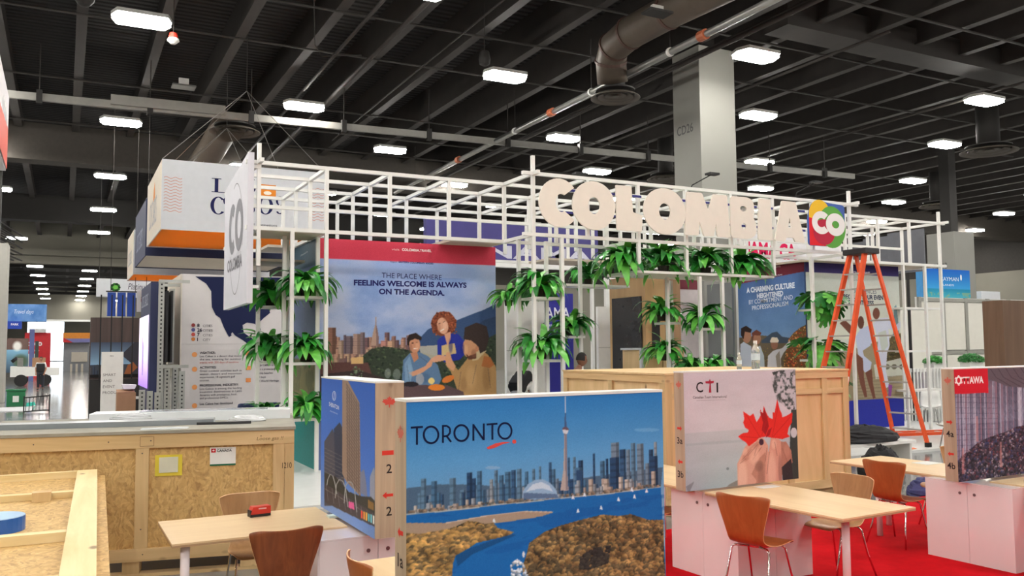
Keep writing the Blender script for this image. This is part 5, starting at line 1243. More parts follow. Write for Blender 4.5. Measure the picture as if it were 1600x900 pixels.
shape([[(a0 + .03 + p_[0] * .012, b1 - .028 + p_[1] * .012) for p_ in MAPLE]], (0, .0205, 0), UX, UZ, (250, 240, 240), t, 'label_leaf')
text('CANADA', (a0 + .06, .0215, b1 - .04), UX, UZ, .022, (40, 40, 44), t, width=.13, bold=.03); text('DESTINATION', (a0 + .06, .0215, b1 - .014), UX, UZ, .008, (60, 60, 60), t, width=.13)
q = on_c1(441, 730); text('1210', (q[0], .0035, q[1] - .01), UX, UZ, .055, (50, 44, 40), t, width=.085); q = on_c1(401, 688); text('Loose gas !!', (q[0], -.0005, q[1]), UX, UZ, .032, (120, 92, 62), t, width=.24, shear=.2)
a0, a1, b0, b1 = pq(219, 683, 240, 697); shape([[(a0, b0), (a1, b0), (a1, b0 + .003), (a0, b0 + .003)], [(a0, b1), (a1, b1), (a1, b1 + .003), (a0, b1 + .003)], [(a0, b0), (a0 + .003, b0), (a0 + .003, b1), (a0, b1)], [(a1, b0), (a1 + .003, b0), (a1 + .003, b1), (a1, b1)]], (0, -.0005, 0), UX, UZ, (90, 66, 50), t, 'stamp_frame')
for (xx, zz) in ((-1.6, 1.2), (-1.25, 1.2), (-.3, 1.21), (-2.2, 1.2), (-1.32, 1.09), (-1.32, .42), (-1.3, .2), (-.5, .2)):
    obj('nail_head', MB().tube([(xx, -.002, zz), (xx, .003, zz)], .006, 8), paint('nail', (90, 80, 70), .5), t)
# metal profiles and wrap lying on it
WH2 = paint('white_profile', (226, 230, 232), .25, var=.03)
def on_lid(name, label, cat, boxes, m, rz=0): 
    for i, (x0, x1, y0, y1, z0, z1) in enumerate(boxes):
        o = obj(name, MB().box(x0, x1, y0, y1, z0, z1), m, None, (1.946, 8.19, 0), (0, 0, R(-12) + rz)); tag(o, label if isinstance(label, str) else label[i], cat)
on_lid('metal_profile', ['wide white metal profile lying at the back of the OSB crate lid'],
       'metal profile', [(-1.95, -.02, 1.0, 1.4, 1.291, 1.385)], WH2)
on_lid('metal_profile', ['long grey metal profile lying along the OSB crate lid'], 'metal profile', [(-2.9, -.75, .5, .75, 1.291, 1.34)], paint('grey_profile', (150, 156, 160), .35, .4))
on_lid('metal_profile', ['short white metal strip near the front edge of the crate lid'], 'metal profile', [(-1.35, -.95, .08, .2, 1.291, 1.3)], WH2)
on_lid('metal_profile', ['dark narrow strip lying between the profiles on the crate lid'], 'metal profile', [(-.9, -.4, .45, .5, 1.291, 1.315)], paint('dark_strip', (50, 50, 52), .5))
on_lid('metal_profile', 'thin silver sheet on top of the wide white profile', 'metal profile', [(-1.5, -.25, 1.08, 1.36, 1.371, 1.392)], paint('silver_sheet', (200, 206, 212), .2, .5))
for i, (a, b, lab) in enumerate(((-.45, .75, 'crumpled clear wrap on the right part of the crate lid'), (-1.55, .9, 'crumpled clear wrap with a yellow strip on the left part of the crate lid'))):
    w = Vector((1.946, 8.19, 0)) + CU * a - CN * b; crumple('plastic_wrap', lab, 'plastic wrap', w.x, w.y, 1.292 if i == 0 else 1.331, .2, .1, .07, PLAS, 20 + i)
# open crate at the lower left
t = thing('open_crate', 'pale pine crate with open battened lid and blue roll, lower left', 'crate', (0.12, 3.2, 0), R(-1.9)); LL = 5.2
obj('osb_lid', MB().box(-2.4, .06, 0, LL, .905, .93), OSB, t)
obj('rim_board', MB().box(-.155, 0, 0, LL, .965, .985), PINEP, t); obj('rim_side', MB().box(-.02, -.0, 0, LL, .0, .962), OSB, t)
obj('far_side', MB().box(-2.4, -.02, LL - .02, LL, 0, .96), OSB, t)
for i, (y0, y1, z1) in enumerate(((LL - .08, LL - .0, .985), (4.02, 4.1, .975), (2.38, 2.46, .985), (1.25, 1.33, .985))): obj('batten', MB().box(-2.4, -.157, y0, y1, .931, z1), PINEPX, t)
obj('loose_block', MB().box(-.42, -.3, 3.9, 4.0, .931, 1.0), PINEV, t)
tag(obj('timber_offcut', MB().bar((-.85, 5.35, .96), (-.3, 4.95, .96), .09, .055), PINEP), 'pale timber offcut lying inside the open crate lid', 'timber')
t = thing('tape_roll', 'blue tape roll lying in the open crate lid', 'tape roll', (-.34, 6.12, .931)); BLT = paint('blue_film', (40, 96, 176), .3)
obj('roll', MB().lathe([(.165, 0), (.165, .085)], n=28), BLT, t); obj('cut_face', MB().lathe([(.163, .0855), (.163, .088)], n=28), paint('pale_blue', (160, 190, 220), .6), t)
# big pine crate in the middle
t = thing('shipping_crate', 'big pale pine shipping crate behind the maple leaf panel', 'crate', (6.35, 8.3, 0)); W2, D2, Z2 = 3.07, 2.35, 1.69
obj('plywood_panel', MB().box(.03, W2 - .03, .03, .05, .14, Z2 - .03), PLYW, t); obj('plywood_panel', MB().box(.03, .05, .051, D2, .14, Z2 - .03), PLYW, t); obj('plywood_panel', MB().box(W2 - .05, W2 - .03, .051, D2, .14, Z2 - .03), PLYW, t); obj('lid', MB().box(-.01, W2 + .01, -.01, D2, Z2 - .022, Z2), PLYW, t)
for x0, x1 in ((0, .1), (.98, 1.07), (1.95, 2.04), (2.58, 2.67), (W2 - .1, W2)): obj('batten', MB().box(x0, x1, 0, .028, .25, Z2 - .115), PINEV, t)
obj('rail', MB().box(0, W2, -.0, .028, Z2 - .113, Z2 - .023), PINE, t); obj('rail', MB().box(0, W2, 0, .028, .14, .248), PINE, t)
for x0, x1 in ((2.042, 2.578), (2.672, W2 - .102), (.102, .978), (1.072, 1.948)): obj('rail', MB().box(x0, x1, .004, .028, Z2 - .32, Z2 - .25), PINE, t)
for y0, y1 in ((.03, .12), (1.12, 1.21), (D2 - .1, D2)): obj('batten', MB().box(0, .028, y0, y1, .25, Z2 - .115), PINEV, t)
obj('rail', MB().box(0, .028, .0285, D2, Z2 - .113, Z2 - .023), MATS['pine_board_y'], t); obj('rail', MB().box(0, .028, .0285, D2, .14, .248), MATS['pine_board_y'], t)
for y in (.1, 1.1, D2 - .2): obj('skid', MB().box(.02, W2 - .02, y, y + .12, 0, .139), PINE, t)
t = thing('small_crate', 'small wooden crate partly wrapped in white cloth behind the big pine crate', 'crate', (9.95, 13.7, .05))
obj('plywood_panel', MB().box(.03, 1.02, .02, .7, 0, 1.9), PLYW, t); obj('batten', MB().box(0.5, .6, 0, .019, 0, 1.9), PINEV, t); obj('batten', MB().box(.93, 1.02, 0, .019, 0, 1.9), PINEV, t)
obj('white_cloth', MB().box(-.01, .62, -.02, .72, 1.9, 1.94).box(-.03, .028, -.02, .05, 0.6, 1.94).box(0, .6, -.03, -.022, 1.76, 1.94), LC, t)
CLR = paint('clear_bottle', (220, 230, 236), .08, var=.01, trans=.75)
def bottle(label, px, h_, milk=False):
    p = at(px, 572, Y=9.0); t = thing('water_bottle', label, 'bottle', (p.x, 9.0, 1.69)); s_ = h_ / .22
    obj('body', MB().lathe([(.03, 0), (.032, .01), (.032, .06), (.029, .08), (.032, .1), (.032, .15), (.014, .19), (.013, .2)], n=16), WHITE if milk else CLR, t, smooth=True).scale = (s_ * 1.15,) * 3
    obj('bottle_label', MB().lathe([(.0325, .07), (.0325, .12)], n=16), flat((200, 214, 226)), t).scale = (s_ * 1.15,) * 3
    obj('cap', MB().lathe([(.015, .198), (.015, .22)], n=12), WHITE, t).scale = (s_ * 1.15,) * 3
bottle('short clear bottle on the big pine crate', 1155, .2); bottle('tall clear water bottle on the big pine crate', 1181, .34)

# ================================================================== FLAT PRINTS
class Print:
    """a picture on a panel; photo pixels are laid onto the panel's own plane (cm, y down)"""
    def __init__(s, t, o, u, v, W, H, res=3.0, bg=(255, 255, 255)):
        s.t = t; s.o = Vector(o); s.u = Vector(u).normalized(); s.v = Vector(v).normalized(); s.Wm = W; s.Hm = H
        s.m = Matrix.LocRotScale(t.location, t.rotation_euler, None); s.n = s.u.cross(s.v)
        s.art = Art(W * 100, H * 100, res / 1.0, bg)
        s.wo = s.m @ s.o; r = s.m.to_3x3(); s.wu = r @ s.u; s.wv = r @ s.v; s.wn = r @ s.n
    def q(s, px, py):
        d = RIGHT * ((px - 800) / F_PX) + DOWN * ((py - 450) / F_PX) + FWD
        w = CAM + d * ((s.wo - CAM).dot(s.wn) / d.dot(s.wn)) - s.wo
        return (w.dot(s.wu) * 100, -w.dot(s.wv) * 100)
    def poly(s, pts, col, al=1.0): s.art.poly([s.q(*p) for p in pts], col, al)
    def mask(s, pts): return s.art.pmask([s.q(*p) for p in pts])
    def ell(s, cx, cy, rx, ry, col, al=1.0, ang=0.0):
        pts = []
        for k in range(28):
            a = 2 * PI * k / 28; x = rx * math.cos(a); y = ry * math.sin(a)
            pts.append((cx + x * math.cos(ang) - y * math.sin(ang), cy + x * math.sin(ang) + y * math.cos(ang)))
        s.poly(pts, col, al)
    def tower(s, x0, x1, yt, yb, col, win=.12):
        a = s.q(x0, yt); b = s.q(x1, yb); s.art.tower(a[0], b[1], b[0] - a[0], b[1] - a[1], col, win)
    def line(s, pts, w, col, al=1.0):
        for (x0, y0), (x1, y1) in zip(pts, pts[1:]):
            L_ = math.hypot(x1 - x0, y1 - y0) or 1; nx, ny = -(y1 - y0) / L_ * w / 2, (x1 - x0) / L_ * w / 2
            s.poly([(x0 + nx, y0 + ny), (x1 + nx, y1 + ny), (x1 - nx, y1 - ny), (x0 - nx, y0 - ny)], col, al)
    def grad(s, pts, y0, y1, c0, c1):
        a = s.q(*y0)[1]; b = s.q(*y1)[1]; s.art.grad(a, b, c0, c1, s.mask(pts))
    def text(s, st, px0, py0, px1, py1, cap, col, bold=0.0, depth=.0022, shear=0.0):
        """baseline from (px0,py0) to (px1,py1), cap = capital height in photo pixels at the start"""
        a = s.q(px0, py0); b = s.q(px1, py1); c = s.q(px0, py0 - cap)
        o = s.o + s.u * a[0] / 100 - s.v * a[1] / 100; e = s.o + s.u * b[0] / 100 - s.v * b[1] / 100
        d = e - o
        return text(st, o, d, s.n.cross(d), (a[1] - c[1]) / 100, col, s.t, width=d.length, bold=bold, depth=depth, shear=shear)
    def shp(s, polys, col, name='emblem', depth=.0022):
        return shape([[(p_[0] / 100, -p_[1] / 100) for p_ in [s.q(*p) for p in pl]] for pl in polys], s.o, s.u, s.v, col, s.t, name, depth)
    def soft(s, cx, cy, rx, ry, col, al=.5):
        c = s.q(cx, cy); a = s.q(cx + rx, cy); b = s.q(cx, cy + ry); s.art.soft(c[0], c[1], max(.3, abs(a[0] - c[0])), max(.3, abs(b[1] - c[1])), col, al)
    def done(s, name='print', mat_=None):
        a = s.art.a; p_ = np.pad(a, ((1, 1), (1, 1), (0, 0)), 'edge'); s.art.a = .5 * a + .125 * (p_[:-2, 1:-1] + p_[2:, 1:-1] + p_[1:-1, :-2] + p_[1:-1, 2:])
        s.art.a += ((np.random.RandomState(5).rand(*a.shape[:2]) - .5) * 9)[..., None]
        return picture(name, s.art, s.o, s.u, s.v, s.Wm, s.Hm, s.t, .001, mat_)
HP = H1 - H0 - .013
def blobs(P, mask, cols, n, rmin, rmax, seed, shade=.55):
    """clumps of tree crowns, lighter at the upper right"""
    rn = random.Random(seed); ys, xs = np.nonzero(mask)
    if len(ys) == 0: return
    idx = sorted(rn.randrange(len(ys)) for _ in range(n)); a = P.art
    for i in idx:
        cx = a.X[0, xs[i]]; cy = a.Y[ys[i], 0]; r_ = rn.uniform(rmin, rmax); c = np.array(rn.choice(cols), float)
        x0 = max(0, int((cx - 2 * r_) * a.res)); x1 = int((cx + 2 * r_) * a.res) + 1; y0 = max(0, int((cy - 2 * r_) * a.res)); y1 = int((cy + 2 * r_) * a.res) + 1
        X = a.X[y0:y1, x0:x1]; Y = a.Y[y0:y1, x0:x1]; d = ((X - cx) / r_) ** 2 + ((Y - cy) / (r_ * .85)) ** 2
        m = (d <= 1) & mask[y0:y1, x0:x1]; li = np.clip(.95 - .35 * ((Y - cy) - (X - cx) * .5) / r_, shade, 1.25)
        sub = a.a[y0:y1, x0:x1]; sub[m] = (c[None] * li[m][:, None])
def grain(P, mask, amp, seed, cell=1.0):
    n = P.art.noise(cell, seed, 3) - .5; P.art.a += (n * amp)[..., None] * mask[..., None]
ALL = lambda P: np.ones(P.art.X.shape, bool)

# ---- skyline of the foreground panel
P = Print(T1, (0, 0, HP), UX, UZ, 1.37, HP, 3.4); A = P.art
full = [(600, 600), (1060, 560), (1060, 950), (600, 950)]
A.grad(0, 26, (44, 124, 194), (92, 158, 212)); A.grad(26, 62, (92, 158, 212), (142, 172, 200)); A.put(A.Y >= 62, (142, 172, 200))
grain(P, A.Y < 62, 5, 4, 12)
P.ell(770, 731, 12, 2.5, (170, 190, 214), .5); P.ell(1010, 672, 20, 3, (130, 180, 222), .5)
shore = [(633, 804), (690, 799), (737, 794), (780, 788), (820, 785), (860, 780), (900, 776), (947, 772), (990, 766), (1032, 761)]
P.poly([(630, 764), (680, 757), (740, 757), (800, 762), (1035, 730)] + shore[::-1], (78, 104, 130))
P.poly(shore + [(1040, 900), (630, 960)], (24, 104, 176))
n = A.noise(3, 8, 4, 5); P.art.put((A.Y > P.q(700, 800)[1]) & (n > .58), (18, 88, 160), .45)
rn = random.Random(4)
TC = [(58, 96, 134), (76, 116, 150), (98, 132, 160), (44, 76, 112), (120, 140, 160), (150, 158, 166)]
def sh(x):
    for (a, b), (c, d) in zip(shore, shore[1:]):
        if a <= x <= c: return b + (d - b) * (x - a) / (c - a)
    return 790
for i in range(60): x = rn.uniform(636, 1024); P.tower(x, x + rn.uniform(4, 9), sh(x) - rn.uniform(12, 34), sh(x) - 5, rn.choice(TC))
for (a, b, t_, c) in ((658, 666, 748, 2), (674, 683, 752, 1), (703, 712, 748, 2), (729, 738, 739, 3), (745, 753, 737, 1), (738, 744, 748, 3), (765, 771, 750, 5), (772, 778, 735, 2), (780, 787, 743, 1), (789, 798, 738, 1), (799, 806, 735, 0), (808, 815, 733, 2), (820, 826, 737, 1), (831, 836, 733, 2), (842, 846, 729, 2), (857, 862, 723, 0), (862, 868, 733, 1),
                      (887, 891, 715, 0), (895, 900, 715, 2), (903, 911, 720, 3), (898, 910, 731, 1), (926, 930, 709, 3), (937, 945, 721, 1), (946, 951, 717, 3), (954, 968, 692, 4), (952, 968, 716, 3), (968, 978, 703, 3), (969, 978, 717, 0), (978, 985, 703, 4), (985, 993, 693, 2), (994, 1006, 694, 4), (1013, 1021, 703, 3), (1021, 1027, 691, 5), (1014, 1028, 713, 3), (998, 1004, 727, 4), (1008, 1014, 724, 4)): P.tower(a, b, t_, sh((a + b) / 2) - 4, TC[c])
P.poly([(900, 735), (910, 735), (909, 760), (901, 760)], (44, 76, 112))
for i in range(46):
    x = rn.uniform(640, 1022); w = rn.uniform(4, 9); h_ = rn.uniform(8, 26) if x > 880 else rn.uniform(6, 15); P.tower(x, x + w, sh(x) - h_, sh(x) - 2, rn.choice([(190, 176, 164), (206, 196, 186), (160, 168, 178), (140, 150, 160), (178, 160, 150)]), .16)
m_ = P.mask([(a, b - 6) for a, b in shore] + [(a, b + .5) for a, b in shore[::-1]]); blobs(P, m_, [(120, 104, 92), (96, 96, 92), (150, 130, 112)], 160, .5, 1.3, 3)
P.line([(a, b) for a, b in shore], 1.6, (196, 200, 200), .8)
# white stadium dome
P.poly([(816, 778), (817, 768), (824, 757), (836, 750), (848, 749), (860, 755), (868, 764), (872, 776), (860, 779), (830, 781)], (150, 180, 212)); P.poly([(822, 768), (832, 757), (846, 753), (858, 759), (864, 768), (846, 763)], (206, 220, 236)); P.poly([(818, 780), (818, 770), (870, 772), (872, 778)], (92, 116, 150))
# broadcast tower
P.poly([(875, 767), (880, 735), (881.4, 690), (881.6, 676), (885, 676), (885.4, 692), (886, 735), (888, 766)], (186, 170, 164)); P.poly([(881.4, 672), (885, 672), (887, 766), (884, 766)], (140, 130, 138))
P.ell(883.3, 671.5, 5, 4.6, (110, 84, 96)); P.poly([(878.4, 672), (888.3, 672), (886.5, 678), (880.2, 678)], (214, 214, 222)); P.poly([(881.6, 668), (882.3, 645), (884.2, 645), (885, 668)], (70, 92, 132)); P.line([(883.2, 646), (883, 620)], 1.1, (190, 206, 226))
# sand spit and islands
P.poly([(633, 817), (660, 817), (697, 817), (760, 806), (820, 799), (866, 800), (845, 807), (806, 813), (772, 818), (723, 829), (690, 836), (633, 836)], (172, 148, 128)); P.line([(697, 817), (760, 806), (820, 799), (864, 800)], 1.6, (206, 190, 172))
GOLD = [(160, 124, 74), (138, 108, 70), (178, 140, 82), (112, 94, 64), (90, 76, 54)]; BRN = [(112, 88, 60), (134, 104, 66), (92, 78, 56), (150, 120, 76), (82, 72, 54)]
ml = P.mask([(631, 832), (655, 834), (702, 826), (718, 820), (730, 814), (745, 815), (755, 818), (771, 817), (778, 825), (803, 831), (796, 836), (772, 842), (745, 848), (735, 855), (712, 868), (708, 880), (706, 905), (704, 950), (630, 950)])
P.art.put(ml, (52, 50, 44)); blobs(P, ml, GOLD, 900, 1.0, 2.6, 7); mr = P.mask([(818, 900), (816, 885), (822, 868), (827, 848), (850, 831), (875, 821), (900, 814), (940, 804), (965, 806), (985, 803), (1000, 808), (1012, 812), (1036, 812), (1040, 960), (826, 960)])
P.art.put(mr, (66, 56, 44)); blobs(P, mr, BRN, 2600, .7, 1.9, 9)
n = A.noise(5, 31, 4); n2 = A.noise(1.6, 32, 2); k_ = np.where(ml | mr, np.clip(.62 + .75 * n, .5, 1.15) * (.86 + .28 * n2), 1.0); P.art.a *= k_[..., None]; dk = P.mask([(905, 870), (925, 856), (955, 852), (950, 880), (920, 890), (905, 890)]); blobs(P, dk & mr, [(48, 46, 44), (60, 56, 50)], 120, .8, 1.6, 2)
P.poly([(712, 868), (735, 856), (772, 843), (800, 834), (806, 836), (770, 852), (738, 866), (715, 885)], (16, 58, 96), .5)
blobs(P, P.mask([(798, 893), (797, 880), (808, 873), (818, 880), (826, 900), (820, 930), (800, 930)]), [(230, 232, 236), (196, 204, 214), (110, 130, 156)], 90, .5, 1.1, 5); P.ell(818, 866, 2, 5, (220, 226, 232))
for x, y in ((895, 780), (913, 776), (991, 779), (1010, 770), (966, 783), (987, 768), (939, 796), (903, 801), (772, 816)): P.poly([(x - 1, y - 6), (x + .6, y - 6), (x + 2.5, y), (x - 2.5, y)], (226, 234, 242))
P.done()
c = (18, 28, 66)
def bars(P, strokes, w, col, name):
    out = []
    for (x0, y0), (x1, y1) in strokes:
        L_ = math.hypot(x1 - x0, y1 - y0); nx, ny = -(y1 - y0) / L_ * w / 2, (x1 - x0) / L_ * w / 2; out.append([(x0 + nx, y0 + ny), (x1 + nx, y1 + ny), (x1 - nx, y1 - ny), (x0 - nx, y0 - ny)])
    P.shp(out, col, name)
def oval(P, cx, cy, rx, ry, w, col, name='letter_o'):
    P.shp([[(cx + (rx if f else rx - w) * math.cos(a), cy + (ry if f else ry - w) * math.sin(a)) for f, a in ((1, t0), (1, t1), (0, t1), (0, t0))] for t0, t1 in [(2 * PI * k / 36, 2 * PI * (k + 1) / 36) for k in range(36)]], col, name)
bars(P, [((641.5, 668.2), (660.5, 666.8)), ((651.2, 667), (651.2, 694.8))], 3.2, c, 'letter_t'); oval(P, 673.2, 679.4, 13, 14.6, 3.2, c)
bars(P, [((691.8, 665), (691.8, 691.8)), ((690.2, 665.6), (698, 665.4)), ((698, 665.4), (702.6, 669)), ((702.6, 669), (703, 676)), ((703, 676), (699, 681)), ((699, 681), (690.4, 682)), ((696.5, 680), (704.6, 690.5))], 3.0, c, 'letter_r'); oval(P, 720.6, 676.6, 12.6, 14, 3.2, c)
bars(P, [((739.4, 662.5), (739.4, 688.6)), ((739.4, 664), (755.4, 687)), ((755.6, 661.5), (755.6, 687.6))], 3.0, c, 'letter_n'); bars(P, [((760, 663.2), (777, 662)), ((769, 662.6), (769, 687))], 3.0, c, 'letter_t'); oval(P, 788.6, 673.2, 11.8, 13.8, 3.0, c)
P.shp([[(760, 699), (762, 702), (772, 700), (785, 694), (798, 690.8), (786, 690.6), (774, 692.6)], ellipse(803.2, 690, 3.2, 3.2, 18)], (226, 82, 76), 'red_swash')

# ---- hotel tower panel
P = Print(T2, (0, 0, HP), UX, UZ, 1.36, HP, 2.2); A = P.art
A.grad(0, 60, (40, 92, 186), (70, 118, 206)); A.grad(60, 103, (70, 118, 206), (120, 150, 205))
P.poly([(507, 690), (520, 670), (527, 690), (537, 712), (540, 790), (507, 790)], (70, 72, 88)); P.poly([(522, 670), (531, 660), (538, 674), (538, 745), (524, 745)], (44, 54, 78)); 
for i in range(12): P.line([(507, 700 + 6 * i), (540, 716 + 6.5 * i)], .8, (196, 180, 150), .35)
P.poly([(535, 592), (541, 590), (562, 630), (564, 776), (541, 752), (535, 740)], (148, 126, 112)); P.poly([(541, 598), (562, 634), (563, 772), (542, 748)], (118, 100, 92))
for i in range(26): P.line([(541.5, 603 + 5.6 * i), (562.5, 638 + 5.3 * i)], .9, (176, 156, 140), .55)
for i in range(6): P.line([(543 + 3.4 * i, 602 + 5.4 * i), (543.5 + 3.4 * i, 752 + 4 * i)], .7, (84, 70, 66), .7)
P.poly([(563, 738), (569, 733), (572, 752), (574, 776), (563, 770)], (120, 128, 156)); P.poly([(578, 745), (584, 730), (588, 742), (590, 790), (578, 780)], (150, 156, 176)); 
P.poly([(507, 738), (525, 745), (545, 768), (565, 775), (580, 776), (592, 790), (592, 826), (507, 784)], (50, 52, 50)); P.poly([(507, 755), (592, 806), (592, 826), (507, 784)], (66, 60, 66))
for i in range(9): P.line([(510 + 9 * i, 757 + 5.5 * i), (513 + 9 * i, 782 + 4.8 * i)], .8, (110, 104, 116), .8)
P.line([(507, 763), (592, 812)], 1.0, (120, 110, 110), .8)
for cx, w, y0, y1 in ((518, 7, 741, 772), (533, 9, 749, 792), (547, 9, 752, 800)): P.line([(cx - w, y1 - 14), (cx - w * .8, y0 + 8), (cx - w * .3, y0), (cx + w * .3, y0 + 2), (cx + w * .8, y0 + 14), (cx + w * 1.2, y1)], 1.3, (150, 156, 160))
P.poly([(545, 783), (553, 785), (554, 796), (545, 793)], (228, 96, 160))
for i, cc in enumerate(((230, 80, 60), (240, 150, 60), (240, 190, 90), (90, 190, 200), (120, 210, 220), (240, 240, 230), (70, 170, 190))): P.poly([(564 + 3.7 * i, 797 + 1.5 * i), (566.6 + 3.7 * i, 798 + 1.5 * i), (566.6 + 3.7 * i, 810 + 1.7 * i), (564 + 3.7 * i, 809 + 1.7 * i)], cc)
P.poly([(575, 780), (584, 786), (584, 798), (575, 793)], (180, 130, 60), .7)
P.done(); P.text('SHERATON', 514.5, 634, 530, 640.5, 6.5, (220, 226, 240), .01); P.text('CENTRE TORONTO HOTEL', 516, 643, 528, 648, 2.2, (200, 210, 235)); oval(P, 522.5, 618.5, 3.0, 7.5, .8, (210, 220, 240), 'emblem'); bars(P, [((522.8, 613), (522.2, 624))], .8, (210, 220, 240), 'emblem')

# ---- maple leaf and hands
P = Print(T3, (0, 0, HP), UX, UZ, 1.38, HP, 2.4); A = P.art
A.a[:] = (206, 198, 208); A.grad(52, 103, (190, 190, 198), (160, 172, 184)); n = A.noise(10, 3, 4, 3); A.a += ((n - .5) * 16)[..., None]
P.poly([(1072, 693), (1170, 686), (1170, 690), (1072, 697)], (160, 168, 178), .5)
P.poly([(1206, 582), (1242, 574), (1252, 740), (1246, 755), (1232, 750), (1234, 690), (1236, 640), (1228, 610), (1218, 606)], (62, 66, 64))
dm_ = P.mask([(1204, 590), (1222, 577), (1242, 574), (1244, 640), (1232, 640), (1212, 624)]); n = A.noise(4, 5); n2 = A.noise(2, 15); w_ = np.clip((.56 * n + .44 * n2 - .44) * 7 + .5, 0, 1) * dm_; P.art.put(dm_, (70, 76, 76)); P.art.put(w_, (196, 190, 200))
P.ell(1240, 676, 5, 8, (206, 202, 210)); P.poly([(1120, 775), (1140, 756), (1156, 748), (1158, 770), (1130, 780)], (120, 112, 108), .8); P.poly([(1072, 760), (1085, 752), (1076, 772)], (110, 114, 120), .6); P.ell(1137, 732, 2.2, 2.2, (110, 116, 124), .8)
SK = (214, 156, 140); SK2 = (182, 122, 106); SK3 = (150, 96, 84)
P.poly([(1153, 775), (1152, 724), (1158, 712), (1164, 698), (1172, 690), (1182, 684), (1192, 684), (1200, 696), (1200, 712), (1196, 722), (1196, 775)], SK); P.poly([(1174, 740), (1186, 716), (1196, 706), (1197, 775), (1176, 775), (1182, 750)], SK2, .8)
P.poly([(1195, 775), (1196, 722), (1202, 700), (1204, 684), (1212, 680), (1220, 690), (1221, 706), (1222, 775)], (216, 152, 136)); P.poly([(1220, 690), (1228, 690), (1236, 704), (1238, 722), (1228, 742), (1221, 742)], SK2)
P.poly([(1221, 730), (1236, 716), (1239, 752), (1224, 760)], (58, 50, 54)); P.poly([(1157, 720), (1163, 708), (1182, 690), (1190, 690), (1172, 716), (1160, 724)], (198, 136, 120)); P.ell(1189.5, 690.5, 3.6, 5, (70, 40, 56)); P.line([(1176, 718), (1190, 698)], 1, SK3, .7); P.line([(1202, 706), (1198, 740)], 1.2, SK3, .7)
for cx, cy, rx, ry, c_, a_ in ((1160, 745, 9, 34, (236, 190, 176), .6), (1178, 712, 10, 16, (232, 182, 166), .6), (1206, 735, 8, 36, (236, 186, 170), .6), (1189, 748, 6, 30, (150, 98, 88), .55), (1186, 728, 8, 10, (120, 80, 72), .45), (1209, 694, 5, 9, (236, 190, 172), .6), (1229, 704, 6, 12, (206, 146, 128), .5), (1164, 706, 5, 7, (232, 186, 170), .5), (1219, 735, 4, 30, (140, 92, 84), .5), (1176, 765, 9, 10, (160, 110, 98), .5)): P.soft(cx, cy, rx, ry, c_, a_)
for a_, b_ in (((1156, 724), (1166, 716)), ((1160, 718), (1174, 702)), ((1168, 712), (1184, 694)), ((1198, 700), (1196, 720)), ((1210, 690), (1214, 712)), ((1222, 700), (1230, 722)), ((1182, 700), (1178, 712))): P.line([a_, b_], .9, (140, 88, 78), .6)
P.ell(1178, 690, 2.6, 2.2, (232, 190, 180)); P.ell(1215, 684, 2.6, 2.0, (232, 190, 180))
RD = (226, 46, 40)
P.poly([(1161, 643), (1172, 650), (1177, 646), (1182, 660), (1188, 650), (1189, 640), (1187, 642), (1192, 645), (1193, 634), (1197, 645), (1201, 652), (1207, 655), (1207, 644), (1210, 645), (1214, 624), (1218, 640), (1221, 646), (1222, 652), (1228, 650), (1238, 644), (1237, 660), (1232, 668), (1230, 678), (1234, 682), (1222, 686), (1206, 684), (1196, 682), (1186, 684), (1180, 690), (1170, 697), (1164, 690), (1160, 688), (1153, 682), (1160, 677), (1168, 676), (1170, 672), (1164, 668), (1161, 660), (1163, 655)], RD)
P.poly([(1187, 643), (1192, 646), (1194, 638), (1198, 650), (1201, 666), (1196, 680), (1190, 672), (1192, 660)], (150, 20, 28), .8); P.poly([(1200, 672), (1206, 668), (1202, 680), (1196, 684)], (150, 20, 28), .8)
for a, b in (((1188, 684), (1166, 648)), ((1206, 684), (1216, 632)), ((1208, 682), (1234, 652)), ((1186, 684), (1158, 682)), ((1190, 680), (1200, 650))): P.line([a, b], .8, (186, 26, 30), .8)
P.done(); P.text('C', 1087.8, 613, 1098.5, 612.4, 16.5, (48, 42, 46), .012); P.text('I', 1119.4, 613, 1122, 612.9, 16, (48, 42, 46), .01)
P.shp([[(1107.2, 613.6), (1108.4, 599.5), (1102.4, 599), (1101.8, 596), (1107.5, 595.4), (1108.8, 591.8), (1110.3, 595.3), (1115.4, 595), (1114.6, 598.6), (1110.3, 599.4), (1111.2, 613.4)]], (170, 46, 66)); P.text('Canadian Tours International', 1082.5, 623, 1135, 621.4, 4.4, (70, 62, 66)); P.shp([[(1088, 625.6), (1133, 624.4), (1133, 624.8), (1088, 626.1)]], (150, 140, 146), 'rule')

# ---- crowd in a glass hall
P = Print(T4, (0, 0, HP), UX, UZ, 1.38, HP, 2.4); A = P.art
A.a[:] = (122, 118, 146); A.grad(0, 50, (96, 90, 108), (140, 140, 168)); n = A.noise(6, 12, 3); A.a += ((n - .5) * 30)[..., None]
rn = random.Random(8)
for i in range(60):
    x = 1486 + i * 2.6 * (1 - i * .004); P.line([(x, 590 + i * .2), (x + 3, 750)], rn.choice((.9, 1.6, .7)), rn.choice(((56, 58, 78), (176, 180, 204), (70, 66, 84), (196, 196, 214), (150, 108, 122))), .8)
for i in range(14): P.line([(1486, 620 + 8.5 * i), (1560, 622 + 8 * i)], .6, (54, 56, 76), .55)
P.poly([(1543, 573), (1700, 568), (1700, 612), (1600, 606), (1575, 604), (1543, 592)], (98, 88, 98)); 
for k in range(6): P.line([(1546 + 12 * k, 574), (1556 + 12 * k, 590), (1580 + 14 * k, 604)], 1.0, (62, 54, 64), .8)
mc = P.mask([(1495, 760), (1494, 722), (1510, 706), (1530, 690), (1545, 683), (1570, 675), (1590, 666), (1640, 660), (1700, 650), (1700, 780)])
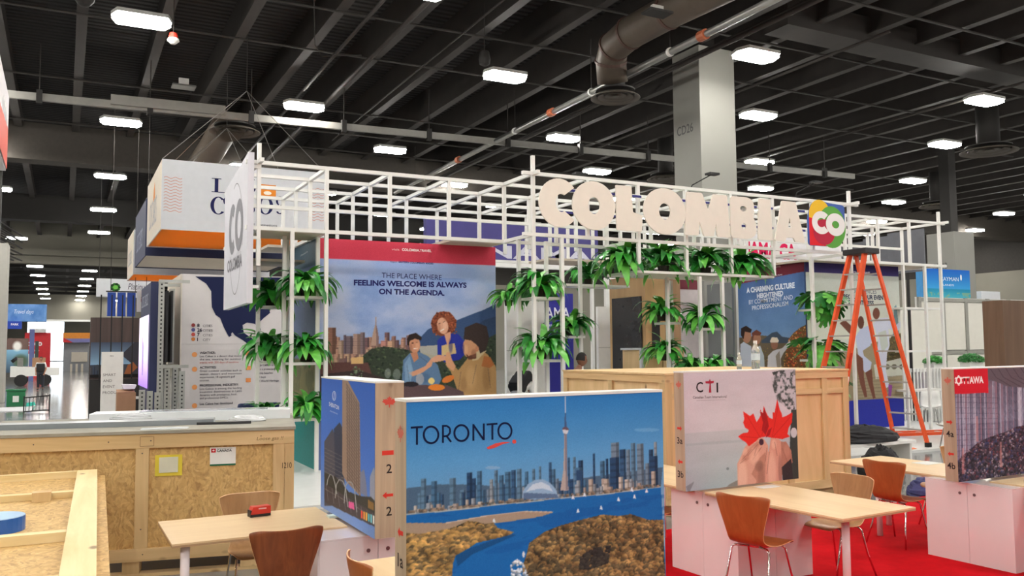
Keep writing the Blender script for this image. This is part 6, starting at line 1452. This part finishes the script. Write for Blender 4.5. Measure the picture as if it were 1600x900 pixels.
P.art.put(mc, (62, 54, 68)); blobs(P, mc, [(44, 38, 50), (70, 62, 84), (110, 86, 98), (140, 128, 142), (56, 60, 96), (96, 54, 66), (30, 28, 36), (34, 32, 46), (52, 46, 60)], 1700, .6, 2.0, 6, .8)
for x, y0 in ((1503, 700), (1525, 650), (1562, 690)): P.poly([(x, y0), (x + 3, y0), (x + 4, y0 + 40), (x, y0 + 40)], (206, 140, 140), .6)
P.poly([(1486, 576), (1543, 573.6), (1544.5, 614), (1487.5, 616)], (208, 24, 46)); P.done()
P.text('TTAWA', 1503.8, 599.5, 1536.6, 598.2, 10.8, (250, 240, 240), .035)
oval(P, 1497.6, 594.3, 5.0, 6.6, 2.6, (250, 240, 240)); P.shp([[(1497.6 + 6.6 * math.cos(a + d), 594.3 + 8.3 * math.sin(a + d)) for d in (-.25, .25)] + [(1497.6 + 4.2 * math.cos(a), 594.3 + 5.2 * math.sin(a))] for a in [k * PI / 3 + .5 for k in range(6)]], (250, 240, 240))

# ---- tall poster: city at dusk, three people at a table
P = Print(PW, (0, 0, PWZ), UX, UZ, PWX, 2.75, 1.15); A = P.art
A.a[:] = (150, 170, 216); A.grad(36, 190, (148, 172, 222), (178, 188, 214)); A.put(A.Y > 190, (178, 188, 214)); n = A.noise(50, 5, 5, 1.6); A.put(np.clip((n - .42) * 4, 0, 1) * (A.Y < 190), (196, 200, 216), .55); A.put(np.clip((.46 - n) * 5, 0, 1) * (A.Y > 60), (110, 142, 200), .6)
A.grad(0, 34, (206, 64, 86), (206, 60, 84))
P.poly([(505, 534), (560, 536), (620, 538), (700, 545), (700, 625), (500, 625)], (120, 96, 92))
for i in range(90):
    rn = random.Random(100 + i); x = rn.uniform(505, 640); w = rn.uniform(3, 8); y = rn.uniform(530, 562); P.tower(x, x + w, y - rn.uniform(2, 12), y + 8, rn.choice([(176, 136, 120), (150, 112, 104), (200, 168, 140), (120, 92, 96), (196, 150, 130)]), .12)
for a, b, t_, c in ((511, 525, 512, (150, 108, 92)), (537, 541, 523, (110, 96, 110)), (541, 551, 525, (120, 104, 112)), (552, 563, 522, (176, 144, 132)), (563, 570, 519, (130, 112, 116)), (595, 607, 532, (200, 140, 130)), (606, 616, 533, (214, 170, 140)), (529, 537, 532, (190, 160, 140)), (665, 674, 522, (180, 160, 140)), (674, 682, 524, (150, 140, 130))): P.tower(a, b, t_, 553, c)
P.poly([(579, 540), (583, 520), (586.3, 508), (587, 495.5), (588, 495.5), (588.4, 508), (591, 520), (592, 540)], (176, 146, 130)); P.poly([(587.4, 500), (588.4, 508), (591, 520), (592, 540), (588, 540)], (130, 106, 104))
P.poly([(652, 533), (668, 515), (690, 505), (712, 501), (740, 490), (756, 484), (776, 474), (778, 560), (652, 560)], (58, 82, 122)); P.poly([(735, 515), (756, 500), (776, 494), (778, 560), (735, 560)], (48, 66, 96), .8)
mt = P.mask([(567, 556), (580, 545), (600, 541), (630, 545), (665, 552), (700, 560), (778, 520), (778, 625), (610, 625), (570, 600)]); P.art.put(mt, (52, 62, 50)); blobs(P, mt, [(44, 60, 44), (62, 76, 56), (36, 48, 40), (80, 90, 66)], 500, 1, 3.5, 3)
P.poly([(500, 566), (575, 566), (582, 588), (560, 600), (500, 600)], (92, 62, 58)); P.poly([(548, 559), (568, 557), (568, 568), (549, 568)], (214, 176, 120)); P.poly([(655, 541), (683, 539), (683, 560), (658, 560)], (196, 190, 170), .8)
P.poly([(500, 585), (560, 578), (600, 590), (600, 625), (500, 625)], (58, 46, 46)); blobs(P, P.mask([(545, 590), (555, 570), (568, 580), (566, 592)]), [(120, 140, 110), (80, 100, 76)], 30, 1, 2, 4)
# man left
P.poly([(628, 592), (630, 562), (640, 552), (655, 550), (668, 556), (684, 570), (690, 592), (684, 604), (650, 606), (634, 604)], (92, 122, 156)); P.poly([(632, 568), (640, 556), (646, 580), (640, 602), (633, 600)], (120, 152, 184)); P.ell(648, 539, 8.5, 12.5, (200, 142, 112)); P.poly([(636, 530), (639, 523), (650, 520), (659, 527), (658, 532), (648, 529), (640, 533), (639, 540), (637, 540)], (44, 32, 30)); P.poly([(641, 551), (652, 550), (654, 560), (647, 566)], (190, 130, 100)); P.line([(646, 545), (653, 544)], 1.5, (240, 230, 220)); P.line([(643, 536), (646, 536)], 1, (50, 30, 30)); P.line([(650, 535), (653, 535)], 1, (50, 30, 30))
P.poly([(638, 582), (646, 580), (664, 572), (672, 562), (677, 562), (674, 572), (660, 582), (645, 588)], (206, 150, 120))
# woman
P.ell(693, 506, 19.5, 19.5, (126, 66, 46)); blobs(P, P.mask([(673, 505), (682, 488), (700, 485), (713, 500), (714, 520), (704, 528), (690, 500), (682, 525), (676, 520)]), [(142, 76, 50), (104, 52, 38), (164, 92, 62)], 140, 1, 2.6, 7)
P.poly([(683, 532), (690, 526), (700, 521), (716, 522), (724, 532), (727, 552), (718, 562), (694, 566), (684, 552)], (40, 52, 150)); P.poly([(690, 540), (697, 538), (710, 536), (713, 552), (690, 556)], (206, 180, 130)); P.ell(691.5, 509, 8.6, 13, (222, 168, 140), 1, -.2); P.poly([(694, 522), (704, 518), (704, 530), (699, 541)], (216, 160, 132)); P.line([(688, 517), (694, 514)], 1.6, (240, 232, 226)); P.line([(685, 506), (688, 505)], 1, (60, 34, 30)); P.line([(692, 504), (695, 502)], 1, (60, 34, 30))
P.poly([(672, 561), (684, 554), (698, 556), (704, 553), (704, 560), (690, 564), (678, 566)], (212, 158, 130))
# man right
P.poly([(716, 614), (704, 580), (696, 570), (700, 560), (706, 568), (716, 578), (730, 560), (738, 550), (750, 545), (762, 554), (774, 572), (778, 600), (778, 618), (716, 620)], (176, 138, 92)); P.poly([(756, 556), (766, 558), (772, 570), (764, 575), (752, 572)], (172, 104, 60)); P.poly([(738, 552), (752, 544), (760, 548), (746, 562), (738, 564)], (196, 176, 140)); P.ell(734, 543, 11.5, 16, (202, 148, 112)); P.poly([(724, 530), (726, 512), (744, 504), (760, 510), (764, 528), (758, 548), (750, 552), (746, 540), (736, 532)], (58, 46, 44)); P.poly([(727, 552), (732, 556), (744, 552), (744, 560), (732, 562)], (96, 60, 46)); P.ell(745, 545, 3, 4.5, (190, 130, 100))
P.poly([(695, 560), (698, 550), (703, 550), (706, 562), (712, 572), (708, 580), (698, 572)], (208, 154, 118))
for cx, cy, rx, ry, c_, a_ in ((652, 541, 4, 8, (226, 170, 136), .6), (642, 544, 3, 9, (150, 100, 80), .5), (695, 508, 4, 8, (240, 196, 170), .6), (686, 512, 3, 9, (180, 120, 96), .5), (728, 546, 4, 9, (226, 176, 136), .6), (740, 552, 5, 8, (140, 92, 70), .5), (640, 580, 5, 14, (140, 170, 198), .5), (664, 590, 10, 10, (66, 92, 126), .5), (704, 540, 4, 14, (30, 36, 120), .5), (722, 545, 4, 12, (30, 36, 120), .5),
                         (736, 590, 10, 22, (206, 168, 120), .5), (760, 590, 8, 24, (140, 104, 66), .5), (724, 600, 6, 14, (150, 114, 76), .5), (700, 498, 8, 6, (156, 90, 62), .5), (680, 512, 4, 10, (96, 48, 34), .5)): P.soft(cx, cy, rx, ry, c_, a_)
for a_, b_ in (((636, 570), (640, 598)), ((655, 556), (668, 566)), ((720, 580), (716, 610)), ((744, 570), (738, 600)), ((762, 574), (766, 606))): P.line([a_, b_], .9, (60, 60, 70), .4)
# table with food
P.poly([(610, 606), (650, 601), (700, 602), (724, 612), (726, 625), (600, 625)], (92, 72, 76)); P.ell(682, 605, 13, 5, (226, 130, 50)); P.ell(700, 592, 10, 5, (214, 120, 54), 1, -.4); P.ell(674, 595, 5, 5, (232, 206, 130)); P.ell(656, 592, 6.5, 9, (190, 180, 176), .6); P.ell(642, 600, 12, 4, (40, 34, 42)); P.ell(620, 585, 6, 9, (170, 180, 180), .4); P.ell(606, 583, 5, 8, (180, 186, 190), .4)
P.done()
tc = (34, 34, 96)
P.text('visit', 612, 391, 624, 391.6, 3.6, (240, 200, 205)); P.text('COLOMBIA.TRAVEL', 628, 391.8, 674, 394, 4.0, (250, 240, 240), .03); P.text('Region', 610, 410, 620, 410.5, 2.8, tc); P.text('EASTERN COLOMBIAN ANDES', 623, 410.6, 677, 413.2, 3.0, tc, .03)
P.text('THE PLACE WHERE', 596.5, 434, 690, 437.5, 8.5, tc); P.text('FEELING WELCOME IS ALWAYS', 552.8, 445.5, 729, 449.5, 8.6, tc, .04); P.text('ON THE AGENDA.', 592, 459.2, 694.5, 461.8, 8.4, tc, .04)
# side of the same wall
P = Print(PW, (0, 2.5, PWZ), -UY, UZ, 2.49, PWZ, .5); A = P.art
A.grad(0, 45, (64, 92, 110), (70, 98, 116)); A.grad(45, 200, (106, 124, 166), (96, 112, 140)); n = A.noise(30, 4); A.put((A.Y > 200), (104, 104, 70)); A.put((A.Y > 200) & (n > .5), (126, 120, 82)); A.put(A.Y > 290, (40, 128, 126)); P.done('side_print')
P.text('Ministerio', 470, 401, 481, 394, 3.0, (190, 200, 206))

# ---- blue people poster, facing the aisle
P = Print(PC, (0, 2.12, PCZ), -UY, UZ, 2.12, 2.6, 1.3); A = P.art
A.grad(0, 150, (66, 96, 150), (110, 148, 196)); A.grad(150, 260, (110, 148, 196), (170, 176, 170)); n = A.noise(40, 3); A.a += ((n - .5) * 24)[..., None]
P.poly([(1140, 428), (1258, 402), (1258, 424), (1140, 447)], (112, 36, 52))
P.poly([(1150, 528), (1190, 524), (1212, 526), (1230, 530), (1258, 532), (1258, 620), (1150, 620)], (104, 92, 74)); P.poly([(1190, 532), (1206, 520), (1214, 518), (1222, 526), (1235, 528), (1235, 536), (1190, 536)], (64, 78, 96))
mf = P.mask([(1226, 560), (1232, 530), (1240, 520), (1250, 512), (1262, 506), (1262, 600), (1222, 600)]); P.art.put(mf, (110, 76, 46)); blobs(P, mf, [(190, 90, 50), (206, 130, 70), (150, 60, 44), (120, 110, 60), (214, 160, 100)], 260, 1, 3, 4)
mf = P.mask([(1190, 570), (1190, 545), (1205, 540), (1230, 560), (1230, 600), (1190, 600)]); blobs(P, mf, [(110, 104, 60), (150, 130, 70), (90, 90, 56)], 90, 1, 3, 6)
P.poly([(1156, 600), (1157, 538), (1162, 534), (1174, 541), (1178, 600)], (196, 206, 222)); P.ell(1167, 525, 7, 11, (176, 128, 104)); P.poly([(1158, 524), (1158, 513), (1166, 509), (1175, 515), (1173, 520), (1164, 518), (1162, 530)], (52, 38, 34))
P.poly([(1176, 600), (1177, 544), (1188, 540), (1194, 556), (1196, 600)], (178, 190, 200)); P.ell(1183, 529, 6, 9, (166, 120, 96)); P.poly([(1175, 520), (1182, 515), (1190, 520), (1188, 524), (1178, 524), (1176, 536)], (110, 64, 52))
P.poly([(1198, 600), (1200, 556), (1208, 548), (1214, 546), (1222, 544), (1234, 532), (1236, 536), (1224, 552), (1220, 560), (1222, 600)], (200, 200, 206)); P.ell(1210, 538, 5.5, 8, (150, 104, 84)); P.poly([(1203, 533), (1206, 527), (1214, 527), (1217, 532), (1216, 535), (1204, 535)], (226, 214, 196)); P.poly([(1212, 556), (1218, 548), (1220, 572), (1215, 580)], (150, 140, 130))
P.done(); W_ = (226, 234, 246)
P.text('A CHARMING CULTURE', 1166.6, 457.6, 1242, 449.4, 8.0, W_, .045); P.text('HEIGHTENED', 1183, 466, 1224, 461.5, 7.2, W_, .045); P.text('BY COMMITMENT AND', 1170.4, 475.6, 1239, 467.6, 7.0, W_, .005); P.text('PROFESSIONALISM', 1175.4, 484.8, 1232, 477.2, 7.0, W_, .005); P.text('Region CARIBBEAN', 1180, 436, 1222, 430, 2.2, W_); P.text('COLOMBIA.TRAVEL', 1196, 421.6, 1220, 417, 3.0, (230, 214, 214))

# ---- dancers poster behind the ladder
P = Print(PD, (0, 0, PDZ), UX, UZ, PDW, PDZ - .02, 1.1); A = P.art
A.a[:] = (206, 214, 206); A.grad(0, 170, (196, 204, 200), (214, 218, 204)); n = A.noise(60, 6); A.a += ((n - .5) * 22)[..., None]
P.poly([(1250, 400), (1415, 404), (1415, 433), (1250, 425)], (58, 48, 108))
P.poly([(1256, 560), (1300, 556), (1415, 520), (1415, 640), (1256, 640)], (150, 138, 112)); mt = P.mask([(1385, 540), (1395, 522), (1410, 520), (1420, 530), (1420, 566), (1385, 566)]); P.art.put(mt, (96, 84, 56)); blobs(P, mt, [(106, 92, 58), (80, 74, 50)], 60, 2, 5, 3)
P.poly([(1395, 515), (1397, 480), (1400, 476), (1403, 500), (1405, 522), (1396, 524)], (120, 150, 156)); P.poly([(1365, 570), (1420, 556), (1420, 585), (1368, 592)], (196, 200, 188))
for x in (1375, 1386, 1397, 1409): P.ell(x, 573, 4.2, 4.2, (110, 106, 90))
for k in range(7): P.line([(1340, 592 + 5 * k), (1420, 586 + 6 * k)], 1, (110, 100, 84), .6)
SKD = (112, 70, 56)
P.poly([(1312, 505), (1320, 500), (1338, 516), (1336, 528), (1326, 520)], SKD); P.poly([(1337, 526), (1344, 514), (1358, 508), (1364, 520), (1360, 540), (1348, 548), (1350, 556), (1362, 566), (1358, 588), (1350, 580), (1342, 562), (1340, 548)], (186, 196, 222)); P.ell(1345, 504, 5, 10, (100, 62, 50)); P.poly([(1338, 552), (1348, 560), (1350, 590), (1355, 620), (1351, 621), (1344, 600), (1339, 575)], SKD); P.poly([(1352, 582), (1362, 576), (1364, 600), (1368, 622), (1364, 623), (1357, 600)], SKD)
P.ell(1369, 490, 5.5, 9, (116, 72, 58)); P.poly([(1364, 506), (1372, 498), (1386, 496), (1400, 508), (1408, 500), (1412, 496), (1410, 508), (1402, 518), (1388, 514), (1390, 540), (1386, 552), (1384, 580), (1390, 604), (1384, 606), (1374, 580), (1370, 560), (1372, 530)], (200, 206, 224)); P.poly([(1408, 500), (1409, 490), (1413, 490), (1412, 503)], (110, 70, 58)); P.poly([(1388, 600), (1394, 602), (1392, 620), (1388, 620)], (140, 70, 150)); P.poly([(1372, 520), (1384, 516), (1388, 540), (1378, 552)], (186, 196, 190))
P.poly([(1240, 700), (1240, 634), (1300, 630), (1338, 625), (1420, 621), (1425, 700)], (40, 50, 158)); P.done()
P.text('VISIT', 1316, 426.4, 1324, 427, 2.6, (200, 196, 220)); P.text('COLOMBIA.TRAVEL', 1332, 427, 1360, 428.2, 3.4, (240, 236, 246), .03)
P.text('EXPERIENCES', 1331, 458.4, 1369.5, 459, 7, (110, 120, 130), .005); P.text('BECAUSE YOUR EVENT', 1318, 466.6, 1384, 468.4, 7, (52, 60, 84), .04); P.text('BRIGHTNESS.', 1326, 475.4, 1366.6, 477, 7, (52, 60, 84), .04); P.text('Region PACIFIC', 1330, 438.5, 1345, 439, 2, (90, 96, 104))
obj('skirting', MB().box(0, PDW, -.25, 0, 0, .08), WHITE, PD)

# ================================================================== PEOPLE
def figure(label, loc, rz, joints, shirt, trousers, skin, hair, extra=None):
    """joints in metres, figure faces +y; body is one skinned surface, clothes are slightly larger skins"""
    t = thing('person', label, 'person', loc, rz)
    def skinned(name, pts, edges, radii, m, root=0):
        me = bpy.data.meshes.new(name); me.from_pydata(pts, edges, []); me.materials.append(m)
        o = link(name, me, None, t); sk = o.modifiers.new('skin', 'SKIN'); sk.use_smooth_shade = True
        for i, r_ in enumerate(radii): me.skin_vertices[0].data[i].radius = (r_[0], r_[1]) if isinstance(r_, tuple) else (r_, r_)
        me.skin_vertices[0].data[root].use_root = True
        s_ = o.modifiers.new('sub', 'SUBSURF'); s_.levels = 1; s_.render_levels = 2; return o
    J = joints
    E = [('pelvis', 'belly'), ('belly', 'chest'), ('chest', 'neck'), ('neck', 'head0'), ('chest', 'shl'), ('shl', 'ell'), ('ell', 'wrl'), ('wrl', 'hal'), ('chest', 'shr'), ('shr', 'elr'), ('elr', 'wrr'), ('wrr', 'har'),
         ('pelvis', 'hpl'), ('hpl', 'knl'), ('knl', 'anl'), ('anl', 'tol'), ('pelvis', 'hpr'), ('hpr', 'knr'), ('knr', 'anr'), ('anr', 'tor')]
    rad = dict(pelvis=(.15, .11), belly=(.14, .1), chest=(.16, .11), neck=.055, head0=.05, shl=.062, ell=.042, wrl=.028, hal=.035, shr=.062, elr=.042, wrr=.028, har=.035, hpl=.085, knl=.058, anl=.04, tol=.035, hpr=.085, knr=.058, anr=.04, tor=.035)
    order = [k for k in J if k in rad]; ix = {k: i for i, k in enumerate(order)}
    skinned('body', [J[k] for k in order], [(ix[a], ix[b]) for a, b in E], [rad[k] for k in order], skin)
    top = ['pelvis', 'belly', 'chest', 'shl', 'ell', 'shr', 'elr']; tx = {k: i for i, k in enumerate(top)}
    def mid(a, b, f): return tuple(Vector(J[a]).lerp(Vector(J[b]), f))
    pts = [J['pelvis'], J['belly'], J['chest'], J['shl'], mid('shl', 'ell', .8), J['shr'], mid('shr', 'elr', .8), mid('chest', 'neck', .6)]
    skinned('shirt', pts, [(0, 1), (1, 2), (2, 3), (3, 4), (2, 5), (5, 6), (2, 7)], [(.165, .125), (.16, .12), (.18, .13), .078, .066, .078, .066, .075], shirt)
    pts = [J['pelvis'], J['hpl'], J['knl'], mid('knl', 'anl', .9), J['hpr'], J['knr'], mid('knr', 'anr', .9)]
    skinned('trousers', pts, [(0, 1), (1, 2), (2, 3), (0, 4), (4, 5), (5, 6)], [(.162, .122), .1, .075, .062, .1, .075, .062], trousers)
    for a, b in (('anl', 'tol'), ('anr', 'tor')): skinned('shoe', [J[a], J[b]], [(0, 1)], [.052, .045], BLACK)
    # fingers
    for a, b in (('wrl', 'hal'), ('wrr', 'har')):
        w = Vector(J[a]); h_ = Vector(J[b]); d = (h_ - w).normalized(); sd = d.orthogonal().normalized()
        for k in range(4): skinned('finger', [tuple(h_ + sd * (.02 * (k - 1.5)) * .9), tuple(h_ + sd * (.021 * (k - 1.5)) + d * .045), tuple(h_ + sd * (.02 * (k - 1.5)) + d * (.075 - .006 * abs(k - 1.5)) + Vector((0, 0, -.01)))], [(0, 1), (1, 2)], [.009, .009, .007], skin)
        skinned('thumb', [tuple(w.lerp(h_, .4)), tuple(w.lerp(h_, .8) + sd * .045), tuple(h_ + sd * .055 + d * .02)], [(0, 1), (1, 2)], [.011, .01, .008], skin)
    # head
    hc = Vector(J['head']); yaw = J.get('yaw', (0,))[0] if 'yaw' in J else 0
    bm = bmesh.new(); bmesh.ops.create_uvsphere(bm, u_segments=24, v_segments=18, radius=1)
    for v in bm.verts:
        x, y, z = v.co; jaw = max(0, -z)
        v.co = Vector((x * (.077 - .018 * jaw), y * (.098 - .012 * jaw) + .012 * jaw, z * .118))
        if y > .6 and abs(x) < .22 and -.35 < z < .1: v.co.y += .018 * (1 - abs(x) / .22)
        if y > .7 and .1 < z < .3 and .2 < abs(x) < .55: v.co.y -= .007
        if y > .75 and -.62 < z < -.42 and abs(x) < .35: v.co.y += .005
    me = bpy.data.meshes.new('head'); bm.to_mesh(me); bm.free()
    for p in me.polygons: p.use_smooth = True
    hd = link('head', me, skin, t, tuple(hc), (J['tilt'][0], 0, J['tilt'][1]))
    for sx in (-1, 1):
        e = MB().lathe([(.004, -.012), (.011, -.006), (.011, .006), (.004, .012)], n=10); obj('eye', e, BLACK, hd, (sx * .03, .083, .012)).scale = (.9, .5, .45)
        obj('ear', MB().lathe([(.006, -.028), (.018, -.01), (.018, .012), (.006, .026)], n=10), skin, hd, (sx * .076, -.004, 0), smooth=True).scale = (.4, 1, 1)
    obj('mouth', MB().box(-.02, .02, .085, .09, -.056, -.05), RED, hd)
    bm = bmesh.new(); bmesh.ops.create_uvsphere(bm, u_segments=24, v_segments=16, radius=1)
    bmesh.ops.delete(bm, geom=[v for v in bm.verts if v.co.z < -.25 or (v.co.y > .35 and v.co.z < .5)], context='VERTS')
    for v in bm.verts: v.co = Vector((v.co.x * .084, v.co.y * .104 - .004, v.co.z * .126 + .004))
    me = bpy.data.meshes.new('hair'); bm.to_mesh(me); bm.free(); link('hair', me, hair, hd)
    if extra: extra(t)
    return t
SKA = paint('skin_tan', (176, 124, 96), .55); SKB = paint('skin_brown', (140, 96, 74), .55); HRB = paint('hair_black', (30, 25, 24), .7); TSW = paint('white_cotton', (224, 224, 222), .8); JNB = paint('dark_trousers', (40, 42, 52), .8); NVT = paint('dark_top', (50, 50, 58), .8)
sit = dict(pelvis=(0, 0, .5), belly=(0, .02, .68), chest=(0, .06, .9), neck=(0, .1, 1.08), head0=(0, .13, 1.14), shl=(-.17, .06, .98), ell=(-.24, .12, .72), wrl=(-.16, .34, .66), hal=(-.13, .41, .65), shr=(.17, .06, .98), elr=(.24, .12, .72), wrr=(.16, .34, .66), har=(.13, .41, .65),
           hpl=(-.1, .05, .48), knl=(-.13, .45, .48), anl=(-.13, .44, .08), tol=(-.13, .58, .05), hpr=(.1, .05, .48), knr=(.13, .45, .48), anr=(.13, .44, .08), tor=(.13, .58, .05), head=(0, .16, 1.23), tilt=(-.15, 0))
stand = dict(pelvis=(0, 0, .95), belly=(0, 0, 1.13), chest=(0, .0, 1.34), neck=(0, .01, 1.5), head0=(0, .02, 1.56), shl=(-.18, 0, 1.42), ell=(-.24, -.02, 1.13), wrl=(-.2, .14, .93), hal=(-.19, .19, .87), shr=(.18, 0, 1.42), elr=(.24, -.02, 1.13), wrr=(.2, .14, .93), har=(.19, .19, .87),
             hpl=(-.1, 0, .9), knl=(-.11, .02, .5), anl=(-.11, -.02, .09), tol=(-.12, .12, .05), hpr=(.1, 0, .9), knr=(.11, .02, .5), anr=(.11, -.02, .09), tor=(.12, .12, .05), head=(0, .03, 1.65), tilt=(0, 0))
def chairblock(label, x, y, z0, h_, rz=0):
    t = thing('stool', label, 'stool', (x, y, z0), rz); obj('seat', MB().lathe([(.17, h_ - .05), (.18, h_)], n=18), BLACK, t)
    for k in range(4): obj('leg', MB().tube([(.1 * math.cos(k * PI / 2), .1 * math.sin(k * PI / 2), h_ - .05), (.18 * math.cos(k * PI / 2), .18 * math.sin(k * PI / 2), 0)], .012, 6), PIPE, t)
# seated man whose head shows over the central crate: raised on a high stool
p = at(896, 562, Y=12.9); hz = 1.23; z0 = p.z - hz - .01
def lift(J, dz): return {k: ((v[0], v[1], v[2] + dz) if k not in ('tilt',) and not (k[:2] in ('an', 'to')) else v) for k, v in J.items()}
dz = p.z - 1.23 - .05
up = {k: (v if k == 'tilt' else (v[0], v[1], v[2] + dz)) for k, v in sit.items()}
for k in ('anl', 'anr', 'tol', 'tor'): up[k] = (up[k][0], up[k][1] - .05, up[k][2] + .0)
figure('person with short black hair seated behind the big pine crate, head in profile', (p.x, 12.9, .05), R(-95), up, NVT, JNB, SKB, HRB)
chairblock('high black stool under the seated person behind the pine crate', p.x, 12.9, .05, .5 + dz - .12); tag(obj('riser', MB().box(p.x + .2, p.x + .75, 12.6, 13.2, .051, .05 + dz - .02), WHITE), 'white box riser under the feet of the seated person', 'box')
# person bending with a backpack, left of the sign corner ferns
bend = dict(stand); bend.update(belly=(0, .1, 1.1), chest=(0, .26, 1.25), neck=(0, .42, 1.3), head0=(0, .47, 1.3), shl=(-.18, .3, 1.26), ell=(-.24, .36, .98), wrl=(-.18, .5, .84), hal=(-.17, .56, .8), shr=(.18, .3, 1.26), elr=(.24, .36, .98), wrr=(.18, .5, .84), har=(.17, .56, .8), head=(0, .55, 1.31), tilt=(-.7, 0))
def pack(t):
    BK = paint('black_cloth', (28, 28, 32)); o = obj('backpack', MB().box(-.17, .17, -.1, .1, 0, .46), BK, t, (0, .02, 1.18), (R(-50), 0, 0), bevel=.05); obj('pocket', MB().box(-.12, .12, -.14, -.101, .05, .25), BK, o)
    for s_ in (-1, 1): obj('shoulder_strap', MB().tube([(s_ * .1, .12, 1.33), (s_ * .12, .3, 1.4), (s_ * .13, .4, 1.28), (s_ * .13, .25, 1.1)], .018, 6), BK, t)
p = at(812, 590, Y=14.3); figure('person in white shirt with black backpack bending forward behind the ferns', (p.x - .1, 14.3, .05), R(-60), bend, TSW, JNB, SKB, HRB, pack)
figure('person in white shirt and black vest standing by the cart far down the aisle', (-1.0, 52, 0), R(170), stand, TSW, JNB, SKA, HRB, lambda t: obj('vest', MB().box(-.2, .2, -.15, .15, .95, 1.42), BLACK, t, bevel=.05))
# table behind the ferns with small laptop
t = thing('desk', 'white desk behind the tower of ferns under the sign corner', 'desk', (7.6, 15.2, .05)); obj('table_top', MB().box(0, 1.4, 0, .6, .95, 1.0), WHITE, t); obj('base', MB().box(.1, 1.3, .1, .5, 0, .949), WHITE, t)
